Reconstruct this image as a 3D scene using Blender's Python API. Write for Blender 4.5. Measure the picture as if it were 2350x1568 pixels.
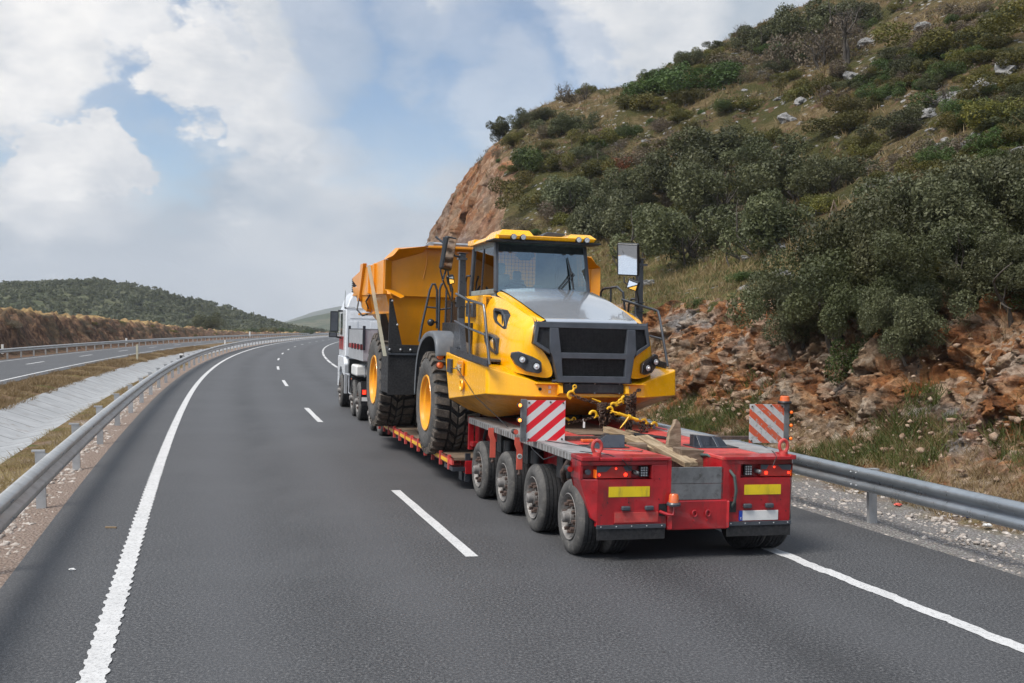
import bpy, bmesh, math, random
import numpy as np
from mathutils import Vector, Matrix
random.seed(7); RNG = np.random.default_rng(7)
for o in list(bpy.data.objects): bpy.data.objects.remove(o)
scene = bpy.context.scene
COL = scene.collection

# ---------------------------------------------------------------- camera
F_PX, PITCH, ROLL, CAM_H = 2531.7, -.0093, .0246, 2.4347
c_, s_ = math.cos(PITCH), math.sin(PITCH); cr_, sr_ = math.cos(ROLL), math.sin(ROLL)
CFW = np.array([0, c_, s_]); _u = np.array([0, -s_, c_]); _x = np.array([1., 0, 0])
CRT = cr_*_x + sr_*_u; CUP = -sr_*_x + cr_*_u; CO = np.array([0, 0, CAM_H])
cd = bpy.data.cameras.new('camera'); cam = bpy.data.objects.new('camera', cd); COL.objects.link(cam)
cd.sensor_width = 36; cd.lens = F_PX/2349*36; cd.clip_end = 9000; cd.clip_start = .05
M = Matrix.Identity(4)
for i in range(3):
    M[i][0] = CRT[i]; M[i][1] = CUP[i]; M[i][2] = -CFW[i]; M[i][3] = CO[i]
cam.matrix_world = M
scene.camera = cam

# ---------------------------------------------------------------- light
SUN_DIR = Vector((-.44, -.36, .80)).normalized()        # towards the sun
elev = math.asin(SUN_DIR.z); azim = math.atan2(SUN_DIR.x, SUN_DIR.y)
world = bpy.data.worlds.new('World'); scene.world = world; world.use_nodes = True
nt = world.node_tree; nt.nodes.clear()
def wn(t, **k):
    n = nt.nodes.new(t)
    for a, b in k.items(): setattr(n, a, b)
    return n
def wl(a, b): nt.links.new(a, b)
def wmath(op, a, b=None, c=None, clamp=False):
    n = wn('ShaderNodeMath', operation=op); n.use_clamp = clamp
    for i, v in enumerate((a, b, c)):
        if v is None: continue
        if isinstance(v, (int, float)): n.inputs[i].default_value = v
        else: wl(v, n.inputs[i])
    return n.outputs[0]
def wmap(v, a, b, c=0., d=1., interp='SMOOTHSTEP'):
    n = wn('ShaderNodeMapRange', interpolation_type=interp); wl(v, n.inputs[0])
    for i, x in enumerate((a, b, c, d)): n.inputs[i+1].default_value = x
    return n.outputs[0]
out = wn('ShaderNodeOutputWorld'); bg = wn('ShaderNodeBackground')
sky = wn('ShaderNodeTexSky', sky_type='NISHITA'); sky.sun_disc = False
sky.sun_elevation = elev; sky.sun_rotation = azim; sky.altitude = 600; sky.air_density = 1.0; sky.dust_density = .6; sky.ozone_density = 2.0
tc = wn('ShaderNodeTexCoord')
nz = wn('ShaderNodeTexNoise'); nz.inputs['Scale'].default_value = 2.3; nz.inputs['Detail'].default_value = 9; nz.inputs['Roughness'].default_value = .56; nz.inputs['Distortion'].default_value = .25
mp = wn('ShaderNodeMapping'); mp.inputs['Scale'].default_value = (1, 1, 1.9); wl(tc.outputs['Generated'], mp.inputs['Vector']); wl(mp.outputs[0], nz.inputs['Vector'])
nzb = wn('ShaderNodeTexNoise'); nzb.inputs['Scale'].default_value = 7; nzb.inputs['Detail'].default_value = 12; nzb.inputs['Roughness'].default_value = .60
wl(mp.outputs[0], nzb.inputs['Vector'])
def direction(px, py):
    d = CFW + (px-1174.5)/F_PX*CRT - (py-784)/F_PX*CUP
    return Vector(d).normalized()
# warped direction used by the single clouds
wsub = wn('ShaderNodeVectorMath', operation='SUBTRACT'); wl(nzb.outputs['Color'], wsub.inputs[0]); wsub.inputs[1].default_value = (.5, .5, .5)
wsc = wn('ShaderNodeVectorMath', operation='SCALE'); wl(wsub.outputs[0], wsc.inputs[0]); wsc.inputs['Scale'].default_value = .17
wad = wn('ShaderNodeVectorMath', operation='ADD'); wl(tc.outputs['Generated'], wad.inputs[0]); wl(wsc.outputs[0], wad.inputs[1])
wno = wn('ShaderNodeVectorMath', operation='NORMALIZE'); wl(wad.outputs[0], wno.inputs[0])
def blob(px, py, rad, soft):
    """0..1 mask round a direction; rad and soft in degrees"""
    d = wn('ShaderNodeVectorMath', operation='DOT_PRODUCT'); wl(wno.outputs[0], d.inputs[0]); d.inputs[1].default_value = direction(px, py)
    return wmap(d.outputs['Value'], math.cos(math.radians(rad+soft)), math.cos(math.radians(max(rad-soft, .01))))
def allmax(l):
    r = l[0]
    for x in l[1:]: r = wmath('MAXIMUM', r, x)
    return r
SB = lambda k, *a: wmath('MULTIPLY', blob(*a), k)
bright = allmax([SB(1., 30, 60, 4.8, .8), SB(1., 130, 20, 3.4, .7), SB(.95, 280, 40, 2.7, .7), SB(.8, 350, 90, 1.6, .6), SB(1., 110, 375, 2.2, .25), SB(1., 200, 385, 2.2, .25), SB(.9, 20, 410, 1.8, .4), SB(.7, 150, 420, 3.2, 1.),
                 SB(1., 455, 185, 2.5, .4), SB(.9, 530, 150, 2.6, .6), SB(.8, 600, 200, 2.3, 1.2), SB(.6, 640, 40, 3.4, 1.4), SB(.95, 560, 325, 1.5, .25), SB(.9, 630, 320, 1.3, .3), SB(.6, 590, 370, 2.2, 1.1),
                 SB(.55, 720, 340, 1.6, .8), SB(.5, 950, 50, 2.8, 1.2), SB(.4, 1050, 100, 2.2, 1.), SB(.5, 1180, 260, 2.8, 1.0), SB(.65, 1470, 70, 3.9, 1.0), SB(.5, 1370, 10, 2.4, .8), SB(.8, 10, 465, 1.0, .3), SB(.3, 800, 520, 5, 4)])
blue = allmax([blob(300, 250, 3.3, 2.2), blob(215, 110, 1.5, 1.0), blob(420, 60, 1.6, 1.), blob(80, 250, 2.2, 1.4), blob(900, 190, 3.6, 2.6),
               blob(760, 20, 2.0, 1.5), blob(1250, 90, 2.3, 1.6), blob(1100, 160, 3.0, 2.2), blob(980, 300, 2.5, 2), blob(870, 10, 2.2, 1.4), blob(1290, 200, 1.8, 1.3)])
sep = wn('ShaderNodeSeparateXYZ'); wl(tc.outputs['Generated'], sep.inputs[0])
front = wmap(sep.outputs[1], .25, .6)
gen = wmap(nz.outputs['Fac'], .43, .60)                       # free cloud cover everywhere else
cover_free = wmath('MAXIMUM', wmath('MULTIPLY', gen, 1.0), wmap(sep.outputs[2], .02, .30, 1., .35))
nbl = wmath('SUBTRACT', 1., wmath('MULTIPLY', blue, wmap(nzb.outputs['Fac'], .36, .66, 1.0, .62)))
cover_front = nbl
mixc = wn('ShaderNodeMix', data_type='FLOAT'); wl(front, mixc.inputs[0]); wl(cover_free, mixc.inputs[2]); wl(cover_front, mixc.inputs[3])
cover = wmath('MAXIMUM', mixc.outputs[0], bright, clamp=True)
# cloud colour: grey-blue body, white lit tops
cr1 = wn('ShaderNodeValToRGB'); e = cr1.color_ramp.elements
e[0].position = .38; e[0].color = (.32, .42, .54, 1); e[1].position = .62; e[1].color = (.66, .685, .72, 1)
wl(wmath('ADD', wmath('MULTIPLY', nz.outputs['Fac'], .65), wmath('MULTIPLY', nzb.outputs['Fac'], .35)), cr1.inputs[0])
low = wn('ShaderNodeMix', data_type='RGBA'); wl(wmap(sep.outputs[2], .0, .16, 1., 0.), low.inputs[0]); low.inputs[7].default_value = (.47, .51, .565, 1)
wl(cr1.outputs[0], low.inputs[6])
wht = wn('ShaderNodeMix', data_type='RGBA'); low_f = wmath('MULTIPLY', bright, wmap(nzb.outputs['Fac'], .30, .60, .50, 1.0), clamp=True)
wr_ = wn('ShaderNodeValToRGB'); wr_.color_ramp.elements[0].position = .34; wr_.color_ramp.elements[0].color = (.74, .75, .78, 1); wr_.color_ramp.elements[1].position = .60; wr_.color_ramp.elements[1].color = (1.0, .985, .97, 1); wl(nzb.outputs['Fac'], wr_.inputs[0])
wl(low_f, wht.inputs[0]); wl(low.outputs[2], wht.inputs[6]); wl(wr_.outputs[0], wht.inputs[7])
blu = wn('ShaderNodeMix', data_type='RGBA'); blu.inputs[0].default_value = .55; blu.inputs[6].default_value = (0, 0, 0, 1)
skys = wn('ShaderNodeVectorMath', operation='SCALE'); wl(sky.outputs[0], skys.inputs[0]); skys.inputs['Scale'].default_value = 1.12
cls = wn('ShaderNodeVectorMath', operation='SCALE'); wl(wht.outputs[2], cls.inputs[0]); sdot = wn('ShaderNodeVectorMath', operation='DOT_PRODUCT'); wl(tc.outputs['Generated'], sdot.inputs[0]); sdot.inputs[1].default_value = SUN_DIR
# cloud round the sun, unseen behind the camera, brightened as extra frontal fill
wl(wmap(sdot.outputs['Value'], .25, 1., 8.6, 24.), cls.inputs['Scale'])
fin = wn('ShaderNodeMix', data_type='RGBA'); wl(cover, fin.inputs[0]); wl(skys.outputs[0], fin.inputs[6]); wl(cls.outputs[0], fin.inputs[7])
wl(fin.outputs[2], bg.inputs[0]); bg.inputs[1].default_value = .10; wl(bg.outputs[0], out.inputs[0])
sd = bpy.data.lights.new('sun', 'SUN'); so = bpy.data.objects.new('sun', sd); COL.objects.link(so)
sd.energy = 3.9; sd.angle = math.radians(24); sd.color = (1, .95, .87)
so.rotation_euler = (-SUN_DIR).to_track_quat('-Z', 'Y').to_euler()
scene.view_settings.view_transform = 'Standard'; scene.view_settings.look = 'None'; scene.view_settings.exposure = 0.22; scene.view_settings.gamma = 1
scene.render.engine = 'CYCLES'

# ---------------------------------------------------------------- tags and mesh helpers
def tag(o, label=None, cat=None, group=None, kind=None):
    if label: o['label'] = label
    if cat: o['category'] = cat
    if group: o['group'] = group
    if kind: o['kind'] = kind
    return o
def empty(name, loc=(0, 0, 0), rz=0.):
    o = bpy.data.objects.new(name, None); COL.objects.link(o); o.location = loc; o.rotation_euler = (0, 0, rz)
    o.empty_display_size = .2
    return o
def np_mesh(name, V, F, mat=None, parent=None, smooth=False, link=True):
    """V (n,3); F (m,k) array"""
    V = np.asarray(V, dtype=np.float32); F = np.asarray(F, dtype=np.int32)
    me = bpy.data.meshes.new(name); n = len(V); m, k = F.shape
    me.vertices.add(n); me.vertices.foreach_set('co', V.ravel())
    me.loops.add(m*k); me.loops.foreach_set('vertex_index', F.ravel())
    me.polygons.add(m); me.polygons.foreach_set('loop_start', np.arange(0, m*k, k, dtype=np.int32))
    try: me.polygons.foreach_set('loop_total', np.full(m, k, dtype=np.int32))
    except Exception: pass
    if smooth: me.polygons.foreach_set('use_smooth', np.ones(m, dtype=bool))
    me.update(calc_edges=True); me.validate()
    if mat: me.materials.append(mat)
    if not link: return me
    o = bpy.data.objects.new(name, me); COL.objects.link(o)
    if parent: o.parent = parent
    return o
def grid_faces(nr, nc):
    i = np.arange(nr*nc).reshape(nr, nc)
    return np.stack([i[:-1, :-1].ravel(), i[:-1, 1:].ravel(), i[1:, 1:].ravel(), i[1:, :-1].ravel()], 1)
def add_attr(o, name, vals):
    a = o.data.attributes.new(name, 'FLOAT', 'POINT'); a.data.foreach_set('value', np.asarray(vals, dtype=np.float32).ravel())

class MB:
    def __init__(s): s.v = []; s.f = []; s.m = []; s.sm = []; s.mi = 0; s.smooth = False
    def add(s, verts, faces):
        b = len(s.v); s.v += [tuple(map(float, p)) for p in verts]
        for f in faces: s.f.append([b+i for i in f]); s.m.append(s.mi); s.sm.append(s.smooth)
        return s
    def box(s, a, b, rot=None, piv=None):
        """corners a, b; rot = Matrix 3x3 about piv (default centre)"""
        x0, y0, z0 = [min(p, q) for p, q in zip(a, b)]; x1, y1, z1 = [max(p, q) for p, q in zip(a, b)]
        vs = [(x0, y0, z0), (x1, y0, z0), (x1, y1, z0), (x0, y1, z0), (x0, y0, z1), (x1, y0, z1), (x1, y1, z1), (x0, y1, z1)]
        if rot is not None:
            c = Vector(piv) if piv is not None else Vector(((x0+x1)/2, (y0+y1)/2, (z0+z1)/2))
            vs = [tuple(rot @ (Vector(p)-c) + c) for p in vs]
        return s.add(vs, [(0, 3, 2, 1), (4, 5, 6, 7), (0, 1, 5, 4), (1, 2, 6, 5), (2, 3, 7, 6), (3, 0, 4, 7)])
    def hexa(s, b4, t4):
        return s.add(list(b4)+list(t4), [(3, 2, 1, 0), (4, 5, 6, 7), (0, 1, 5, 4), (1, 2, 6, 5), (2, 3, 7, 6), (3, 0, 4, 7)])
    def prism(s, poly, vec):
        """planar polygon of 3D points extruded by vec"""
        n = len(poly); v2 = [tuple(Vector(p)+Vector(vec)) for p in poly]
        return s.add(list(poly)+v2, [tuple(range(n))[::-1], tuple(range(n, 2*n))]+[(i, (i+1) % n, n+(i+1) % n, n+i) for i in range(n)])
    def tube(s, pts, r, n=8, closed=False, cap=True):
        pts = [Vector(p) for p in pts]; N = len(pts); rr = r if hasattr(r, '__len__') else [r]*N
        rings = []; up = None
        for i, p in enumerate(pts):
            if closed: t = pts[(i+1) % N]-pts[i-1]
            elif i == 0: t = pts[1]-p
            elif i == N-1: t = p-pts[-2]
            else: t = (pts[i+1]-p).normalized()+(p-pts[i-1]).normalized()
            t = t.normalized() if t.length > 1e-9 else Vector((0, 0, 1))
            if up is None:
                up = Vector((0, 0, 1)) if abs(t.z) < .9 else Vector((1, 0, 0))
            a = t.cross(up)
            if a.length < 1e-6: a = t.orthogonal()
            a.normalize(); b = a.cross(t).normalized(); up = b
            rings.append([tuple(p+(a*math.cos(k*2*math.pi/n)+b*math.sin(k*2*math.pi/n))*rr[i]) for k in range(n)])
        vs = [q for R in rings for q in R]; fs = []
        for i in range(N if closed else N-1):
            j = (i+1) % N
            for k in range(n): fs.append((i*n+k, i*n+(k+1) % n, j*n+(k+1) % n, j*n+k))
        if cap and not closed: fs += [tuple(range(n))[::-1], tuple((N-1)*n+k for k in range(n))]
        o = s.smooth; s.smooth = True; s.add(vs, fs); s.smooth = o
        return s
    def lathe(s, prof, c, axis='x', n=40, arc=None):
        """prof = (along, radius) pairs"""
        c = Vector(c); ax = {'x': 0, 'y': 1, 'z': 2}[axis]; A = [Vector((1, 0, 0)), Vector((0, 1, 0)), Vector((0, 0, 1))]
        e0, e1, e2 = A[ax], A[(ax+1) % 3], A[(ax+2) % 3]
        full = arc is None; a0, a1 = (0, 2*math.pi) if full else arc
        m = n if full else n+1; vs = []
        for k in range(m):
            th = a0+(a1-a0)*k/n; d = e1*math.cos(th)+e2*math.sin(th)
            for (a, r) in prof: vs.append(tuple(c+e0*a+d*r))
        L = len(prof); fs = []
        for k in range(n if full else n):
            k2 = (k+1) % m
            for i in range(L-1): fs.append((k*L+i, k*L+i+1, k2*L+i+1, k2*L+i))
        o = s.smooth; s.smooth = True; s.add(vs, fs); s.smooth = o
        return s
    def cyl(s, c, r, length, axis='x', n=16):
        return s.lathe([(-length/2, 0), (-length/2, r), (length/2, r), (length/2, 0)], c, axis, n)
    def ball(s, c, r, n=10, sc=(1, 1, 1)):
        prof = [(-math.cos(math.pi*i/n)*r, math.sin(math.pi*i/n)*r) for i in range(n+1)]
        b = len(s.v); s.lathe(prof, (0, 0, 0), 'z', max(8, n+2))
        for i in range(b, len(s.v)): s.v[i] = tuple(s.v[i][k]*sc[k]+c[k] for k in range(3))
        return s
    def build(s, name, mats, parent=None, bevel=0., seg=2, auto=35, link=True, subsurf=0):
        me = bpy.data.meshes.new(name); me.from_pydata(s.v, [], s.f)
        mats = mats if isinstance(mats, (list, tuple)) else [mats]
        for m in mats: me.materials.append(m)
        bm = bmesh.new(); bm.from_mesh(me); bm.faces.ensure_lookup_table()
        for i, f in enumerate(bm.faces): f.material_index = s.m[i]; f.smooth = True
        bmesh.ops.remove_doubles(bm, verts=bm.verts, dist=1e-5)
        bmesh.ops.recalc_face_normals(bm, faces=bm.faces)
        ca = math.radians(auto)
        for e in bm.edges:
            if len(e.link_faces) == 2 and e.calc_face_angle(0) > ca: e.smooth = False
        bm.to_mesh(me); bm.free()
        if bevel: 
            pass
        o = bpy.data.objects.new(name, me); COL.objects.link(o)
        if parent: o.parent = parent
        if subsurf:
            m = o.modifiers.new('s', 'SUBSURF'); m.levels = subsurf; m.render_levels = subsurf
        if bevel:
            m = o.modifiers.new('b', 'BEVEL'); m.width = bevel; m.segments = seg; m.limit_method = 'ANGLE'; m.angle_limit = math.radians(35); m.harden_normals = True
        return o
def copy_tree(o, parent=None):
    c = o.copy(); COL.objects.link(c); c.parent = parent
    for ch in [k for k in KIDS.get(o.name, [])] : copy_tree(ch, c)
    return c
KIDS = {}
def kids(root):
    """remember children of a finished thing so that copies need no lookups"""
    for o in bpy.data.objects:
        if o.parent is not None: KIDS.setdefault(o.parent.name, [])
    KIDS.clear()
    for o in bpy.data.objects:
        if o.parent is not None: KIDS.setdefault(o.parent.name, []).append(o)

# ---------------------------------------------------------------- numpy noise
_P = RNG.permutation(512).astype(np.int64); _P = np.concatenate([_P, _P, _P])
_G = RNG.normal(size=(512, 3)); _G /= np.linalg.norm(_G, axis=1)[:, None]
def _h(i, j, k): return _P[(_P[(_P[i & 511]+j) & 511]+k) & 511]
def perlin(p):
    p = np.asarray(p, float); i = np.floor(p).astype(np.int64); f = p-i; u = f*f*f*(f*(f*6-15)+10); r = 0
    for a in (0, 1):
        for b in (0, 1):
            for c in (0, 1):
                g = _G[_h(i[..., 0]+a, i[..., 1]+b, i[..., 2]+c)]
                d = (g*(f-[a, b, c])).sum(-1)
                r = r+d*(u[..., 0] if a else 1-u[..., 0])*(u[..., 1] if b else 1-u[..., 1])*(u[..., 2] if c else 1-u[..., 2])
    return r*1.5
def fbm(p, o=4, g=.5, l=2.03):
    a, r, p = 1., 0., np.asarray(p, float)
    for k in range(o): r = r+a*perlin(p+k*17.3); p = p*l; a *= g
    return r
def ridged(p, o=4, g=.5):
    a, r, p = 1., 0., np.asarray(p, float)
    for k in range(o): r = r+a*(1-np.abs(perlin(p+k*9.1))*2); p = p*2.07; a *= g
    return r
_R = RNG.random((512, 4))
def voronoi(p):
    """distance to nearest cell point, to second nearest, random of cell"""
    p = np.asarray(p, float); i = np.floor(p).astype(np.int64); f1 = np.full(p.shape[:-1], 9.); f2 = f1.copy(); rd = np.zeros(p.shape[:-1])
    for a in (-1, 0, 1):
        for b in (-1, 0, 1):
            for c in (-1, 0, 1):
                h = _h(i[..., 0]+a, i[..., 1]+b, i[..., 2]+c); q = i+[a, b, c]+_R[h][..., :3]
                d = np.linalg.norm(q-p, axis=-1); m = d < f1
                f2 = np.where(m, f1, np.minimum(f2, d)); rd = np.where(m, _R[h][..., 3], rd); f1 = np.where(m, d, f1)
    return f1, f2, rd
def facets(p):
    """tilted planar chips: random slope in every voronoi cell"""
    p = np.asarray(p, float); i = np.floor(p).astype(np.int64); f1 = np.full(p.shape[:-1], 9.); out_ = np.zeros(p.shape[:-1])
    for a in (-1, 0, 1):
        for b in (-1, 0, 1):
            for c in (-1, 0, 1):
                h = _h(i[..., 0]+a, i[..., 1]+b, i[..., 2]+c); q = i+[a, b, c]+_R[h][..., :3]; e = p-q; d = np.linalg.norm(e, axis=-1); m = d < f1
                out_ = np.where(m, (_R[h][..., 3]-.5)+(e*_G[h]).sum(-1)*1.3, out_); f1 = np.where(m, d, f1)
    return out_
def sst(x, a, b):
    t = np.clip((np.asarray(x, float)-a)/(b-a), 0, 1); return t*t*(3-2*t)
# ---------------------------------------------------------------- materials
class NT:
    def __init__(s, name):
        s.m = bpy.data.materials.new(name); s.m.use_nodes = True; s.t = s.m.node_tree; s.t.nodes.clear()
        s.out = s.n('ShaderNodeOutputMaterial'); s.b = s.n('ShaderNodeBsdfPrincipled'); s.l(s.b.outputs[0], s.out.inputs[0])
        s.tc = s.n('ShaderNodeTexCoord')
    def n(s, t, **k):
        x = s.t.nodes.new(t)
        for a, b in k.items(): setattr(x, a, b)
        return x
    def l(s, a, b): s.t.links.new(a, b)
    def set(s, name, v):
        i = s.b.inputs[name]
        if isinstance(v, (int, float)): i.default_value = v
        elif isinstance(v, tuple): i.default_value = (*v, 1) if len(v) == 3 else v
        else: s.l(v, i)
    def vec(s, sc=(1, 1, 1), rot=(0, 0, 0), src='Object'):
        m = s.n('ShaderNodeMapping'); m.inputs['Scale'].default_value = sc; m.inputs['Rotation'].default_value = rot
        s.l(s.tc.outputs[src], m.inputs[0]); return m.outputs[0]
    def noise(s, scale, det=4, rough=.55, v=None, dist=0., col=False):
        x = s.n('ShaderNodeTexNoise'); x.inputs['Scale'].default_value = scale; x.inputs['Detail'].default_value = det
        x.inputs['Roughness'].default_value = rough; x.inputs['Distortion'].default_value = dist
        s.l(v if v is not None else s.tc.outputs['Object'], x.inputs['Vector']); return x.outputs['Color' if col else 'Fac']
    def vor(s, scale, v=None, feat='F1', out='Distance'):
        x = s.n('ShaderNodeTexVoronoi'); x.feature = feat; x.inputs['Scale'].default_value = scale
        s.l(v if v is not None else s.tc.outputs['Object'], x.inputs['Vector']); return x.outputs[out]
    def ramp(s, f, *st):
        r = s.n('ShaderNodeValToRGB'); e = r.color_ramp.elements
        while len(e) < len(st): e.new(.5)
        for q, (p, c) in zip(e, st): q.position = p; q.color = (*c, 1) if hasattr(c, '__len__') else (c, c, c, 1)
        s.l(f, r.inputs[0]); return r.outputs[0]
    def mix(s, f, a, b, mode='MIX'):
        x = s.n('ShaderNodeMix', data_type='RGBA', blend_type=mode)
        for i, v in ((0, f), (6, a), (7, b)):
            if isinstance(v, (int, float)): x.inputs[i].default_value = v if i == 0 else (v, v, v, 1)
            elif isinstance(v, tuple): x.inputs[i].default_value = (*v, 1)
            else: s.l(v, x.inputs[i])
        return x.outputs[2]
    def math(s, op, a, b=None, clamp=False):
        x = s.n('ShaderNodeMath', operation=op); x.use_clamp = clamp
        for i, v in enumerate((a, b)):
            if v is None: continue
            if isinstance(v, (int, float)): x.inputs[i].default_value = v
            else: s.l(v, x.inputs[i])
        return x.outputs[0]
    def map(s, f, a, b, c=0., d=1., it='SMOOTHSTEP'):
        x = s.n('ShaderNodeMapRange', interpolation_type=it); s.l(f, x.inputs[0])
        for i, v in enumerate((a, b, c, d)): x.inputs[i+1].default_value = v
        return x.outputs[0]
    def bump(s, h, st=.3, dist=.02, prev=None):
        x = s.n('ShaderNodeBump'); x.inputs['Strength'].default_value = st; x.inputs['Distance'].default_value = dist; s.l(h, x.inputs['Height'])
        if prev is not None: s.l(prev, x.inputs['Normal'])
        s.l(x.outputs[0], s.b.inputs['Normal']); return x.outputs[0]
    def attr(s, name):
        x = s.n('ShaderNodeAttribute'); x.attribute_name = name; return x.outputs['Fac']
def paint(name, c, rough=.3, coat=.6, dirt=(.16, .12, .09), dirt_amt=.25, var=.12, metal=0., scale=3., bump=.0, streak=False):
    t = NT(name); v = t.noise(scale, 6, .65)
    c2 = tuple(x*(1-var*2) for x in c)
    base = t.mix(t.map(v, .35, .65), c2, c)
    dn = t.noise(scale*3.2, 8, .7, t.vec((1, 1, .25 if streak else 1)))
    dm = t.map(dn, .50, .70, 0, dirt_amt)
    base = t.mix(dm, base, dirt); t.set('Base Color', base)
    r = t.map(t.noise(scale*6, 5), .3, .7, rough*.8, min(1, rough*1.35)); t.set('Roughness', r); t.set('Metallic', metal)
    if coat: t.set('Coat Weight', coat); t.set('Coat Roughness', .06)
    if bump: t.bump(t.noise(scale*12, 4), bump, .01)
    return t.m
def emis(name, c, e, base=None, rough=.2):
    t = NT(name); t.set('Base Color', base or c); t.set('Emission Color', c); t.set('Emission Strength', e); t.set('Roughness', rough); return t.m
MT = {}
MT['yellow'] = paint('yellow_paint', (.98, .46, .0), .22, .55, (.8, .36, .03), .25, .02)
MT['yellow_under'] = paint('dark_yellow_paint', (.66, .29, .02), .5, .2, (.16, .11, .07), .5, .12, scale=2)  # darker yellow with brown mottling, only on the bumper underside
MT['body'] = paint('orange_yellow_body_paint', (.78, .28, .0), .36, .3, (.55, .26, .05), .3, .06, scale=2.2, streak=True)
MT['grey'] = paint('dark_grey_plastic', (.058, .066, .08), .42, .1, (.12, .12, .12), .2, .15)
MT['hood'] = paint('grey_bonnet_paint', (.55, .58, .63), .14, 1., (.3, .3, .3), .05, .03, metal=.5)
MT['rail'] = paint('dark_rail_paint', (.03, .035, .045), .32, .4, (.1, .1, .1), .15, .1)
MT['black'] = paint('black_plastic', (.012, .013, .015), .4, .1, (.05, .05, .05), .3, .2)
MT['mesh'] = paint('black_mesh', (.006, .007, .009), .6, .0, (.02, .02, .025), .5, .2)
MT['red'] = paint('worn_red_paint', (.43, .012, .018), .34, .45, (.09, .022, .02), .85, .22, scale=2.2, streak=True, bump=.1)
MT['red_top'] = paint('faded_red_deck_paint', (.62, .07, .06), .5, .15, (.35, .12, .10), .6, .2, scale=2.6, bump=.15)
MT['pink'] = paint('faded_red_marker', (.70, .12, .08), .45, .2, (.3, .1, .08), .3, .1)
MT['steel'] = paint('bare_steel_plate', (.20, .205, .21), .5, .0, (.06, .055, .05), .8, .2, metal=.35, scale=3)
MT['galv'] = paint('galvanised_steel', (.48, .49, .50), .42, .0, (.25, .25, .25), .35, .1, metal=.55, scale=2)
MT['beam'] = paint('weathered_zinc_beam', (.54, .535, .52), .36, .0, (.30, .28, .25), .45, .09, metal=.5, scale=1.2, streak=True)
MT['beam_r'] = paint('cool_zinc_beam', (.36, .39, .42), .33, .0, (.2, .2, .2), .4, .08, metal=.7, scale=1.2, streak=True)
MT['alu'] = paint('aluminium_panel', (.55, .56, .58), .38, .0, (.3, .3, .3), .3, .06, metal=.55)
MT['chrome'] = paint('mirror_glass', (.85, .87, .9), .03, .0, (.5, .5, .5), .0, .0, metal=1.)
MT['white'] = paint('white_truck_paint', (.72, .74, .77), .3, .5, (.4, .4, .4), .3, .03, streak=True)
MT['plate_white'] = paint('plate_white', (.70, .69, .67), .4, .2, (.3, .3, .3), .3, .04)
MT['strip'] = paint('yellow_reflective_strip', (.75, .55, .01), .45, .1, (.25, .2, .03), .5, .06, streak=True)
MT['blue'] = paint('plate_blue', (.015, .07, .45), .4, .2)
MT['rubber_x'] = paint('worn_rubber', (.040, .038, .037), .8, .0, (.13, .115, .10), .7, .15, scale=5, bump=.3)
MT['sidewall'] = paint('dusty_sidewall', (.08, .076, .073), .85, .0, (.15, .14, .125), .8, .15, scale=4, bump=.15)
MT['tread'] = paint('dark_tread_rubber', (.018, .018, .02), .75, .0, (.05, .045, .04), .4, .15, scale=5)
MT['lug'] = paint('muddy_tread_block', (.10, .085, .072), .85, .0, (.21, .165, .13), .8, .2, scale=6, bump=.4)
MT['rim'] = paint('grimy_rim', (.23, .215, .205), .55, .0, (.09, .075, .06), .9, .15, metal=.3, scale=8, bump=.2)
MT['nut'] = paint('rusty_nut', (.09, .06, .05), .7, .0, (.2, .12, .08), .8, .2, scale=12)
MT['rim_y'] = paint('yellow_rim_paint', (.80, .34, .01), .35, .4, (.3, .18, .05), .3, .05)
MT['rust'] = paint('rusty_chain_steel', (.065, .042, .032), .6, .0, (.28, .12, .05), .9, .2, metal=.4, scale=14)
MT['hookyel'] = paint('yellow_hook_paint', (.85, .48, .01), .38, .3, (.25, .15, .05), .4, .1, scale=9)
MT['hose'] = paint('grey_green_hose', (.06, .085, .08), .5, .1)
MT['strap'] = paint('pale_webbing_strap', (.42, .40, .31), .8, .0, (.25, .25, .2), .4, .08)
MT['orange'] = emis('orange_lens', (1., .16, .01), .35, (.9, .17, .02))
MT['orange_off'] = paint('dusty_orange_lens', (.72, .14, .03), .25, .5, (.3, .2, .15), .4, .05)
MT['lit_orange'] = emis('lit_orange_lamp', (1., .28, .05), 2.4, (.9, .2, .02))
MT['red_lens'] = paint('dark_red_lens', (.42, .02, .015), .2, .7, (.2, .05, .04), .4, .1)
MT['red_lit'] = emis('lit_red_lamp', (1., .04, .015), 2.2, (.9, .02, .01))
MT['lens'] = paint('clear_lamp_lens', (.62, .64, .66), .12, .6, (.4, .4, .4), .2, .1, metal=.5)
MT['seat'] = paint('seat_cover_plastic', (.30, .36, .36), .35, .3)
MT['interior'] = paint('cab_interior', (.22, .26, .26), .6, .0)
MT['headliner'] = paint('cab_dark_trim', (.015, .02, .025), .6, .0)
def diamond():
    t = NT('aluminium_tread_plate'); a = t.n('ShaderNodeTexWave'); a.inputs['Scale'].default_value = 9; a.inputs['Distortion'].default_value = 1.5
    t.l(t.vec((0, 1, 0)), a.inputs['Vector']); a.bands_direction = 'Y'
    n = t.noise(4, 7, .7)
    c = t.mix(t.map(n, .35, .68), (.33, .32, .31), (.12, .10, .095)); t.set('Base Color', t.mix(t.map(a.outputs['Fac'], .5, .9), c, (.46, .46, .46)))
    t.set('Metallic', .35); t.set('Roughness', .5); t.bump(a.outputs['Fac'], .5, .01); return t.m
MT['tread_plate'] = diamond()
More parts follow.
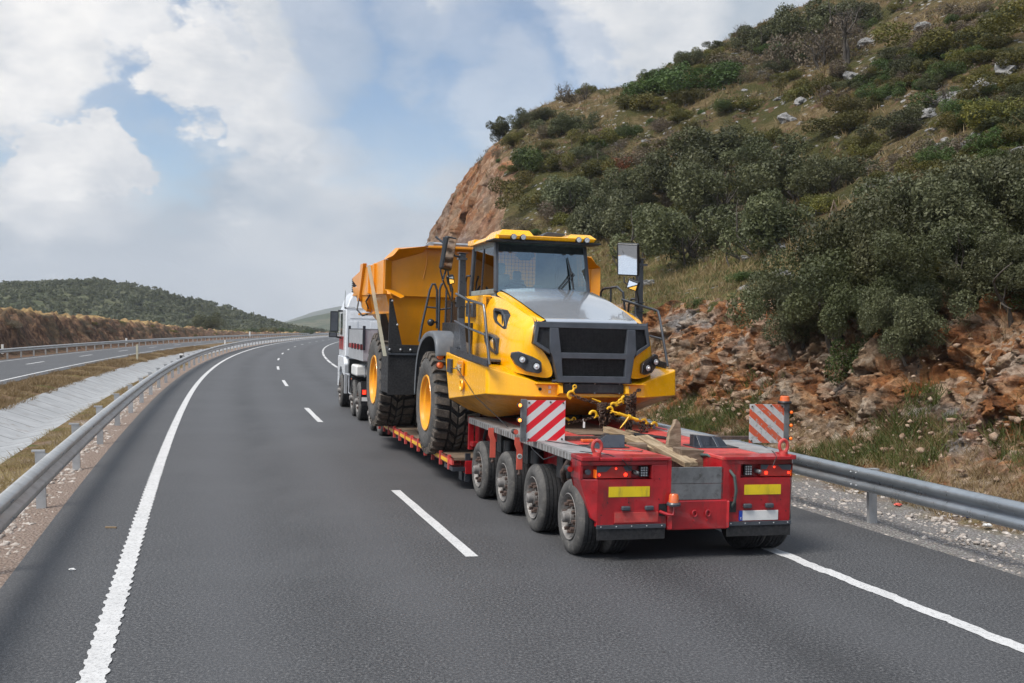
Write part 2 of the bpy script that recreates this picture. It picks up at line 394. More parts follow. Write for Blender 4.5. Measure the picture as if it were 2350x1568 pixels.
def stripes(name, red, white, flip, wear):
    t = NT(name); m = t.vec((1, 0, 1)); s = t.n('ShaderNodeSeparateXYZ'); t.l(t.tc.outputs['Object'], s.inputs[0])
    d = t.math('ADD' if flip else 'SUBTRACT', t.math('MULTIPLY', s.outputs[2], 1.22), s.outputs[0])
    f = t.math('FRACT', t.math('ADD', t.math('DIVIDE', d, .245), .18 if not flip else .55))
    st = t.map(f, .495, .505, 0, 1, 'LINEAR'); wr = t.map(t.noise(16, 8, .7), .70-wear*.16, .72-wear*.16)
    n2 = t.noise(5, 6, .7)
    base = t.mix(st, red, white)
    base = t.mix(t.map(n2, .5, .8, 0, .35 if wear > .5 else .15), base, (.25, .22, .2)); base = t.mix(wr, base, (.36, .35, .33) if wear > .5 else (.12, .08, .07))
    t.set('Base Color', base); t.set('Roughness', .35); t.set('Coat Weight', .3); return t.m
MT['stripe_a'] = stripes('red_white_warning_stripes', (.72, .008, .02), (.66, .65, .64), False, .3)
MT['stripe_b'] = stripes('faded_orange_white_stripes', (.62, .10, .04), (.55, .54, .53), True, .9)
def glass(name, tint=(.75, .88, .9), rough=.02, refl=.10):
    t = NT(name); t.t.nodes.remove(t.b)
    tr = t.n('ShaderNodeBsdfTransparent'); tr.inputs[0].default_value = (*tint, 1)
    gl = t.n('ShaderNodeBsdfGlossy'); gl.inputs['Roughness'].default_value = rough; gl.inputs[0].default_value = (.9, .95, 1, 1)
    fr = t.n('ShaderNodeFresnel'); fr.inputs[0].default_value = 1.5
    mx = t.n('ShaderNodeMixShader'); t.l(t.math('ADD', fr.outputs[0], refl, True), mx.inputs[0]); t.l(tr.outputs[0], mx.inputs[1]); t.l(gl.outputs[0], mx.inputs[2]); t.l(mx.outputs[0], t.out.inputs[0]); return t.m
MT['glass'] = glass('windscreen_glass', (.78, .92, .92), .02, .16)
MT['glass_side'] = glass('tinted_side_glass', (.50, .52, .48), .02, .05)
def asphalt():
    t = NT('asphalt'); off = t.attr('off'); n = t.noise(38, 8, .86); v = t.vor(95); n0 = t.noise(9, 4, .6); big = t.noise(.35, 5, .6, t.vec((1, 1, 1)))
    c = t.ramp(n, (.41, (.006, .006, .008)), (.50, (.034, .034, .037)), (.60, (.17, .168, .168))); c = t.mix(t.map(n0, .35, .65, 0, .22), c, (.045, .045, .048))
    c = t.mix(t.map(big, .42, .66, 0, .25), c, (.085, .086, .09)); c = t.mix(t.map(t.noise(1.1, 6, .7), .5, .75, 0, .4), c, (.04, .04, .042))
    # polished wheel paths are a little lighter
    w = t.math('ABSOLUTE', t.math('SUBTRACT', t.math('ABSOLUTE', t.math('SUBTRACT', t.math('ABSOLUTE', off), 1.75)), .85))
    c = t.mix(t.map(w, .0, .6, .30, 0), c, (.075, .075, .08))
    oil = t.map(t.math('ABSOLUTE', t.math('SUBTRACT', t.math('ABSOLUTE', off), 1.75)), .0, .55, .45, 0); c = t.mix(t.math('MULTIPLY', oil, t.map(t.noise(.8, 6, .7, t.vec((1, .25, 1))), .35, .65)), c, (.018, .018, .019)); c = t.mix(t.map(t.vor(1.1), .0, .045, .5, 0), c, (.012, .012, .012)); t.set('Base Color', c)
    t.set('Roughness', t.map(n, .3, .7, .50, .8)); t.set('Specular IOR Level', .6)
    b = t.bump(n, .55, .006); t.bump(v, .35, .008, b); return t.m
MT['asphalt'] = asphalt()
def line_paint():
    t = NT('white_road_paint'); n = t.noise(30, 8, .85); b = t.noise(2.5, 5)
    c = t.mix(t.map(n, .48, .66), (.56, .555, .55), (.22, .22, .22)); c = t.mix(t.map(b, .4, .8, 0, .4), c, (.35, .35, .35))
    t.set('Base Color', c); t.set('Roughness', .7); t.bump(n, .4, .01); return t.m
MT['line'] = line_paint()
def ground_mat():
    """one sheet: gravel, dry grass and soil chosen by the distance from the carriageway"""
    t = NT('verge_ground'); off = t.attr('off'); n = t.noise(.55, 5, .6); n2 = t.noise(5, 6, .65); st = t.vor(24); stc = t.vor(24, out='Color')
    v2 = t.vor(60)
    gravel = t.mix(t.map(st, .1, .55), t.mix(.6, stc, (.34, .29, .25)), (.12, .09, .07)); gsat = t.n('ShaderNodeHueSaturation'); gsat.inputs['Saturation'].default_value = .22
    gsat.inputs['Value'].default_value = .78; t.l(gravel, gsat.inputs['Color']); gravel = t.mix(t.map(v2, .1, .5, 0, .35), gsat.outputs[0], (.38, .35, .33))
    soil = t.ramp(n2, (.30, (.075, .042, .024)), (.5, (.17, .105, .06)), (.72, (.28, .20, .13)))
    grass = t.ramp(n2, (.30, (.05, .045, .014)), (.5, (.15, .11, .04)), (.7, (.27, .20, .09)))
    green = t.mix(t.map(n, .52, .68), grass, (.055, .075, .018))
    soft = t.mix(t.map(t.noise(1.3, 6, .6), .42, .60), soil, green)
    wob = t.math('ADD', off, t.map(t.noise(.9, 5, .6), 0, 1, -1.1, 1.1, 'LINEAR'))
    m_r = t.math('MULTIPLY', t.map(wob, 5.0, 5.4), t.map(wob, 7.0, 8.2, 1, 0))
    m_l = t.math('MULTIPLY', t.map(wob, -6.3, -5.5), t.map(off, -4.4, -4.2, 1, 0))
    m = t.math('MAXIMUM', m_r, m_l, True)
    pink = t.mix(t.map(off, -4.4, -4.6), gravel, t.mix(.55, gravel, (.26, .17, .12)))
    t.set('Base Color', t.mix(m, soft, pink)); t.set('Roughness', .95); t.set('Specular IOR Level', .15)
    b = t.bump(st, .9, .03); t.bump(t.noise(30, 5, .7), .8, .03, b); return t.m
MT['ground'] = ground_mat()
def far_ground():
    t = NT('plain_ground'); n = t.noise(.03, 6, .65); n2 = t.noise(.4, 5, .6)
    t.set('Base Color', t.mix(t.map(n, .45, .6), t.ramp(n2, (.35, (.13, .09, .045)), (.65, (.26, .19, .10))), (.05, .055, .022))); t.set('Roughness', 1.); return t.m
MT['far_ground'] = far_ground()
def concrete():
    t = NT('ditch_concrete'); s = t.attr('along'); f = t.math('FRACT', t.math('DIVIDE', s, 1.55)); j = t.map(f, .03, .06, 1, 0, 'LINEAR'); n = t.noise(1.2, 7, .65)
    c = t.ramp(n, (.3, (.24, .245, .25)), (.55, (.30, .305, .31)), (.75, (.37, .37, .38))); c = t.mix(t.map(t.noise(2.2, 8, .75), .54, .64, 0, .6), c, (.17, .14, .115))
    t.set('Base Color', t.mix(j, c, (.10, .10, .10))); t.set('Roughness', .8); t.bump(t.noise(20, 5), .2, .01); return t.m
MT['concrete'] = concrete()
def rock_mat():
    t = NT('cut_rock'); far = t.map(t.attr('along'), 42, 70)
    def layer(k, isfar):
        v = t.vec((.35*k, .35*k, .9*k), (.5, .35, .3)); n = t.noise(1.0, 5, .6, v, .8); n2 = t.noise(.42*k, 5, .6); n3 = t.noise(7*k, 8, .72); nc = t.noise(2.4*k, 7, .62, None, .4)
        soil = t.ramp(nc, (.34, (.08, .032, .014)), (.5, (.36, .14, .05)), (.64, (.56, .28, .115)))
        tan = t.ramp(nc, (.34, (.12, .075, .045)), (.5, (.32, .22, .14)), (.64, (.54, .42, .31)))
        grey = t.ramp(nc, (.34, (.12, .11, .105)), (.5, (.27, .25, .235)), (.64, (.46, .43, .40)))
        c = t.mix(t.map(n, .44, .62), soil, tan); c = t.mix(t.map(t.noise(.75*k, 5, .6, v), .52, .64), c, grey)
        if isfar: c = t.mix(t.map(n2, .46, .62, .15, .85), t.mix(.35, c, (.16, .06, .025)), t.mix(.75, tan, (.12, .09, .07)))
        sp = t.n('ShaderNodeSeparateColor'); wv = t.n('ShaderNodeMixRGB'); wv.inputs[0].default_value = .06; t.l(t.tc.outputs['Object'], wv.inputs[1]); t.l(t.noise(3*k, 3, .6, None, 0, True), wv.inputs[2]); t.l(t.vor(2.6*k, wv.outputs[0], 'F1', 'Color'), sp.inputs[0])
        c = t.mix(t.map(sp.outputs[0], .62, .80, 0, .6), c, t.mix(t.map(nc, .4, .6), (.30, .23, .165), (.60, .50, .40)) if not isfar else (.30, .20, .13)); c = t.mix(t.map(sp.outputs[1], .68, .86, 0, .5), c, (.15, .055, .022))
        c = t.mix(t.map(n3, .38, .56, .35, 0), c, (.07, .04, .025)); c = t.mix(t.map(t.noise(1.6*k, 7, .7), .60, .70, 0, .7), c, (.055, .055, .02)); return c, n3
    c0, a0 = layer(1., False); c1, a1 = layer(.30, True); t.set('Base Color', t.mix(far, c0, c1)); t.set('Roughness', .92); t.set('Specular IOR Level', .2)
    b = t.bump(a0, 1., .12); b = t.bump(a1, .8, .30, b); t.bump(t.noise(24, 6, .7), .9, .04, b); return t.m
MT['rock'] = rock_mat()
def hill_mat():
    t = NT('stony_hillside'); n = t.noise(.16, 6, .62); n2 = t.noise(1.6, 7, .7); n3 = t.noise(8, 6, .7); st = t.vor(1.7); sc = t.noise(.5, 5)
    dry = t.ramp(n2, (.3, (.065, .045, .022)), (.5, (.155, .11, .055)), (.7, (.27, .205, .115)))
    scrub = t.ramp(n3, (.3, (.028, .03, .010)), (.6, (.085, .08, .028)))
    c = t.mix(t.map(n, .38, .58), dry, scrub); c = t.mix(t.map(t.noise(.8, 6, .65), .56, .66), c, (.15, .085, .055))
    stm = t.math('MULTIPLY', t.map(st, .22, .34, 1, 0), t.map(sc, .47, .58))
    c = t.mix(stm, c, t.ramp(n3, (.3, (.20, .19, .18)), (.65, (.44, .42, .40))))
    b1 = t.attr('bench'); gg = t.mix(t.map(n3, .35, .65), (.06, .085, .016), (.16, .15, .05)); c = t.mix(t.math('MULTIPLY', b1, t.map(n2, .40, .62)), c, gg)
    t.set('Base Color', c); t.set('Roughness', 1.); t.set('Specular IOR Level', .1)
    b = t.bump(n2, 1., .5); t.bump(n3, .9, .12, b); return t.m
MT['hill'] = hill_mat()
def stone_mat(name, a, b, c):
    t = NT(name); n = t.noise(7, 8, .7); r = t.n('ShaderNodeObjectInfo')
    t.set('Base Color', t.ramp(n, (.3, a), (.5, b), (.7, c))); t.set('Roughness', .92); t.bump(n, .8, .05); return t.m
MT['boulder'] = stone_mat('grey_limestone', (.07, .07, .07), (.19, .185, .18), (.36, .35, .335))
MT['pebble'] = stone_mat('pale_gravel_stone', (.22, .18, .15), (.40, .35, .31), (.58, .54, .50))
MT['redstone'] = stone_mat('ochre_stone', (.13, .07, .04), (.30, .20, .135), (.48, .39, .30))
def leaf(name, dark, mid, lite, scale=2.2, trans=.25):
    t = NT(name); n = t.noise(scale, 4, .6); n2 = t.noise(scale*9, 3, .6); oi = t.n('ShaderNodeObjectInfo')
    c = t.ramp(n, (.30, dark), (.52, mid), (.72, lite)); c = t.mix(t.map(n2, .3, .7, 0, .5), c, mid)
    h = t.n('ShaderNodeHueSaturation'); t.l(t.map(oi.outputs['Random'], 0, 1, .482, .512, 'LINEAR'), h.inputs['Hue']); t.l(t.map(oi.outputs['Random'], 0, 1, .75, 1.2, 'LINEAR'), h.inputs['Value']); t.l(c, h.inputs['Color'])
    t.set('Base Color', h.outputs[0]); t.set('Roughness', .55); t.set('Specular IOR Level', .35)
    tr = t.n('ShaderNodeBsdfTranslucent'); t.l(h.outputs[0], tr.inputs[0]); mx = t.n('ShaderNodeMixShader'); mx.inputs[0].default_value = trans
    t.l(t.b.outputs[0], mx.inputs[1]); t.l(tr.outputs[0], mx.inputs[2]); t.l(mx.outputs[0], t.out.inputs[0]); return t.m
MT['oak'] = leaf('grey_green_oak_leaf', (.035, .042, .016), (.08, .086, .034), (.165, .168, .078))
MT['oak2'] = leaf('silvery_oak_leaf', (.045, .052, .022), (.11, .118, .056), (.24, .245, .135))
MT['olive'] = leaf('yellow_olive_leaf', (.045, .045, .009), (.105, .098, .018), (.20, .165, .028))
MT['green'] = leaf('fresh_green_leaf', (.028, .05, .010), (.06, .095, .02), (.11, .15, .035))
MT['oliv2'] = leaf('low_heath_leaf', (.045, .045, .014), (.10, .09, .03), (.18, .145, .055), .35)
MT['scrub'] = leaf('hill_scrub_leaf', (.06, .068, .034), (.09, .097, .048), (.14, .14, .075), .04, .5)  # tones lightened and evened, distance haze put into the leaf colour
MT['dry'] = leaf('grey_brown_twig', (.06, .048, .03), (.13, .10, .065), (.22, .175, .115))
MT['russet'] = leaf('russet_leaf', (.09, .035, .012), (.20, .075, .025), (.30, .13, .04))
MT['grass'] = leaf('dry_grass_blade', (.11, .075, .03), (.26, .19, .085), (.42, .33, .17), .8, .3)
MT['grass_g'] = leaf('green_grass_blade', (.035, .055, .010), (.08, .105, .022), (.19, .19, .06), .8, .3)
MT['bark'] = paint('grey_bark', (.075, .062, .05), .9, .0, (.14, .12, .1), .6, .2, scale=8, bump=.5)
def wood(name, a, b, c):
    t = NT(name); v = t.vec((1.3, 11, 11)); n = t.noise(1.6, 7, .7, v, .6); t.set('Base Color', t.ramp(n, (.3, a), (.5, b), (.7, c))); t.set('Roughness', .8); t.bump(n, .5, .01); return t.m
MT['wood'] = wood('fresh_split_timber', (.07, .045, .025), (.24, .17, .10), (.42, .33, .22))
MT['wood_old'] = wood('weathered_timber', (.05, .035, .025), (.15, .105, .07), (.28, .21, .15))
MT['wood_up'] = wood('grey_split_stake', (.08, .055, .035), (.24, .175, .115), (.36, .29, .21))
MT['fender'] = paint('grey_mudguard_plastic', (.12, .13, .145), .5, .0, (.2, .19, .18), .4, .08)
# ---------------------------------------------------------------- road frame: s along the lane line, off to its right
_ss = np.arange(-60, 760.01, .5)
_th = np.interp(_ss, [-80, 0, 25, 42, 59, 76, 93, 110, 127, 143, 170, 210, 260, 330, 420, 520, 760], [.30, .2753, .252, .229, .21, .19, .173, .157, .14, .125, .112, .10, .09, .045, -.06, -.22, -.6])
_cx = np.zeros_like(_ss); _cy = np.zeros_like(_ss)
_cx[1:] = np.cumsum(-np.sin((_th[1:]+_th[:-1])/2)*.5); _cy[1:] = np.cumsum(np.cos((_th[1:]+_th[:-1])/2)*.5)
i0 = int(60/.5); _cx += -.37-_cx[i0]; _cy += 11.84-_cy[i0]
def RP(s, off, w=0.):
    s, off = np.broadcast_arrays(np.asarray(s, float), np.asarray(off, float)); th = np.interp(s, _ss, _th)
    x = np.interp(s, _ss, _cx)+off*np.cos(th); y = np.interp(s, _ss, _cy)+off*np.sin(th)
    return np.stack([x, y, np.broadcast_to(np.asarray(w, float), x.shape)], -1)
def inv_RP(x, y):
    """(s, off) of points"""
    x = np.atleast_1d(x); y = np.atleast_1d(y); q = slice(None, None, 2); ss, cx, cy, th = _ss[q], _cx[q], _cy[q], _th[q]
    d2 = (x[:, None]-cx)**2+(y[:, None]-cy)**2; i = d2.argmin(1); dx = x-cx[i]; dy = y-cy[i]
    return ss[i]+(-np.sin(th[i])*dx+np.cos(th[i])*dy), np.cos(th[i])*dx+np.sin(th[i])*dy
def ribbon(name, s, offs, ws, mat, kind='structure', attr=None, parent=None, thick=0):
    """offs: list of constants; ws heights"""
    s = np.asarray(s, float); V = np.concatenate([RP(s, o, w)[None] for o, w in zip(offs, ws)], 0)
    o = np_mesh(name, V.reshape(-1, 3), grid_faces(len(offs), len(s))[:, ::-1], mat, parent)
    add_attr(o, 'off', np.repeat(np.array(offs, float), len(s))); add_attr(o, 'along', np.tile(s, len(offs)))
    if kind: o['kind'] = kind
    return o
S_ROAD = np.concatenate([np.arange(-30, 120, 1.), np.arange(120, 700, 4.)])
# ground beyond everything
def plane_ground():
    R = 4200.; o = np_mesh('ground', [(-R, -R, -1.9), (R, -R, -1.9), (R, R, -1.9), (-R, R, -1.9)], [(0, 1, 2, 3)], MT['far_ground']); tag(o, kind='structure'); return o
plane_ground()
road = ribbon('road', S_ROAD, [-4.55, -3, -1.5, 0, 1.5, 3, 4.5, 5.45], [0]*8, MT['asphalt'])
def opp_w(off): return -.02-.052*max(0, -off-10.4)
road2 = ribbon('opposite_road', S_ROAD, [-19.2, -17, -14.8, -12.5, -10.4], [opp_w(o) for o in (-19.2, -17, -14.8, -12.5, -10.4)], MT['asphalt'])
# ragged asphalt edge crumbs are part of the ground; painted lines
def ribbed_line(name, s0, s1, off, wid, parent, rib=.25):
    s = np.arange(s0, s1, rib/8); ph = np.arange(len(s)) % 8; pat = np.array([0, .0, .75, 1., 1., .8, .1, 0]); cell = (np.arange(len(s))//8); r1 = RNG.uniform(.7, 1.3, cell.max()+1); r2 = RNG.uniform(.7, 1.3, cell.max()+1); k = np.clip(1.05-s/55, .1, 1)*.019
    j = RNG.normal(0, .002, (2, len(s))); A = RP(s, off-wid/2-pat[ph]*k*r1[cell]+j[0], .005+.006*pat[ph]); B = RP(s, off+wid/2+pat[ph]*k*r2[cell]+j[1], .005+.006*pat[ph])
    return np_mesh(name, np.concatenate([A, B]), grid_faces(2, len(s))[:, ::-1], MT['line'], parent)
def dashes(name, starts, length, off, wid, parent, w=.005):
    out_ = []
    for a in starts:
        s = np.linspace(a, a+length, 8); e = RNG.normal(0, .004, (2, 8)); A = RP(s, off-wid/2+e[0], w); B = RP(s, off+wid/2+e[1], w)
        out_.append(np_mesh(name, np.concatenate([A, B]), grid_faces(2, 8)[:, ::-1], MT['line'], parent))
    return out_
ribbed_line('edge_line', -14, 90, -3.52, .155, road)
ribbed_line('edge_line', 90, 480, -3.52, .19, road, 2.)
s = np.arange(-14, 30, .06); wv = .010*np.sin(s*7)+RNG.normal(0, .008, len(s))
np_mesh('edge_line', np.concatenate([RP(s, 3.50-.085+wv, .005), RP(s, 3.50+.085+np.roll(wv, 3), .005)]), grid_faces(2, len(s))[:, ::-1], MT['line'], road)
dashes('edge_line', np.arange(30, 330, 8.4), 7.4, 3.5, .17, road)
dashes('lane_dash', np.arange(-16.85*1, 330, 16.85), 4.9, 0, .135, road)
ww = opp_w(-11.2)+.006; s = np.arange(-10, 480, 3.)
for off in (-11.15, -18.0):
    np_mesh('edge_line', np.concatenate([RP(s, off-.08, opp_w(off-.08)+.006), RP(s, off+.08, opp_w(off+.08)+.006)]), grid_faces(2, len(s))[:, ::-1], MT['line'], road2)
dashes('lane_dash', np.arange(8, 300, 16.85), 4.9, -14.6, .15, road2, opp_w(-14.6)+.006)

# ---------------------------------------------------------------- cross-sections right of the road
OA = np.array([8.6, 9.4, 10.2, 11.3, 12.6, 14.2, 18, 25, 40, 60, 95, 160]); HA = np.array([.05, .35, .9, 2.2, 3.5, 4.1, 5.3, 9.0, 18., 30, 48, 60])
OB = np.array([8.6, 9.4, 10.6, 14.5, 19.6, 23, 27, 32, 40, 52, 90, 160]); HB = np.array([.05, .3, 1.6, 10.0, 20.5, 23.6, 25.2, 26.8, 30.5, 36.5, 50., 62])
def nodes(s):
    b = sst(s, 40, 98); e = 1-sst(s, 122, 160)
    return OA*(1-b)+OB*b, (HA*(1-b)+HB*b)*e
def hill_h(s, off):
    s = np.atleast_1d(np.asarray(s, float)); off = np.atleast_1d(np.asarray(off, float)); r = np.empty(len(s))
    for i in range(len(s)):
        O, H = nodes(s[i]); r[i] = np.interp(off[i], O, H)
    n = fbm(np.stack([s*.06, off*.06, s*0], -1), 4)
    return r+n*1.3*sst(off, 15, 30)
# hillside: sheet from just under the top of the cut upwards
def make_hill():
    s = np.concatenate([np.arange(-20, 60, .6), np.arange(60, 175, .9)]); V = []; bench = []
    t = np.concatenate([np.linspace(0, 1, 40)**1.0*.16, np.linspace(.16, 1, 150)[1:]])
    for si in s:
        O, H = nodes(si); o0 = O[4]-.3; o = o0+(150-o0)*t**1.25; h = np.interp(o, O, H)
        P = RP(np.full(len(o), si), o); V.append(np.c_[P[:, :2], h, o]); bench.append((1-sst(o, O[5]+3.5, O[5]+8))*(1-sst(si, 45, 75)))
    V = np.array(V); sh = V.shape; S2 = np.repeat(s[:, None], sh[1], 1); off = V[..., 3]
    big = fbm(np.stack([S2*.06, off*.06, S2*0], -1), 4)*1.3*sst(off, 15, 30)
    fine = fbm(np.stack([V[..., 0]*.55, V[..., 1]*.55, V[..., 2]*.3], -1), 4)*.28*sst(off, 13, 20)
    f1, f2, rd = voronoi(np.stack([V[..., 0]*.7, V[..., 1]*.7, V[..., 2]*.7], -1)); rocks = np.clip(.45-f1, 0, 1)*1.6*(rd > .62)*sst(off, 16, 24)
    V[..., 2] += big+fine+rocks
    o = np_mesh('hillside', V[..., :3].reshape(-1, 3), grid_faces(sh[0], sh[1]), MT['hill'], smooth=True); add_attr(o, 'bench', np.array(bench).ravel()); tag(o, kind='structure')
make_hill()
# rock cut: fine near, coarser far
def make_cut(name, s, nt_, mat):
    V = []; N = []
    for si in s:
        O, H = nodes(si); k = slice(0, 6); seg = np.r_[0, np.cumsum(np.hypot(np.diff(O[k]), np.diff(H[k])))]; u = np.linspace(0, seg[-1], nt_)
        o = np.interp(u, seg, O[k]); h = np.interp(u, seg, H[k]); h = h-.25*(u > seg[-2])*(u-seg[-2])/(seg[-1]-seg[-2])
        th = np.interp(si, _ss, _th); do = np.gradient(o, u); dh = np.gradient(h, u)
        N.append(np.stack([-dh*np.cos(th), -dh*np.sin(th), do], -1)); P = RP(np.full(len(o), si), o, 0); P[:, 2] = h; V.append(P)
    V = np.array(V); N = np.array(N); N /= np.linalg.norm(N, axis=-1)[..., None]+1e-9
    # smooth the normals along the profile
    for _ in range(4): N[:, 1:-1] = (N[:, :-2]+N[:, 1:-1]*2+N[:, 2:])/4
    T = np.linspace(0, 1, nt_)[None, :]; m = sst(T, .06, .26)*(1-.92*sst(T, .70, .95))
    def shape(p):
        a = p[..., 1]*.80-p[..., 2]*.60; b = p[..., 1]*.60+p[..., 2]*.80; q = np.stack([p[..., 0]*.5, a*1.5, b*.35], -1); w = fbm(p*.9, 2)[..., None]*.3
        d = ridged(q*.42, 5, .55)*.50-.45+fbm(p*.20, 3)*.8
        d += facets(np.stack([p[..., 0]*.55, a*.95, b*.45], -1)+w)*.50; d += facets(p*1.7+w)*.17; d += facets(np.stack([p[..., 0]*3, a*5.5, b*2.6], -1))*.20; d += facets(p*8.)*.05+fbm(p*4, 3)*.05
        f1, f2, rd = voronoi(np.stack([p[..., 0]*.7, a*1.3, b*.6], -1)+w*1.5); d -= .26*np.clip(1-(f2-f1)*7, 0, 1)*(rd > .3); f1, f2, rd = voronoi(p*2.4+w*2); d -= .08*np.clip(1-(f2-f1)*6, 0, 1)*(rd > .35)
        return d+.06
    fb = sst(np.asarray(s), 42, 70)[:, None]; d = 0.
    if fb.min() < 1: d = d+shape(V)*.80*(1-fb)
    if fb.max() > 0: d = d+(shape(V*np.array([.36, .36, .22]))+.1)*.85*fb
    th = np.interp(np.asarray(s, float), _ss, _th)[:, None]; ND = N*.45+np.stack([-np.cos(th)*.50+np.sin(th)*.25, -np.sin(th)*.50-np.cos(th)*.25, np.full_like(th, -.22)], -1); V = V+ND*(d*m)[..., None]+np.array([0, 0, 1])*(fbm(V*1.2, 3)*.10*(1-m))[..., None]
    o = np_mesh(name, V.reshape(-1, 3), grid_faces(len(s), nt_), mat, smooth=False); add_attr(o, 'along', np.repeat(np.asarray(s, float), nt_)); tag(o, kind='structure'); return o
make_cut('rock_cutting', np.concatenate([np.arange(-8, 0, .15), np.arange(0, 40, .05), np.arange(40, 56.1, .08)]), 140, MT['rock'])
make_cut('rock_cutting_far', np.arange(55.9, 160, .26), 130, MT['rock'])
# verge ground (right)
def sheet(name, s, offs, hfun, mat, namp=.05):
    s = np.asarray(s, float); S2, O2 = np.meshgrid(s, offs, indexing='ij'); W = hfun(S2, O2); P = RP(S2, O2, 0); edge = np.minimum(O2-offs[0], offs[-1]-O2)
    W = W+fbm(np.stack([P[..., 0]*1.1, P[..., 1]*1.1, P[..., 0]*0], -1), 4)*namp*sst(edge, .0, .6); P[..., 2] = W
    o = np_mesh(name, P.reshape(-1, 3), grid_faces(len(s), len(offs)), mat, smooth=True); add_attr(o, 'off', O2.ravel()); add_attr(o, 'along', S2.ravel()); tag(o, kind='structure'); return o
SG = np.concatenate([np.arange(-25, 70, .25), np.arange(70, 200, 1.2)])
sheet('right_verge', SG, np.r_[5.42, np.arange(5.55, 9.81, .15)], lambda s, o: np.interp(o, [5.4, 5.6, 7.4, 8.6, 9.8], [-.012, -.04, -.10, -.02, .30]), MT['ground'], .045)
sheet('left_verge', np.concatenate([np.arange(-25, 70, .25), np.arange(70, 500, 3.)]), np.r_[-6.35, np.arange(-6.2, -4.6, .15), -4.5], lambda s, o: np.interp(o, [-6.35, -5.8, -5, -4.5], [-.205, -.15, -.05, -.012]), MT['ground'], .04)
def sheet_simple(): pass
ribbon('drainage_ditch', np.concatenate([np.arange(-20, 90, 1.), np.arange(90, 480, 5.)]), [-8.45, -8.2, -7.25, -6.45, -6.25], [-.10, -.14, -.46, -.30, -.22], MT['concrete'])
sheet('median', np.concatenate([np.arange(-20, 70, .4), np.arange(70, 480, 4.)]), np.r_[-10.45, np.arange(-10.3, -8.4, .2), -8.3], lambda s, o: np.interp(o, [-10.45, -9.8, -9, -8.3], [-.035, -.03, -.05, -.13]), MT['ground'], .05)
# bank beyond the opposite road
def bank_h(s, o):
    hb = np.interp(s, [0, 50, 75, 100, 140, 190, 240, 300], [3.6, 3.7, 3.7, 3.2, 2.7, 1.7, .9, .3])
    return np.where(o > -21, opp_w(-19.2)-.05, opp_w(-19.2)-.05+hb*sst(-o, 21.0, 24.2)-hb*.35*sst(-o, 27, 60))
def make_bank():
    s = np.concatenate([np.arange(20, 200, .7), np.arange(200, 420, 2.5)]); offs = -np.concatenate([np.arange(19.1, 26, .22), np.arange(26, 70, 1.5), np.arange(70, 300, 25)])[::-1]
    S2, O2 = np.meshgrid(s, offs, indexing='ij'); P = RP(S2, O2, 0); P[..., 2] = bank_h(S2, O2); m = sst(-O2, 21, 22.2)*(1-sst(-O2, 27, 35))
    P[..., 2] += (ridged(np.stack([P[..., 0]*.35, P[..., 1]*.35, P[..., 2]*.3], -1), 4)-.7)*.75*m+facets(P*.9)*.35*m+fbm(P*1.6, 3)*.12*m; P[..., 0] += fbm(P*.9+7, 3)*.2*m
    P[..., 2] -= 1.5*sst(-O2, 60, 200)
    t = NT('brown_earth_bank'); n = t.noise(1.6, 7, .7); n2 = t.noise(.35, 5, .6); off = t.attr('off')
    c = t.ramp(n, (.36, (.035, .02, .011)), (.5, (.14, .070, .036)), (.66, (.32, .19, .10))); c = t.mix(t.map(n2, .48, .6, 0, .6), c, (.055, .045, .02))
    g = t.ramp(n, (.3, (.22, .13, .045)), (.7, (.42, .29, .13))); c = t.mix(t.map(off, -24.6, -23.6, 1, 0), c, g); t.set('Base Color', c); t.set('Roughness', 1.); t.bump(t.noise(5, 6, .7), 1., .2)
    o = np_mesh('earth_bank', P.reshape(-1, 3), grid_faces(len(s), len(offs)), t.m, smooth=True); add_attr(o, 'off', O2.ravel()); tag(o, kind='structure')
make_bank()
# distant hills: outline in (bearing, height) with real depth
def far_hill(name, dist, pts, depth, mat, rough, base=-2.):
    px = np.array([p[0] for p in pts], float); py = np.array([p[1] for p in pts], float); xs = np.linspace(px[0], px[-1], 260)
    top = np.interp(xs, px, py); a = (xs-1174.5)/F_PX; hor = 784+PITCH*F_PX+ROLL*(xs-1174.5); H = (hor-top)/F_PX*dist+CAM_H
    rows = np.linspace(-1, 1, 60); V = []
    for r in rows:
        d = dist+r*depth; hh = base+(H-base)*np.clip(1-abs(r)**1.7, 0, 1); V.append(np.stack([a*dist*(1+.10*r), np.full_like(a, d), hh], -1))
    V = np.array(V); V[..., 2] += fbm(V*rough, 5)*3.2*(1-np.abs(rows))[:, None]
    o = np_mesh(name, V.reshape(-1, 3), grid_faces(60, len(xs)), mat, smooth=True); tag(o, kind='structure'); return V
def hillmat(name, a, b, sc):
    t = NT(name); n = t.noise(sc, 6, .65); v = t.vor(sc*5); t.set('Base Color', t.mix(t.map(v, .2, .6), a, t.mix(t.map(n, .35, .65), a, b))); t.set('Roughness', 1.); t.set('Specular IOR Level', .05); t.bump(v, .8, 2.); return t.m
HV = far_hill('wooded_hill', 560, [(-420, 700), (-200, 668), (0, 660), (100, 648), (250, 650), (370, 672), (440, 694), (500, 712), (560, 729), (620, 745), (680, 757), (740, 764)], 190, hillmat('wooded_hill_ground', (.055, .064, .034), (.11, .11, .065), .05), .02)
HV2 = far_hill('hazy_hill', 1500, [(560, 762), (640, 752), (690, 738), (740, 722), (790, 712), (900, 690), (1200, 660), (1500, 650)], 350, hillmat('hazy_hill_ground', (.05, .065, .04), (.13, .12, .08), .02), .008)
far_hill('distant_ridge', 3200, [(560, 765), (650, 742), (720, 716), (780, 704), (1000, 690), (1600, 680)], 500, hillmat('ridge_ground', (.06, .07, .05), (.12, .11, .08), .01), .004)
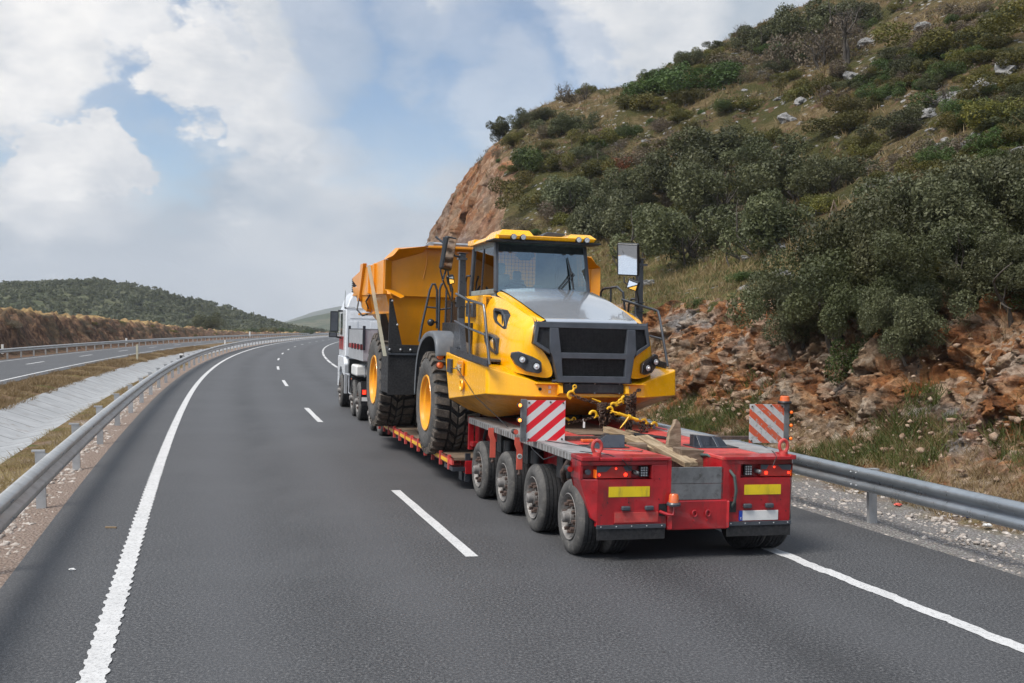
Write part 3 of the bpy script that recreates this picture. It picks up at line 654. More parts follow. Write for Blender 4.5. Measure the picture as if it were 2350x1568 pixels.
# trace a photo point onto the hillside
_tt = np.concatenate([np.arange(12, 60, .25), np.arange(60, 190, .6)])
def on_hill(px, py, extra=0.):
    d = CFW+(px-1174.5)/F_PX*CRT-(py-784)/F_PX*CUP; P = CO+d*_tt[:, None]; s, off = inv_RP(P[:, 0], P[:, 1]); ok = off > 9
    h = np.full(len(s), -9.); h[ok] = hill_h(s[ok], off[ok]); b = np.where((P[:, 2] < h) & ok)[0]
    if not len(b): return None
    return P[b[0]], _tt[b[0]]
# ---------------------------------------------------------------- guard rails
WB = [(-.155, .02), (-.150, .0), (-.115, -.075), (-.055, -.075), (-.02, -.005), (.02, -.005), (.055, -.075), (.115, -.075), (.150, .0), (.155, .02)]   # (z, depth)
def guard_rail(label, s0, s1, off, side, z0, lean, label_cat='guard rail', dense=1., post_step=4.0, post_phase=0., zc=.60, beam='beam'):
    """side=+1: the traffic is on the smaller-off side of the beam's face -> face points to -off; posts stand behind"""
    e = empty('guard_rail'); tag(e, label, label_cat)
    s = np.concatenate([np.arange(s0, min(60, s1), .5*dense), np.arange(min(60, s1), s1+.1, 2.*dense)]); R = []
    for (z, d) in WB: R.append(RP(s, off+side*d+lean*(z+zc), z0+zc+z))
    V = np.concatenate([r[None] for r in R]); o = np_mesh('beam', V.reshape(-1, 3), grid_faces(len(WB), len(s)), MT[beam], e); m = o.modifiers.new('t', 'SOLIDIFY'); m.thickness = .006; m.offset = 0
    # splice overlaps with bolts
    b = MB()
    for k in np.arange(s0+post_phase, min(s1, 44), 4.0):
        for dz in (-.085, .085):
            for ds in (-.06, .06): P = RP(k+ds, off+side*(-.078)+lean*(zc+dz), z0+zc+dz)[()]; b.ball(P, .013, 5)
    if b.v: b.build('bolts', MT['galv'], e)
    n = 0
    for k in np.arange(s0+post_phase, s1, post_step):
        if n > 98: break
        n += 1; th = float(np.interp(k, _ss, _th)); ca, sa = math.cos(th), math.sin(th); m = MB()
        def L(a, q, z): P = RP(k, off+a+lean*(z), z0)[()]; return (P[0]-sa*q, P[1]+ca*q, z0+z)     # a across, q along
        po = side*.20; h = zc+.13; wq = .03; t = .006
        # C-section post
        wa = .06; a0 = po-wa; a1 = po+wa
        m.hexa([L(a0, -wq, -.25), L(a1, -wq, -.25), L(a1, -wq+t, -.25), L(a0, -wq+t, -.25)], [L(a0, -wq, h), L(a1, -wq, h), L(a1, -wq+t, h), L(a0, -wq+t, h)])
        for aa in (a0, a1-t): m.hexa([L(aa, -wq+t, -.25), L(aa+t, -wq+t, -.25), L(aa+t, wq, -.25), L(aa, wq, -.25)], [L(aa, -wq+t, h), L(aa+t, -wq+t, h), L(aa+t, wq, h), L(aa, wq, h)])
        # spacer between post and beam
        q0 = side*.0; q1 = side*.14
        for dq in (-.035, .03): m.hexa([L(min(q0, q1), dq, zc-.09), L(max(q0, q1), dq, zc-.09), L(max(q0, q1), dq+.005, zc-.09), L(min(q0, q1), dq+.005, zc-.09)], [L(min(q0, q1), dq, zc+.09), L(max(q0, q1), dq, zc+.09), L(max(q0, q1), dq+.005, zc+.09), L(min(q0, q1), dq+.005, zc+.09)])
        tq = side*.30; m.hexa([L(min(tq, a0), -.035, h-.02), L(max(tq, a1), -.035, h-.02), L(max(tq, a1), .04, h-.02), L(min(tq, a0), .04, h-.02)], [L(min(tq, a0), -.035, h+.004), L(max(tq, a1), -.035, h+.004), L(max(tq, a1), .04, h+.004), L(min(tq, a0), .04, h+.004)])
        m.build('post', MT['galv'], e)
    return e
gl = guard_rail('long galvanised crash barrier curving along the left edge of the near carriageway', -12, 330, -4.62, -1, 0, -.045, post_phase=0.)
gr_ = guard_rail('galvanised crash barrier on the right verge below the rock face', -16, 210, 5.72, 1, -.03, -.045, post_phase=1.5, beam='beam_r')
gf = guard_rail('crash barrier along the far edge of the opposite carriageway', 20, 400, -19.6, -1, -.50, -.045, dense=2, post_step=4.0)
# yellow triangular reflector on the right beam
m = MB(); k = 3.55
a = RP(k, 5.72-.078, .0)[()]; th = float(np.interp(k, _ss, _th)); T = Vector((-math.sin(th), math.cos(th), 0)); Nn = Vector((-math.cos(th), -math.sin(th), 0))
c0 = Vector((a[0], a[1], .57)); m.prism([tuple(c0-T*.02+Vector((0, 0, .055))), tuple(c0-T*.02-Vector((0, 0, .055))), tuple(c0-T*.10)], tuple(Nn*.03)); m.build('reflector', MT['strip'], gr_)
# marker posts
def marker_post(px, py, hpx, label, colour, wpx=6, cap=None, w=0.):
    d = CFW+(px-1174.5)/F_PX*CRT-(py-784)/F_PX*CUP; t = (w-CAM_H)/d[2]; P = CO+d*t; h = hpx/F_PX*t; r = wpx/F_PX*t/2; e = empty('marker_post', P); tag(e, label, 'marker post', 'marker posts in the median and beyond')
    m = MB(); m.hexa([(-r, -r*.6, -.2), (r, -r*.6, -.2), (r, r*.6, -.2), (-r, r*.6, -.2)], [(-r-.03*h, -r*.6, h*.96), (r-.03*h, -r*.6, h), (r-.03*h, r*.6, h), (-r-.03*h, r*.6, h*.96)]); m.build('post', colour, e)
    if cap: m = MB(); m.box((-r*1.1-.03*h, -r*.75, h*.62), (r*1.1-.02*h, r*.75, h*.86)); m.build('reflector_band', cap, e)
marker_post(315, 824, 34, 'slim pale yellow marker post standing in the median', MT['strap'], 4.5)
marker_post(417, 826, 17, 'short black marker post with white band by the ditch', MT['black'], 8, MT['plate_white'])
marker_post(6, 806, 16, 'white post at the left end of the far barrier', MT['plate_white'], 5)
marker_post(290, 786, 10, 'white post behind the far barrier by the earth bank', MT['plate_white'], 4)
marker_post(516, 789, 8, 'small white post at the bend of the far barrier', MT['plate_white'], 3)
marker_post(573, 771, 10, 'tiny white post near the vanishing bend', MT['plate_white'], 3)
# debris
P = T0 = None
def on_plane(px, py, w=0.):
    d = CFW+(px-1174.5)/F_PX*CRT-(py-784)/F_PX*CUP; t = (w-CAM_H)/d[2]; return Vector(CO+d*t)
a, b = on_plane(241, 1212), on_plane(268, 1212); m = MB(); m.box((-.5*(b-a).length, -.012, .0), (.5*(b-a).length, .012, .018)); o = m.build('wooden_stick', MT['wood'], None, .003); o.location = (a+b)/2; tag(o, 'small pale stick lying on the asphalt left of the edge line', 'stick')
def litter(px, py, size, label, mat, w=0.):
    r = random.Random(int(px)); bm = bmesh.new(); bmesh.ops.create_icosphere(bm, subdivisions=2, radius=size)
    for v in bm.verts: v.co = Vector((v.co.x*r.uniform(.7, 1.5), v.co.y*r.uniform(.6, 1.1), v.co.z*r.uniform(.25, .6)))
    me = bpy.data.meshes.new('litter'); bm.to_mesh(me); bm.free(); me.materials.append(mat); o = bpy.data.objects.new('litter', me); COL.objects.link(o); o.location = on_plane(px, py, w)+Vector((0, 0, size*.3)); tag(o, label, 'litter')
litter(52, 1078, .09, 'crumpled white bag in the dry grass left of the barrier', MT['plate_white'], -.25)
litter(163, 1005, .07, 'white scrap beside the ditch behind the barrier', MT['plate_white'], -.2)
litter(166, 1309, .03, 'tiny white scrap on the gravel at the asphalt edge', MT['plate_white'])
litter(2265, 1208, .06, 'white and blue crushed can behind the right barrier', MT['plate_white'], -.05)
litter(2218, 1187, .05, 'pale blue scrap behind the right barrier', MT['blue'], -.05)
litter(2060, 1160, .05, 'red and white can behind the right barrier', MT['pink'], -.05)
0 and litter(150, 1165, .13, 'dark clump of earth at the foot of the second barrier post', MT['tread'], -.02); 0 and litter(285, 1080, .1, 'dark clump of earth at the foot of the third barrier post', MT['tread'], -.02)
# old fence remains on the hill are built after the terrain helper
for i, (px, py, h) in enumerate([(1312, 345, 42), (1345, 380, 45), (1357, 388, 30), (1372, 392, 40)]):
    r = on_hill(px, py)
    if r is not None:
        P, t = r; hh = h/F_PX*t; m = MB(); m.tube([(0, 0, -.2), (-.05*hh, 0, hh)], .03, 6); o = m.build('fence_post', MT['nut'], None); o.location = P; tag(o, 'thin rusty fence post on the left slope, %s' % ['alone at the top', 'second from the top', 'third from the top', 'lowest'][i], 'fence post', 'old fence posts on the slope')
r = on_hill(1912, 505)
if r is not None:
    P, t = r; m = MB(); h = 45/F_PX*t; m.tube([(-.25*h, 0, 0), (0, 0, h)], .03, 6); m.tube([(.3*h, 0, 0), (0, 0, h*.95)], .03, 6); o = m.build('wooden_stake', MT['wood_old'], None); o.location = P; tag(o, 'crossed grey stakes in the gap left of the silvery oaks', 'stake')
# ---------------------------------------------------------------- vehicle frame: u right, v forward, w up
YAW, TX, TY = .2772, 2.0516, 12.0353
def vehicle(name, label, cat, rz=0., at=(0, 0, 0)):
    e = empty(name); ca, sa = math.cos(YAW), math.sin(YAW); u, v, w = at; e.location = (TX+u*ca-v*sa, TY+u*sa+v*ca, w); e.rotation_euler = (0, 0, YAW+rz); return tag(e, label, cat)
def sub(m, name, mat, par, **k): return m.build(name, MT[mat] if isinstance(mat, str) else mat, par, **k)
def grp(name, par, loc=(0, 0, 0)):
    e = empty(name, loc); e.parent = par; return e
def truck_wheel(par, u, v, r, width, side, rimmat='rim', hub=True, name='wheel', rr_=.60, tilt=0., deep=.09):
    """side -1: outer face looks to -u"""
    W = width; R = r; m = MB(); s = side
    prof = [(0, R*rr_), (0.004, R*rr_+.01), (-.018, R*.70), (-.026, R*.80), (-.014, R*.90), (.0, R*.955), (.018, R*.985), (.035, R)]
    pts = [(s*(-a), q) for a, q in prof]
    inner = W
    g = []; x = .035; gw = .012
    nst = 4; st = (W-.07)/nst
    for k in range(nst):
        g += [(x, R), (x+st-gw, R), (x+st-gw+.002, R-.014), (x+st-.002, R-.014)]; x += st
    g += [(W-.035, R), (W-.01, R*.97), (W, R*.85), (W-.005, R*rr_)]
    full = [(-s*a, q) for a, q in prof]+[(-s*a, q) for a, q in g]
    t = MB(); t.lathe(full, (u, v, r), 'x', 56); n_side = 7
    # sidewall faces get the dusty material
    L = len(full)
    per = L-1
    for i in range(len(t.f)): t.m[i] = 0 if (i % per) < n_side else 1
    o = t.build(name, [MT['sidewall'], MT['tread']], par); o.name = name
    o2 = MB(); rf = R*rr_
    if deep: rim = [(-.012, rf+.012), (-.018, rf+.004), (.0, rf-.008), (.02, rf-.02), (deep, rf-.045), (deep+.01, rf*.80), (deep-.035, rf*.62), (deep-.045, rf*.40), (deep-.045, .0)]
    o2.lathe([(-s*a, q) for a, q in rim], (u, v, r), 'x', 40); ro = sub(o2, 'rim', rimmat, o)
    if hub:
        h = MB(); hx = u-s*(deep-.05)
        hr = R*.17; h.lathe([(0, hr*1.25), (s*.05, hr*1.2), (s*.055, hr*.95), (s*.115, hr*.85), (s*.13, hr*.6), (s*.13, 0)], (hx, v, r), 'x', 20); sub(h, 'hub', rimmat, o)
        b = MB()
        for k in range(10):
            a = k*math.pi/5+.2; b.cyl((hx+s*.03, v+math.cos(a)*rf*.66, r+math.sin(a)*rf*.66), .021, .075, 'x', 7)
        for k in range(8):
            a = k*math.pi/4+.6; b.box((hx+s*.0, v+math.cos(a)*rf*.5-.012, r+math.sin(a)*rf*.5-.012), (hx+s*.03, v+math.cos(a)*rf*.5+.012, r+math.sin(a)*rf*.5+.012))
        sub(b, 'wheel_nuts', 'nut', o)
    return o
def text_mesh(txt, size, loc, par, mat, name, rot):
    cu = bpy.data.curves.new(name, 'FONT'); cu.body = txt; cu.size = size; cu.extrude = .001; cu.align_x = 'CENTER'; cu.align_y = 'CENTER'
    o = bpy.data.objects.new(name, cu); me = bpy.data.meshes.new_from_object(o); bpy.data.objects.remove(o); me.materials.append(mat); q = bpy.data.objects.new(name, me); COL.objects.link(q); q.parent = par; q.location = loc; q.rotation_euler = rot; return q

TR = vehicle('lowbed_trailer', 'long red lowbed trailer carrying the yellow dump truck', 'trailer')
WD = 1.11
# frame under the deck
m = MB(); m.box((-.95, .35, .55), (-.55, 5.2, 1.02)); m.box((.55, .35, .55), (.95, 5.2, 1.02)); m.box((-.3, 2.4, .5), (.3, 5.1, .95)); m.box((-1.0, 5.0, .33), (1.0, 5.32, 1.06))
for v in (1.1, 2.45, 3.8): m.box((-1.0, v-.08, .62), (1.0, v+.08, .95))
sub(m, 'frame', 'red', TR, bevel=.01)
# axles, suspension, fenders
m = MB()
for k in range(4):
    v = .479+1.36*k; m.cyl((0, v, .41), .07, 1.7, 'x', 14); m.cyl((-.78, v+.3, .72), .11, .30, 'z', 14); m.cyl((.78, v+.3, .72), .11, .30, 'z', 14); m.box((-.9, v-.2, .38), (-.72, v+.4, .5)); m.box((.72, v-.2, .38), (.9, v+.4, .5))
    m.tube([(-1.02, v+.62, .95), (-1.05, v+.66, .8), (-1.0, v+.7, .62), (-.9, v+.72, .5)], .03, 8)
for v in (1.0, 2.4, 3.7): m.box((-1.18, v+.08, .74), (-.98, v+.3, 1.0)); m.cyl((-1.08, v+.0, .84), .085, .16, 'z', 12)
sub(m, 'suspension', 'black', TR)
m = MB(); m.tube([(-1.24, .62, 1.04), (-1.27, .8, .86), (-1.2, .96, .74), (-1.1, 1.0, .70)], .035, 10); sub(m, 'corrugated_hose', 'nut', TR)
# deck plates
m = MB(); m.box((-.93, .0, WD-.035), (-.30, 3.3, WD)); m.box((.30, .0, WD-.035), (.93, 5.3, WD)); m.box((-.93, 3.3, WD-.035), (.30, 5.3, WD)); sub(m, 'deck', 'red_top', TR, bevel=.006)
m = MB(); m.box((-.25, 1.5, WD-.2), (.28, 3.3, WD-.1)); m.box((-.5, 2.5, WD+.002), (.26, 4.6, WD+.012)); sub(m, 'dark_deck_plate', 'wood_old', TR)
for sd in (-1, 1):
    m = MB(); m.box(((1.285 if sd > 0 and 0 else sd*1.285), .30, WD-.012), (sd*.933, 5.25, WD+.006)); m.box((sd*1.285, .30, WD-.085), (sd*1.272, 5.25, WD-.010))
    for k in range(99):
        v = .33+k*.05; m.box((sd*1.287, v, WD-.08), (sd*1.292, v+.022, WD-.012))
    sub(m, 'walkway', 'tread_plate', TR)
# inner walls of the rear well
m = MB(); m.box((-.345, .0, .62), (-.30, 2.4, WD-.036)); m.box((.30, .0, .62), (.345, 2.4, WD-.036)); m.box((-.3, .3, .60), (.3, 2.4, .64)); sub(m, 'well_wall', 'red', TR)
# two rear lamp housings
def block(sd):
    q = grp('rear_housing', TR)
    def X(a): return sd*a if sd < 0 or a < 1.17 else 1.17+(a-1.17)*.2
    m = MB()
    # outline of the rear face (u outward, w): recess for the lamps left open
    D = .36
    m.box((X(.345), 0, .37), (X(1.15), D, .875))                      # lower plate body
    m.hexa([(X(1.15), 0, .42), (X(1.15), D, .42), (X(1.215), D, .46), (X(1.20), .03, .46)], [(X(1.15), 0, .875), (X(1.15), D, .875), (X(1.33), D, .875), (X(1.33), .06, .875)])
    m.box((X(.345), 0, .875), (X(.53), D, 1.03)); m.box((X(1.295), .05, .875), (X(1.33), D, 1.03)); m.box((X(.53), .10, .875), (X(1.295), D, 1.03))
    m.box((X(.345), 0, 1.03), (X(1.16), D, 1.075)); m.hexa([(X(1.16), 0, 1.03), (X(1.33), .05, 1.03), (X(1.33), D, 1.03), (X(1.16), D, 1.03)], [(X(1.16), 0, 1.075), (X(1.33), .05, 1.075), (X(1.33), D, 1.075), (X(1.16), D, 1.075)])
    m.box((X(.33), -.025, 1.078), (X(1.13), .3, 1.112)); m.box((X(1.135), -.02, 1.078), (X(1.34), .34, 1.125))
    sub(m, 'housing_shell', 'red', q, bevel=.008)
    # lamp cluster
    l = MB(); a0, a1 = (.75, 1.15) if sd < 0 else (.79, 1.17); l.box((X(a0), .035, .885), (X(a1), .10, 1.015)); lo = sub(l, 'tail_lamp', 'red_lens', q, bevel=.006)
    l = MB(); l.prism([(X(a1), .033, .955), (X(a1), .033, 1.015), (X(a1-.17), .033, 1.015), (X(a1-.11), .033, .96)], (0, -.006, 0)); l.prism([(X(a0), .033, .965), (X(a0), .033, 1.015), (X(a0+.10), .033, 1.015), (X(a0+.07), .033, .965)], (0, -.006, 0)); sub(l, 'clear_panel', 'grey', lo)
    for (uu, ww, r) in (((a0+.07), .925, .020), (a1-.03, .925, .014), ((a0+a1)/2-.02, .99, .011)): l = MB(); l.cyl((X(uu), .031, ww), r, .006, 'y', 12); sub(l, 'lit_bulb', 'red_lit', lo)
    l = MB(); l.cyl((X((a0+a1)/2), .034, .93), .001, .001, 'y', 3); l = MB(); l.box((X(a1), .03, .89), (X(a1+.012), .1, .975)); sub(l, 'side_indicator', 'orange', lo)
    l = MB(); w0 = .55 if sd < 0 else .60; l.box((X(w0), .05, .895), (X(w0+.10), .09, 1.01)); wo = sub(l, 'work_lamp', 'black', q, bevel=.006); l = MB()
    for i in range(3):
        for j in range(4): l.cyl((X(w0+.022+i*.028), .047, .913+j*.027), .010, .008, 'y', 8)
    sub(l, 'led_grid', 'lens', wo)
    l = MB(); c = .70 if sd < 0 else .76
    l.cyl((X(c), .04, .945), .024, .10, 'y', 10); l.ball((X(c), -.01, .945), .02, 8); sub(l, 'socket', 'steel', q)
    if sd < 0: l = MB(); l.cyl((X(1.245), .045, .955), .030, .04, 'y', 12); sub(l, 'round_socket', 'grey', q)
    l = MB(); a = (.55, 1.02) if sd < 0 else (.58, 1.03); l.box((X(a[0]), -.004, .69), (X(a[1]), .001, .80)); sub(l, 'reflective_strip', 'strip', q)
    # plate, caps
    if sd < 0: l = MB(); l.box((-.95, -.012, .415), (-.45, -.002, .525)); lo = sub(l, 'blank_plate', 'red_top', q, bevel=.003); l = MB(); l.box((-.96, -.008, .405), (-.44, .002, .535)); sub(l, 'plate_frame', 'red', lo)
    else:
        l = MB(); l.box((.56, -.012, .405), (1.0, -.002, .515)); lo = sub(l, 'number_plate', 'plate_white', q, bevel=.003); l = MB(); l.box((.52, -.013, .405), (.56, -.002, .515)); sub(l, 'blue_band', 'blue', lo); text_mesh('E', .035, (.54, -.015, .43), lo, MT['plate_white'], 'country_letter', (math.pi/2, 0, 0))
    for c in ((.83, .56) if sd < 0 else (.61, .88)): l = MB(); l.box((X(c)-.05, -.05, .545), (X(c)+.05, .0, .595)); sub(l, 'plate_light', 'grey', q, bevel=.015)
    # bolt holes
    l = MB()
    for (uu, ww) in ((1.03, .63), (.79, .63), (.44, .88), (.44, .66), (1.1, .5)): l.cyl((X(uu), .0, ww), .007, .006, 'y', 8)
    sub(l, 'bolt_hole', 'black', q)
    # mudflap
    l = MB(); l.box((X(.37), -.02, .235), (X(1.15), -.008, .365)); fo = sub(l, 'mudflap', 'tread', q); l = MB(); l.box((X(.365), -.03, .355), (X(1.155), -.006, .395)); sub(l, 'flap_bar', 'grey', fo)
    l = MB()
    for k in range(5): l.ball((X(.41+k*.175), -.032, .378), .008, 6)
    sub(l, 'flap_bolts', 'galv', fo)
    # lifting eye
    l = MB(); uo = X(1.12); l.tube([(uo+.0, .10+.048*math.cos(t*.5236)*0, 1.225+.058*math.sin(t*.5236)) if 0 else (uo+.052*math.cos(t*.5236), .12, 1.215+.070*math.sin(t*.5236)) for t in range(12)], .020, 8, closed=True); l.cyl((uo, .12, 1.13), .048, .05, 'z', 12); sub(l, 'lifting_eye', 'red_top', q)
    return q
HL = block(-1); HR = block(1)
# centre: beam and steel panel
m = MB(); m.box((-.335, -.02, .32), (.375, .3, .64)); m.prism([(-.345, .0, .32), (-.345, .0, .62), (-.295, -.06, .64), (-.295, -.06, .33)], (0, .2, 0)); m.prism([(.345, .0, .32), (.345, .0, .62), (.385, -.05, .64), (.385, -.05, .33)], (0, .2, 0)); sub(m, 'rear_beam', 'red', TR, bevel=.015)
m = MB(); m.box((-.30, .0, .822), (.325, .03, 1.0)); m.box((-.30, .0, .645), (.325, .03, .818)); sub(m, 'steel_panel', 'steel', TR, bevel=.003)
for uu in (-.03, .13):
    m = MB(); m.tube([(uu+.028*math.cos(t*.63), -.035, .50+.035*math.sin(t*.63)) for t in range(10)], .010, 6, closed=True); m.cyl((uu, -.025, .42), .012, .02, 'y', 8); sub(m, 'tie_ring', 'red', TR)
for q in ((-.44, -.35, .48, .61), (.40, .48, .50, .62)): m = MB(); m.box((q[0], -.012, q[2]), (q[1], .02, q[3])); sub(m, 'access_hole', 'black', TR)
m = MB(); m.tube([(-.44, -.02, .53), (-.36, -.05, .50), (-.30, -.08, .50), (-.29, -.08, .60)], .018, 8); sub(m, 'beacon_bracket', 'red', TR)
def beacon(par, c, r, h, mat='orange_off', base='grey'):
    g_ = MB(); g_.lathe([(0, 0), (0, r*1.35), (.018, r*1.4), (.035, r*1.2), (.035, 0)], c, 'z', 18); o = sub(g_, 'beacon', base, par); q = MB(); x, y, z = c; q.lathe([(.035, r*1.02), (h*.9, r*.92), (h, r*.75), (h, 0)], c, 'z', 20); sub(q, 'beacon_lens', mat, o); return o
beacon(TR, (-.30, -.08, .60), .055, .125)
# air hose over the right housing
m = MB(); m.tube([(.22, .75, 1.06), (.30, .35, 1.09), (.37, .08, 1.03), (.43, -.05, .90), (.45, -.06, .75), (.445, -.04, .62), (.43, .0, .56)], .017, 10); sub(m, 'air_hose', 'hose', TR)
# side lamp and marker arms
for v, w in ((.32, .96), (2.45, 1.16)):
    m = MB(); m.cyl((-1.37, v, w), .034, .10, 'y', 12); o = sub(m, 'side_marker', 'black', TR); m = MB(); m.cyl((-1.37, v-.055, w), .030, .02, 'y', 12); sub(m, 'side_marker_lens', 'red_lens' if w < 1 else 'pink', o)
for v, b in ((2.42, True), (3.74, False)):
    m = MB(); p = [(0, 1.09), (0, 1.0), (.03, .93), (.03, .68), (-.05, .68), (-.05, .93), (-.08, 1.0), (-.08, 1.09)]
    m.prism([(-1.30+q*1.0, v, w) for q, w in p], (0, -.012, 0)); o = sub(m, 'marker_arm', 'pink', TR, bevel=.003); m = MB(); m.tube([(-1.31, v, .68), (-1.31, v, .64)], .014, 6); m.ball((-1.31, v-.0, .625), .024, 6); sub(m, 'arm_pivot', 'nut', o)
    if b: m = MB(); m.cyl((-1.31, v-.0145, .85), .034, .003, 'y', 24); so_ = sub(m, 'speed_sign', 'plate_white', o); text_mesh('80', .045, (-1.31, v-.018, .85), so_, MT['black'], 'speed_number', (math.pi/2, 0, 0))
# warning boards on sliding arms
def board(u0, u1, w0, w1, v, mat, lampside, lab):
    q = grp('warning_board', TR); q['label'] = lab; m = MB(); m.box((u0, v, w0), (u1, v+.012, w1)); sub(m, 'striped_plate', mat, q, bevel=.002)
    e = u0-.035 if lampside < 0 else u1+.035; m = MB(); m.box((e-.035, v-.012, w0-.0), (e+.035, v+.03, w1+.012)); sub(m, 'board_post', 'steel', q, bevel=.003)
    m = MB()
    for (uu, ww) in ((u0+.03, w1-.03), (u0+.3, w1-.02), (u1-.04, w0+.03), (u1-.03, w1-.03), (u0+.03, w0+.03)): m.cyl((uu, v-.004, ww), .012, .012, 'y', 8)
    sub(m, 'board_bolts', 'nut', q)
    for ww in ((w1-.06, w1-.24) if lampside < 0 else (w1-.10, w1-.27, w0+.06)):
        m = MB(); x = e+lampside*.055; m.cyl((x, v, ww), .028, .05, 'y', 12); o = sub(m, 'marker_lamp', 'black', q); m = MB(); m.ball((x, v-.028, ww), .022, 8); sub(m, 'marker_lamp_lens', 'lit_orange' if lampside < 0 else 'orange', o)
    return q
board(-1.43, -.935, 1.105, 1.605, 1.75, 'stripe_a', -1, 'clean red and white striped board on the left'); 
bR = board(1.56, 2.05, 1.075, 1.575, 1.75, 'stripe_b', 1, 'worn orange and white striped board on the right'); beacon(bR, (2.06, 1.76, 1.585), .065, .10, 'orange_off', 'black')
m = MB(); m.box((-1.45, 1.78, 1.12), (-.18, 1.84, 1.165)); m.box((.95, 1.78, 1.115), (1.60, 1.84, 1.16)); sub(m, 'board_arm', 'nut', TR, bevel=.004)
m = MB(); m.box((-.78, 1.55, 1.115), (-.62, 1.62, 1.15)); sub(m, 'orange_marker', 'orange_off', TR, bevel=.01)
# black wedge brackets
m = MB(); m.prism([(-.88, 1.02, 1.115), (-.48, .92, 1.12), (-.46, .98, 1.255), (-.66, 1.03, 1.26)], (.02, .16, .0)); m.box((-.93, .92, 1.112), (-.42, 1.25, 1.122)); sub(m, 'wedge_bracket', 'rail', TR, bevel=.004)
m = MB(); m.prism([(.43, 1.0, 1.115), (.88, 1.0, 1.115), (.80, 1.04, 1.22), (.45, 1.04, 1.25)], (.0, .12, .0)); m.box((.40, .85, 1.112), (.95, 1.25, 1.122)); m.prism([(.46, .88, 1.12), (.50, .88, 1.12), (.50, 1.0, 1.25), (.46, 1.0, 1.25)], (0, .01, 0)); m.prism([(.68, .88, 1.12), (.72, .88, 1.12), (.70, 1.0, 1.24), (.66, 1.0, 1.24)], (0, .01, 0)); sub(m, 'wedge_bracket', 'rail', TR, bevel=.004)
# black cables lying over the housings
m = MB(); m.tube([(-1.22, 2.4, 1.10), (-1.30, 1.9, 1.0), (-1.31, 1.4, .93), (-1.27, 1.0, 1.03), (-1.15, .55, 1.118), (-.98, .15, 1.13), (-.88, -.03, 1.09), (-.80, -.035, 1.0), (-.72, -.02, .96)], .006, 6); m.tube([(-1.2, 1.7, 1.12), (-.8, .7, 1.122), (-.45, .5, 1.122), (-.30, .8, 1.10)], .006, 6); m.tube([(1.7, 1.75, 1.07), (1.5, 1.2, 1.08), (1.1, .3, 1.125), (.95, -.03, 1.11), (.90, -.035, 1.0)], .005, 6); sub(m, 'cable', 'black', TR)
# wheels
for k in range(4):
    v = .479+1.36*k
    for sd in (-1, 1):
        truck_wheel(TR, -1.288 if sd < 0 else 1.215, v, .411, .27, sd)
        truck_wheel(TR, sd*.95, v, .411, .25, sd, hub=False, deep=.03)
m = MB(); m.box((-1.28, 5.27, .62), (-1.20, 5.33, 1.12)); m.box((-1.26, 5.1, .68), (-1.15, 5.3, .75)); sub(m, 'end_plate', 'red', TR, bevel=.005)
# sunken bed between the bogies
m = MB(); m.box((-1.30, 5.33, .36), (1.30, 13.2, .44)); m.box((-1.30, 5.33, .24), (-1.18, 13.2, .36)); m.box((1.18, 5.33, .24), (1.30, 13.2, .36)); m.box((-.25, 5.3, .22), (.25, 13.2, .36)); m.box((-1.1, 5.33, .44), (1.1, 5.6, 1.0)); sub(m, 'low_bed', 'red', TR, bevel=.006)
for a in (-1.5, .6):
    m = MB()
    for k in range(26): m.box((a, 5.4+k*.3, .442), (a+.9, 5.67+k*.3, .475))
    sub(m, 'bed_planks', 'wood_old', TR)
for sd in (-1, 1):
    m = MB(); m.box((sd*1.50, 5.4, .37), (sd*1.47, 13.15, .475))
    for k in range(13): m.box((sd*1.515, 5.6+k*.62, .28), (sd*1.47, 5.66+k*.62, .50)); m.prism([(sd*1.50, 5.62+k*.62, .37), (sd*1.30, 5.62+k*.62, .30), (sd*1.30, 5.62+k*.62, .37)], (0, .03, 0))
    sub(m, 'side_rail', 'red_top', TR); m = MB()
    for k in range(12): m.box((sd*1.508, 5.70+k*.62, .375), (sd*1.50, 6.18+k*.62, .43))
    sub(m, 'yellow_tape', 'hookyel', TR)
# gooseneck with its own axles at the front
m = MB(); m.prism([(-.9, 13.2, .36), (-.9, 13.2, .9), (-.9, 14.6, 1.38), (-.9, 17.4, 1.42), (-.9, 17.4, 1.15), (-.9, 14.9, 1.1), (-.9, 14.0, .45)], (1.8, 0, 0)); sub(m, 'gooseneck', 'red', TR, bevel=.02)
m = MB(); m.box((-1.25, 13.3, .86), (-1.05, 14.8, .98)); m.box((-1.22, 14.0, .98), (-1.0, 14.2, 1.1)); sub(m, 'neck_rail', 'hookyel', TR)
for v in (13.85, 15.1):
    for sd in (-1, 1): truck_wheel(TR, sd*1.27, v, .411, .27, sd)
# front underrun pieces visible behind the sunk wheels
m = MB(); m.box((-1.5, 5.36, .28), (-1.15, 5.95, .34)); m.box((-1.32, 5.5, .12), (-1.15, 5.7, .3)); m.box((-1.3, 5.36, .12), (-1.22, 5.42, .55)); sub(m, 'support_leg', 'rail', TR)

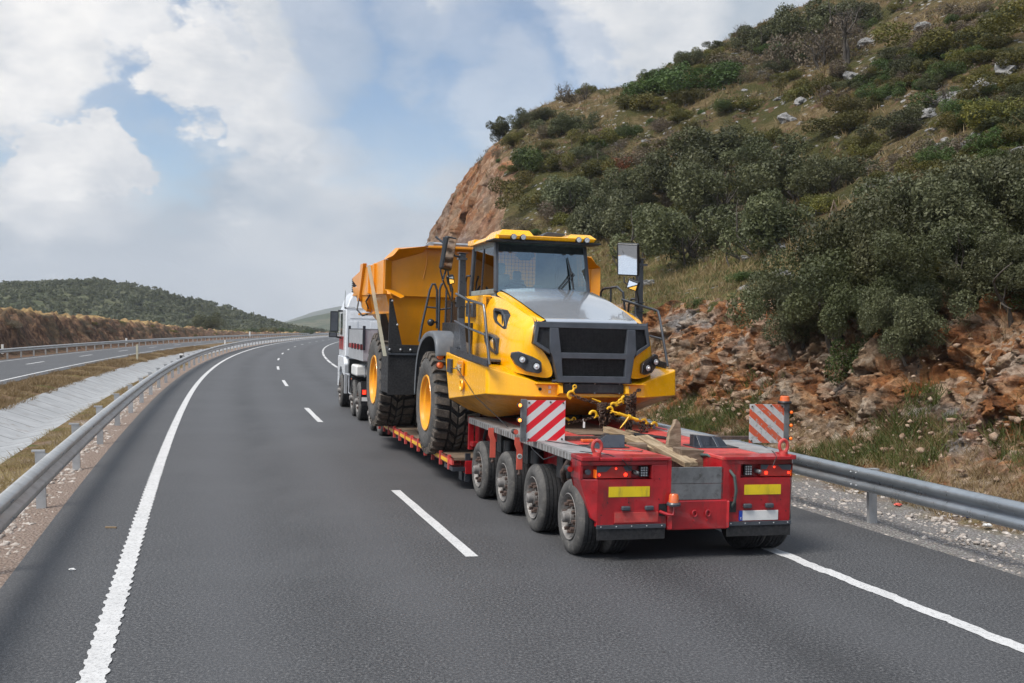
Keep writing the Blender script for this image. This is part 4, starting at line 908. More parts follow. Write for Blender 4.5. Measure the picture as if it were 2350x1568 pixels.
# ---------------------------------------------------------------- load on the deck: timber, chains, hooks
LD = (lambda u, v, w: Vector((TX+u*math.cos(YAW)-v*math.sin(YAW), TY+u*math.sin(YAW)+v*math.cos(YAW), w)))
def timber(name, a, b, th, mat, label, tilt=0., seed=0, cat='timber'):
    """squared log from a to b, section th=(w,h)"""
    A, B = LD(*a), LD(*b); d = (B-A); L = d.length; m = MB(); n = 3; rng = np.random.default_rng(seed); vs = []
    for i in range(n):
        x = L*i/(n-1); j = rng.normal(0, .0035, (4, 2))
        for k, (y, z) in enumerate(((-1, -1), (1, -1), (1, 1), (-1, 1))): vs.append((x+(rng.normal(0, .015) if i in (0, n-1) else 0), y*th[0]/2+j[k, 0], z*th[1]/2+j[k, 1]))
    fs = [(3, 2, 1, 0), tuple((n-1)*4+k for k in range(4))]+[(i*4+k, i*4+(k+1) % 4, (i+1)*4+(k+1) % 4, (i+1)*4+k) for i in range(n-1) for k in range(4)]
    m.add(vs, fs); o = m.build(name, MT[mat], None, bevel=.006, auto=40); x = d.normalized(); y = Vector((0, 0, 1)).cross(x)
    if y.length < .05: y = Vector((math.cos(YAW), math.sin(YAW), 0))
    y.normalize(); z = x.cross(y); R = Matrix((x, y, z)).transposed() @ Matrix.Rotation(tilt, 3, 'X'); o.matrix_world = Matrix.Translation(A) @ R.to_4x4(); tag(o, label, cat); return o
timber('timber_plank', (.16, 1.95, 1.13), (-.02, .10, 1.02), (.155, .06), 'wood', 'long pale split plank lying down into the rear well', .1, 1, 'plank')
timber('timber_plank', (.02, 2.1, 1.11), (.12, .35, 1.00), (.12, .06), 'wood', 'darker plank under the long pale plank', .2, 2, 'plank')
timber('timber_plank', (-.02, 2.75, 1.14), (.10, 2.15, 1.10), (.09, .12), 'wood', 'short fresh plank end beside the left chain bundle', .0, 3, 'plank')
timber('timber_plank', (.30, 2.8, 1.12), (.36, 2.2, 1.08), (.07, .07), 'wood', 'thin stick between the chain bundles', .0, 4, 'plank')
m = MB(); pl = [(.08, .90), (.27, .90), (.265, 1.28), (.25, 1.40), (.20, 1.45), (.165, 1.36), (.12, 1.30), (.10, 1.15)]; f = [LD(u, 1.0, w) for u, w in pl]; b = [LD(u*.93+.015, 1.10, w-.02) for u, w in pl]; n = len(pl)
m.add([tuple(p) for p in f+b], [tuple(range(n)), tuple(range(n, 2*n))[::-1]]+[(i, (i+1) % n, n+(i+1) % n, n+i) for i in range(n)]); tag(m.build('timber_block', MT['wood_up'], None, bevel=.006), 'upright split timber stake beside the long plank', 'timber')
timber('timber_block', (.05, .62, .985), (.31, .62, .985), (.30, .30), 'wood_old', 'big square weathered timber block in the rear well', 0, 6)
timber('timber_block', (-.26, 1.42, 1.06), (-.02, 1.34, 1.06), (.16, .13), 'wood_old', 'small dark timber block left of the planks', 0, 7)
timber('timber_block', (.10, .92, .96), (.26, .92, .96), (.16, .24), 'wood_old', 'smaller timber block behind the big square one', 0, 8)
# chains
def link_ring(m, c, t, up, L, wd, r):
    """one oval link centred c with long axis t"""
    t = t.normalized(); a = up.cross(t); a = a.normalized() if a.length > 1e-4 else t.orthogonal().normalized(); pts = []
    for k in range(10):
        th = k*math.pi/5; x = math.cos(th); y = math.sin(th); pts.append(c+t*(x*L*.5)+a*(y*wd*.5))
    m.tube(pts, r, 5, closed=True)
def chain_mesh(m, pts, L=.055, wd=.036, r=.0085, seed=0):
    pts = [Vector(p) for p in pts]; seg = [(pts[i+1]-pts[i]).length for i in range(len(pts)-1)]; tot = sum(seg); n = max(2, int(tot/(L*.72))); rg = random.Random(seed); up0 = Vector((0, 0, 1))
    for i in range(n):
        d = tot*(i+.5)/n; j = 0
        while j < len(seg)-1 and d > seg[j]: d -= seg[j]; j += 1
        c = pts[j].lerp(pts[j+1], min(1, d/max(seg[j], 1e-6))); t = pts[j+1]-pts[j]; s1 = t.orthogonal().normalized(); s2 = t.cross(s1).normalized(); up = s1 if i % 2 else s2; up = (up+Vector([rg.uniform(-.35, .35) for _ in range(3)])).normalized(); link_ring(m, c, t, up, L, wd, r)
def sag(a, b, s, n=8): a, b = LD(*a), LD(*b); return [a.lerp(b, i/n)-Vector((0, 0, s*4*(i/n)*(1-i/n))) for i in range(n+1)]
m = MB(); chain_mesh(m, sag((-.43, 2.98, 1.60), (.05, 2.9, 1.48), .02), seed=1); chain_mesh(m, sag((.05, 2.88, 1.47), (.36, 2.92, 1.58), .05), seed=2); chain_mesh(m, sag((.36, 2.92, 1.58), (.56, 3.05, 1.68), .01), seed=3); tag(m.build('tension_chain', MT['rust'], None), 'rusty chain stretched under the dump truck bumper', 'chain')
m = MB(); chain_mesh(m, sag((-.33, 3.4, 1.20), (-.08, 2.9, 1.33), .02), seed=4); tag(m.build('tension_chain', MT['rust'], None), 'short rusty chain running up from the left deck hook', 'chain')
def bundle(u, v, wt, wb, spread, n, seed, label):
    m = MB(); rg = random.Random(seed)
    for k in range(n):
        du = rg.uniform(-spread, spread); dv = rg.uniform(-.05, .05); b = wb+rg.uniform(0, .16); chain_mesh(m, [LD(u+du*.7, v+dv, wt-rg.uniform(0, .05)), LD(u+du+.01, v+dv, (wt+b)/2), LD(u+du+.005, v+dv, b)], .058, .042, .010, seed+k)
    for k in range(5): z = wt-.02-.018*k; pts = [LD(u+spread*1.15*math.cos(a), v+.06*math.sin(a), z+rg.uniform(-.02, .02)) for a in np.linspace(0, 6.28, 9)]; chain_mesh(m, pts, .058, .042, .010, seed+50+k)
    tag(m.build('chain_bundle', MT['rust'], None), label, 'chain')
bundle(-.02, 2.86, 1.50, 1.12, .07, 12, 10, 'left bundle of rusty chains hanging below the bumper'); bundle(.37, 2.90, 1.60, 1.12, .065, 12, 30, 'right bundle of rusty chains hanging below the bumper')
m = MB(); rg = random.Random(5)
chain_mesh(m, [LD(.10, 2.86, 1.36), LD(.16, 2.84, 1.28), LD(.25, 2.84, 1.25), LD(.33, 2.86, 1.28)], .058, .042, .009, 3)
for k in range(3): chain_mesh(m, [LD(.50+.035*k, 2.85, 1.26-.02*k), LD(.51+.035*k, 2.84, 1.18), LD(.52+.03*k, 2.80, 1.125)], .058, .042, .009, 60+k)
chain_mesh(m, [LD(.27, 2.85, 1.27), LD(.30, 2.8, 1.125), LD(.45, 2.78, 1.125), LD(.60, 2.8, 1.125)], .058, .042, .009, 70); tag(m.build('loose_chain', MT['rust'], None), 'loose rusty chain ends trailing on the red deck', 'chain')
def hook(m, c, d, s=1.):
    """yellow grab hook: c centre, d direction"""
    d = Vector(d).normalized(); up = Vector((0, 0, 1)); a = d; b = (up-d*up.dot(d)).normalized(); pts = []
    for t in np.linspace(-.2, 4.2, 10): pts.append(c+a*(math.cos(t)*.040*s)+b*(math.sin(t)*.040*s))
    m.tube(pts, [.016*s]*7+[.013*s, .010*s, .006*s], 8); m.tube([c-a*.035*s, c-a*.09*s], .014*s, 8); m.tube([c-a*.10*s+b*(.02*s*math.sin(t))+a*(.02*s*math.cos(t)) for t in np.linspace(0, 6, 8)], .009*s, 6, closed=True)
LB = empty('load_binder'); tag(LB, 'yellow ratchet load binder with lever tightening the right chain', 'load binder')
m = MB(); m.tube([LD(.15, 2.74, 1.372), LD(.43, 2.74, 1.285)], .022, 12); m.tube([LD(.28, 2.74, 1.332), LD(.315, 2.74, 1.321)], .036, 12); m.build('barrel', MT['hookyel'], LB); m = MB(); m.tube([LD(.29, 2.72, 1.33), LD(.23, 2.70, 1.26), LD(.15, 2.68, 1.18)], [.014, .012, .006], 8); m.build('lever', MT['hookyel'], LB)
m = MB(); m.tube([LD(.05, 2.78, 1.405), LD(.15, 2.74, 1.373)], .012, 8); hook(m, LD(.04, 2.78, 1.415), tuple(LD(-.2, 0, .1)-LD(0, 0, 0)), 1.); m.build('upper_hook', MT['hookyel'], LB); m = MB(); m.tube([LD(.43, 2.74, 1.285), LD(.51, 2.84, 1.262)], .013, 8); hook(m, LD(.585, 2.92, 1.235), tuple(LD(.3, 0, -.1)-LD(0, 0, 0)), 1.1); m.build('lower_hook', MT['hookyel'], LB)
m = MB(); chain_mesh(m, [LD(.58, 2.95, 1.24), LD(.68, 3.02, 1.20), LD(.80, 3.12, 1.17)], .055, .04, .009, 8); tag(m.build('tension_chain', MT['rust'], None), 'short rusty chain between the load binder and the right deck hook', 'chain')
for c, d, s, lab in [(( -.36, 3.42, 1.20), (-.3, 0, -.1), 1.25, 'yellow hook clipped to the left red deck rod'), ((.84, 3.15, 1.165), (.3, .1, -.08), 1.3, 'yellow hook clipped to the right red deck rod'), ((-.16, 2.88, 1.345), (-.2, 0, .05), 1.2, 'yellow hook hanging left of the chain bundle'), ((.12, 2.86, 1.455), (.2, 0, .1), 1.2, 'yellow hook on top of the left chain bundle'), ((.30, 2.9, 1.545), (.25, 0, .12), 1.25, 'yellow hook on the right chain bundle'), ((.24, 2.9, 1.515), (.25, 0, .12), .9, 'small yellow shackle beside the right bundle hook'), ((-.44, 2.98, 1.60), (-.1, 0, -.25), 1.2, 'yellow hook on the left bumper lug')]:
    m = MB(); hook(m, LD(*c), tuple(LD(*d)-LD(0, 0, 0)), s); tag(m.build('chain_hook', MT['hookyel'], None), lab, 'hook', 'yellow chain hooks')
m = MB(); m.tube([LD(-.18, 2.88, 1.56), LD(-.06, 2.88, 1.515)], [.008, .014], 8); tag(m.build('binder_lever', MT['hookyel'], None), 'thin yellow lever sticking out of the left chain bundle', 'lever')
m = MB(); m.tube([LD(-.35, 3.45, 1.18), LD(-.62, 3.2, 1.13)], .014, 8); sub(m, 'deck_rod', 'red', None).name = 'deck_rod'; o = bpy.data.objects['deck_rod']; tag(o, 'red tie rod at the left of the deck holding a yellow hook', 'tie rod')
m = MB(); m.tube([LD(.86, 3.15, 1.155), LD(1.0, 3.05, 1.125)], .014, 8); tag(m.build('deck_rod', MT['red'], None), 'red tie rod at the right of the deck holding a yellow hook', 'tie rod')
m = MB(); m.tube([LD(-.26, 3.0, 1.28), LD(-.255, 2.99, 1.24)], .003, 5); a = LD(-.25, 2.98, 1.24); m.box((a.x-.014, a.y-.002, a.z-.08), (a.x+.014, a.y+.002, a.z)); tag(m.build('chain_tag', MT['plate_white'], None), 'white tag hanging from the left chain', 'tag')
m = MB(); m.tube([LD(.0, 2.9, 1.125), LD(.15, 2.55, 1.13), (LD(.35, 2.1, 1.13)), LD(.5, 1.75, 1.13), LD(.42, 1.45, 1.10)], .022, 8); m.tube([LD(.03, 3.0, 1.125), LD(.2, 2.65, 1.13), (LD(.42, 2.2, 1.13)), LD(.3, 1.8, 1.08)], .014, 8); tag(m.build('rubber_hose', MT['black'], None), 'black rubber hose lying across the trailer deck behind the stake', 'hose')
# ---------------------------------------------------------------- dump truck, driven onto the bed tail first: its nose looks back at the camera
DT = vehicle('dump_truck', 'large yellow articulated dump truck chained on the red trailer', 'dump truck')
U0 = -.10
def sheetm(rows, name, mat, par, ss=2, flip=False, thick=0., crease=None):
    """rows of 3D points -> smooth panel"""
    V = np.array(rows, float); nr, nc = V.shape[:2]; F = grid_faces(nr, nc); o = np_mesh(name, V.reshape(-1, 3), F if not flip else F[:, ::-1], MT[mat], par, smooth=True)
    if thick: m = o.modifiers.new('t', 'SOLIDIFY'); m.thickness = thick; m.offset = -1
    if ss: m = o.modifiers.new('s', 'SUBSURF'); m.levels = ss; m.render_levels = ss
    return o
def mir(p): return (2*U0-p[0], p[1], p[2])
def both(f, *a):
    for s in (1, -1): f(s, *a)
# --- front chassis / bumper
h1, h2 = 1.40, .86
m = MB()
def bumper():
    # plan outline points (du, v) at top and bottom of the bumper skin, right half from centre
    top = [(0, 3.20, 1.76), (.76, 3.20, 1.76), (.87, 3.22, 1.80), (1.37, 3.44, 1.93), (1.40, 3.50, 1.945), (1.44, 5.93, 2.09)]
    bot = [(0, 3.17, 1.555), (.76, 3.17, 1.555), (.87, 3.19, 1.56), (1.37, 3.42, 1.575), (1.40, 3.48, 1.575), (1.44, 5.56, 1.38)]
    und = [(0, 4.2, 1.24), (.7, 4.2, 1.24), (.85, 4.25, 1.22), (.95, 4.5, 1.18), (1.0, 4.9, 1.16), (1.15, 5.56, 1.22)]
    inn = [(0, 3.55, 1.80), (.62, 3.55, 1.80), (.8, 3.6, 1.84), (1.05, 3.75, 1.95), (1.12, 3.9, 1.96), (1.16, 5.93, 2.10)]
    for s in (1, -1):
        P = lambda q: (U0+s*q[0], q[1], q[2])
        n = len(top); m.mi = 0; m.add([P(q) for q in top]+[P(q) for q in bot], [(i, i+1, n+i+1, n+i) for i in range(n-1)])
        m.add([P(q) for q in top]+[P(q) for q in inn], [(i, i+1, n+i+1, n+i) for i in range(n-1)])
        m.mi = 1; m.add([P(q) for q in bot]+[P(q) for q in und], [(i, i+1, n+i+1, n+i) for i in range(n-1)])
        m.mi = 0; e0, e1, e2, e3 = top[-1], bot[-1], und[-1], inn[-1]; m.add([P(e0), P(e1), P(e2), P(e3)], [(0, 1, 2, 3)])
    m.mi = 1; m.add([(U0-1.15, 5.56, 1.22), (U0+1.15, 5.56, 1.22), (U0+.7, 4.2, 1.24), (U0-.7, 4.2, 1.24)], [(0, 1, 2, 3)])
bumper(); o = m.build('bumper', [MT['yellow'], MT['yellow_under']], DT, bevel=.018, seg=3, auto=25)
BU = o
# plates and lugs on the bumper face
m = MB()
for s in (1, -1):
    x = U0+s*.62; m.box((x-.17, 3.10, 1.735), (x+.17, 3.22, 1.75)); m.box((x-.17, 3.12, 1.565), (x+.17, 3.2, 1.578))
m.prism([(U0-.44, 3.21, 1.57), (U0-.44, 3.21, 1.75), (U0-.44, 3.05, 1.72), (U0-.44, 3.02, 1.62)], (-.05, 0, 0)); m.prism([(U0+.46, 3.21, 1.57), (U0+.46, 3.21, 1.75), (U0+.46, 3.05, 1.72), (U0+.46, 3.02, 1.62)], (.05, 0, 0))
sub(m, 'towing_lug', 'yellow', BU, bevel=.004)
m = MB()
for s in (1, -1): m.cyl((U0+s*.72, 3.182, 1.665), .022, .03, 'y', 16)
sub(m, 'bolt_hole', 'black', BU)
m = MB(); m.box((U0-.60, 3.176, 1.67), (U0-.565, 3.19, 1.71)); m.box((U0-.60, 3.176, 1.61), (U0-.565, 3.19, 1.65)); m.box((U0+.54, 3.176, 1.68), (U0+.58, 3.19, 1.715)); sub(m, 'safety_sticker', 'plate_white', BU)
# chin mesh
m = MB(); m.box((U0-.40, 3.12, 1.61), (U0+.50, 3.20, 1.755)); CH = sub(m, 'chin_grille', 'grey', BU, bevel=.02); m = MB()
for k in range(9): m.box((U0-.37, 3.112, 1.630+k*.0125), (U0+.47, 3.118, 1.634+k*.0125))
for k in range(44): m.box((U0-.37+k*.0195, 3.109, 1.63), (U0-.366+k*.0195, 3.113, 1.735))
sub(m, 'chin_mesh', 'steel', CH)
m = MB()
for k in range(3):
    for w in (1.618, 1.748): m.ball((U0-.32+k*.36, 3.115, w), .012, 6)
sub(m, 'chin_bolts', 'galv', CH); m = MB()
for u in (-.50, .44): m.cyl((U0+u+.03, 3.12, 1.775), .022, .20, 'x', 12)
sub(m, 'hinge_pin', 'grey', BU)
# side features of the chassis
m = MB(); m.box((-1.56, 4.62, 1.76), (-1.535, 4.95, 1.98)); sub(m, 'recess', 'body', BU, bevel=.01)
m = MB(); m.box((-1.57, 5.35, 1.78), (-1.53, 5.62, 1.99)); sub(m, 'side_box', 'rail', BU, bevel=.012)
m = MB(); m.tube([(-1.56, 4.66+.075*math.cos(t*.5236), 1.63+.075*math.sin(t*.5236)) for t in range(12)], .016, 8, closed=True); sub(m, 'ring_boss', 'yellow', BU); m = MB(); m.cyl((-1.552, 4.66, 1.63), .06, .01, 'x', 16); sub(m, 'dark_bore', 'body', BU)
for w in (1.87, 2.01):
    m = MB(); m.cyl((-1.60, 6.0, w), .062, .04, 'y', 16); o = sub(m, 'side_lamp', 'black', DT); m = MB(); m.lathe([(0, .055), (-.06, .05), (-.075, .03), (-.075, 0)], (-1.60, 5.98, w), 'y', 16); m.lathe([(0, .055), (.06, .05), (.075, .03), (.075, 0)], (-1.60, 6.02, w), 'y', 16); sub(m, 'side_lamp_lens', 'orange_off', o)
m = MB(); rg = random.Random(4)
for k in range(16): a = Vector((-1.60, 4.72, 1.88)); d = Vector([rg.gauss(0, 1) for _ in range(3)]).normalized(); m.tube([a, a+d*.07], [.012, .004], 5)
sub(m, 'plastic_bow', 'strap', DT); m = MB(); m.tube([(-1.56, 5.4, 1.88), (-1.60, 5.1, 1.86), (-1.6, 4.75, 1.86), (-1.57, 4.5, 1.75), (-1.50, 4.0, 1.5), (-1.30, 3.7, 1.28), (-1.22, 3.3, 1.14)], .006, 6); sub(m, 'wire', 'black', DT)
# --- bonnet: yellow sides
#      columns: from grille edge round to the cab; rows: bottom to shoulder
C = [[(.50, 3.15, 1.79), (.62, 3.17, 2.12), (.80, 3.21, 2.28), (.78, 3.22, 2.46), (.72, 3.22, 2.565)],
     [(.78, 3.20, 1.83), (.84, 3.20, 2.08), (.90, 3.22, 2.30), (.88, 3.26, 2.48), (.78, 3.28, 2.60)],
     [(1.00, 3.38, 1.87), (1.03, 3.38, 2.08), (1.00, 3.45, 2.32), (.96, 3.50, 2.53), (.82, 3.55, 2.665)],
     [(1.08, 3.75, 1.92), (1.10, 3.75, 2.12), (1.05, 3.85, 2.38), (.98, 3.9, 2.61), (.83, 3.95, 2.75)],
     [(1.08, 4.4, 1.98), (1.09, 4.4, 2.18), (1.03, 4.45, 2.47), (.97, 4.5, 2.72), (.84, 4.5, 2.875)],
     [(1.02, 5.2, 2.03), (1.02, 5.2, 2.25), (.98, 5.2, 2.55), (.95, 5.2, 2.82), (.84, 5.2, 2.985)],
     [(.98, 6.9, 2.10), (.98, 6.9, 2.30), (.96, 6.9, 2.6), (.95, 6.9, 2.88), (.86, 6.9, 3.0)]]
for s in (1, -1):
    rows = [[(U0+s*p[0], p[1], p[2]) for p in c] for c in C]
    o = sheetm(rows, 'bonnet_side', 'yellow', DT, 3, flip=(s > 0))
    # yellow shoulder strip between side and grey bonnet
    gr_e = [(.655, 3.19, 2.60), (.675, 3.30, 2.625), (.70, 3.6, 2.70), (.715, 4.0, 2.80), (.73, 4.5, 2.92), (.745, 5.15, 3.045)]
    sh = [c[4] for c in C[:6]]
    rows = [[(U0+s*a[0], a[1], a[2]-.004), (U0+s*(a[0]+b[0])/2, (a[1]+b[1])/2, (a[2]+b[2])/2+.012), (U0+s*b[0], b[1], b[2]+.002)] for a, b in zip(gr_e, sh)]
    sheetm(rows, 'bonnet_shoulder', 'yellow', DT, 2, flip=(s < 0))
# grey bonnet
rows = []
for (e, v, w) in [(.655, 3.165, 2.56), (.66, 3.17, 2.600), (.67, 3.30, 2.635), (.70, 3.6, 2.71), (.715, 4.0, 2.81), (.73, 4.5, 2.93), (.745, 5.15, 3.055), (.745, 5.28, 3.07)]:
    cr = .008+.04*sst(np.array(v), 3.2, 4.6); rows.append([(U0+e*k, v+.0*(1-k*k), w+float(cr)*(1-abs(k)**2.4)) for k in (-1, -.97, -.8, -.4, 0, .4, .8, .97, 1)])
HD = sheetm(rows, 'bonnet_top', 'hood', DT, 3, flip=False)
# --- grille frame: flat plate with openings, at v ~3.10
def GP(u, w, d=0.): return (U0+u, 3.02+.09*(w-1.76)/.8+max(0, abs(u)-.56)*.16+d, w)
def frame_plate():
    m = MB()
    def bar(poly): f = [GP(*q) for q in poly]; b = [GP(q[0], q[1], .11) for q in poly]; n = len(poly); m.add(f+b, [tuple(range(n)), tuple(range(n, 2*n))[::-1]]+[(i, (i+1) % n, n+(i+1) % n, n+i) for i in range(n)])
    bar([(-.80, 2.575), (.80, 2.575), (.785, 2.495), (-.785, 2.495)])
    bar([(-.485, 2.165), (.515, 2.165), (.51, 2.085), (-.48, 2.085)]); bar([(-.51, 1.85), (.53, 1.85), (.51, 1.765), (-.49, 1.765)])
    for s in (1, -1):
        bar([(s*.50, 2.495), (s*.615, 2.495), (s*.625, 2.18), (s*.59, 2.12), (s*.51, 1.765), (s*.445, 1.765), (s*.46, 2.1)])
        bar([(s*.765, 2.495), (s*.80, 2.575), (s*.845, 2.28), (s*.795, 2.30)]); bar([(s*.845, 2.28), (s*.62, 2.135), (s*.625, 2.195), (s*.795, 2.30)])
    return m
sub(frame_plate(), 'grille_frame', 'grey', DT, bevel=.012)
GF = MB()
for (a, b, c, d) in ((-.50, .56, 2.17, 2.49), (-.47, .53, 1.85, 2.085)):
    q0 = GP(0, (c+d)/2)[1]+.07; g_ = MB(); g_.box((U0+a-.02, q0, c-.02), (U0+b, q0+.02, d+.02)); o = sub(g_, 'grille_mesh', 'mesh', DT); g_ = MB(); st = .021; n1 = int((b-a)/st)
    for k in range(n1): g_.box((U0+a+k*st, q0-.007, c), (U0+a+k*st+.003, q0-.004, d))
    for k in range(int((d-c)/st)): g_.box((U0+a, q0-.011, c+k*st), (U0+b, q0-.008, c+k*st+.003))
    sub(g_, 'grille_wires', 'black', o)
for s in (1, -1):
    c4 = [(s*.60, 2.51), (s*.78, 2.51), (s*.81, 2.28), (s*.61, 2.17)]; g_ = MB(); g_.hexa([GP(*q, .05) for q in c4], [GP(*q, .07) for q in c4]); sub(g_, 'side_grille', 'mesh', DT)
# --- headlights
def headlight(s):
    # housing follows the cheek from (.66,3.14) to (1.06,3.55)
    P = lambda t, w, off=0.: (U0+s*(.72+.345*t), 3.135+.06*t+.20*t*t-off, w)
    out_ = [(0.02, 2.02), (.0, 1.90), (.12, 1.875), (.55, 1.90), (.90, 1.99), (1.02, 2.09), (1.0, 2.15), (.80, 2.165), (.35, 2.10), (.08, 2.05)]
    m = MB(); f = [P(t, w, .035) for t, w in out_]; b = [P(t, w, -.06) for t, w in out_]; n = len(out_); m.add(f+b, [tuple(range(n)), tuple(range(n, 2*n))[::-1]]+[(i, (i+1) % n, n+(i+1) % n, n+i) for i in range(n)])
    o = sub(m, 'headlight', 'rail', DT, bevel=.014)
    for t, w in ((.22, 1.97), (.70, 2.055)):
        c = P(t, w, .05); d = Vector((s*.35, -1, .05)).normalized(); q = MB(); c = Vector(c); q.tube([c-d*(-.0), c+d*.028], [.052, .050], 20); q.tube([c+d*.020, c+d*.030], [.060, .060], 20); x = sub(q, 'lamp_bezel', 'black', o)
        q = MB(); q.tube([c+d*.029, c+d*.036], [.042, .036], 18); sub(q, 'lamp_lens', 'lens', x); q = MB(); q.ball(tuple(c+d*.036), .019, 8); sub(q, 'lamp_bulb', 'plate_white', x)
headlight(-1); headlight(1)
# --- side vents (three on each flank)
def vent(s, pts, side_u):
    """pts: outline (v,w) of the black scoop"""
    m = MB(); n = len(pts); cu = sum(p[0] for p in pts)/n; cw = sum(p[1] for p in pts)/n; X = lambda d: U0+s*(side_u+d)
    a = [(X(.03), v, w) for v, w in pts]; i_ = [(X(.035), cu+(v-cu)*.72, cw+(w-cw)*.72) for v, w in pts]; r = [(X(-.03), cu+(v-cu)*.68, cw+(w-cw)*.68) for v, w in pts]; b = [(X(-.06), v, w) for v, w in pts]
    V = a+i_+r+b; f = []
    for k in range(n):
        k2 = (k+1) % n; f += [(k, k2, n+k2, n+k), (n+k, n+k2, 2*n+k2, 2*n+k), (3*n+k2, 3*n+k, k, k2)]
    m.add(V, f); o = sub(m, 'side_vent', 'rail', DT, bevel=.008); q = MB(); q.add(r, [tuple(range(n))]); q.add([(p[0]+s*.004, p[1], p[2]) for p in r], [tuple(range(n))[::-1]]); sub(q, 'vent_slot', 'mesh', o)
    q = MB(); v0 = cu+(min(p[0] for p in pts)-cu)*.2; q.prism([(X(.02), v0, cw+.09), (X(.02), v0-.05, cw-.1), (X(-.02), v0-.02, cw-.1), (X(-.02), v0+.03, cw+.09)], (0, -.03, 0)); sub(q, 'vent_fin', 'grey', o)
for s in (-1, 1):
    vent(s, [(4.62, 2.74), (4.55, 2.77), (4.12, 2.73), (3.98, 2.66), (3.88, 2.47), (3.98, 2.45), (4.5, 2.56), (4.6, 2.62)], .99)
    vent(s, [(4.82, 2.42), (4.25, 2.37), (4.08, 2.33), (4.01, 2.12), (4.12, 2.10), (4.6, 2.18), (4.76, 2.28)], 1.075)
    vent(s, [(6.2, 2.87), (5.72, 2.86), (5.70, 2.64), (6.18, 2.65)], 1.03)
# engine side behind the bonnet, step deck
m = MB(); m.box((-1.50, 3.9, 2.0), (-1.0, 5.5, 2.03)); m.box((1.0-.2, 3.9, 2.0), (1.30, 5.5, 2.03)); sub(m, 'step_deck', 'grey', DT, bevel=.004)
m = MB(); m.box((-1.38, 5.9, 2.0), (-.9, 6.9, 2.55)); sub(m, 'tool_box', 'black', DT, bevel=.01); m = MB(); m.box((.75, 5.9, 2.0), (1.2, 6.9, 2.55)); sub(m, 'tool_box', 'black', DT, bevel=.01); m = MB(); m.box((-1.10, 5.3, 2.3), (-.96, 6.9, 2.98)); sub(m, 'yellow_side_panel', 'yellow', DT, bevel=.02)
m = MB(); m.box((U0-.95, 5.3, 2.05), (U0+.95, 8.2, 2.95)); m.box((U0-.5, 5.0, 1.0), (U0+.5, 13.5, 1.75)); m.cyl((U0, 6.97, 1.22), .22, 2.3, 'x', 16); m.box((U0-.9, 8.2, 1.3), (U0+.9, 9.0, 2.1)); sub(m, 'chassis', 'black', DT)
# --- cab
CU, CF, CB = -.17, 5.25, 6.85      # centre, front, back
wb, wt = 3.03, 3.79
def bar(m, a, b, t): m.tube([a, b], t, 4)
m = MB(); hb, ht = .745, .715
FL, FR = (CU-hb, CF, wb), (CU+hb, CF, wb); TL, TRr = (CU-ht, CF+.16, wt), (CU+ht, CF+.16, wt); BL, BR = (CU-hb, CB, wb-.02), (CU+hb, CB, wb-.02); BTL, BTR = (CU-ht, CB-.05, wt), (CU+ht, CB-.05, wt)
def post(m, a, b, wu, wv):
    m.hexa([(a[0]-wu, a[1]-wv, a[2]), (a[0]+wu, a[1]-wv, a[2]), (a[0]+wu, a[1]+wv, a[2]), (a[0]-wu, a[1]+wv, a[2])], [(b[0]-wu, b[1]-wv, b[2]), (b[0]+wu, b[1]-wv, b[2]), (b[0]+wu, b[1]+wv, b[2]), (b[0]-wu, b[1]+wv, b[2])])
for a, b in ((FL, TL), (FR, TRr), (BL, BTL), (BR, BTR)): m = MB(); post(m, a, b, .028, .05); sub(m, 'cab_pillar', 'grey', DT, bevel=.012)
m = MB(); m.box((CU-hb, CF+.02, 2.9), (CU+hb, CB, wb)); m.box((CU-hb-.01, CF+.05, wb-.03), (CU-hb+.05, CB, wb+.05)); m.box((CU+hb-.05, CF+.05, wb-.03), (CU+hb+.01, CB, wb+.05)); m.box((CU-ht, CF+.14, wt-.02), (CU+ht, CF+.24, wt+.06)); m.box((CU-ht-.01, CF+.2, wt-.05), (CU-ht+.04, CB, wt+.05)); m.box((CU+ht-.04, CF+.2, wt-.05), (CU+ht+.01, CB, wt+.05)); m.box((CU-hb, CB-.04, wb), (CU+hb, CB, wb+.16)); m.box((CU-.02+.38, CB-.06, wb+.1), (CU+hb, CB-.01, wt)); sub(m, 'cab_frame', 'interior', DT, bevel=.008)
# glass
def pane(pts, name, mat, par):
    m = MB(); c = [Vector(p) for p in pts]; n = (c[1]-c[0]).cross(c[2]-c[0]).normalized()*.006; m.add([tuple(p) for p in c]+[tuple(p+n) for p in c], [(0, 1, 2, 3), (7, 6, 5, 4), (0, 4, 5, 1), (1, 5, 6, 2), (2, 6, 7, 3), (3, 7, 4, 0)]); return sub(m, name, mat, par)
pane([(FL[0]+.02, FL[1]-.03, FL[2]-.01), (FR[0]-.02, FR[1]-.03, FR[2]-.01), (TRr[0]-.02, TRr[1]-.03, TRr[2]), (TL[0]+.02, TL[1]-.03, TL[2])], 'windscreen', 'glass', DT)
sc = MB(); sc.hexa([(CU-ht+.02, CF+.125, wt-.13), (CU+ht-.02, CF+.125, wt-.13), (CU+ht-.02, CF+.17, wt-.13), (CU-ht+.02, CF+.17, wt-.13)], [(CU-ht+.02, CF+.16, wt+.03), (CU+ht-.02, CF+.16, wt+.03), (CU+ht-.02, CF+.2, wt+.03), (CU-ht+.02, CF+.2, wt+.03)]); sub(sc, 'sun_visor', 'headliner', DT)
vm = 6.12
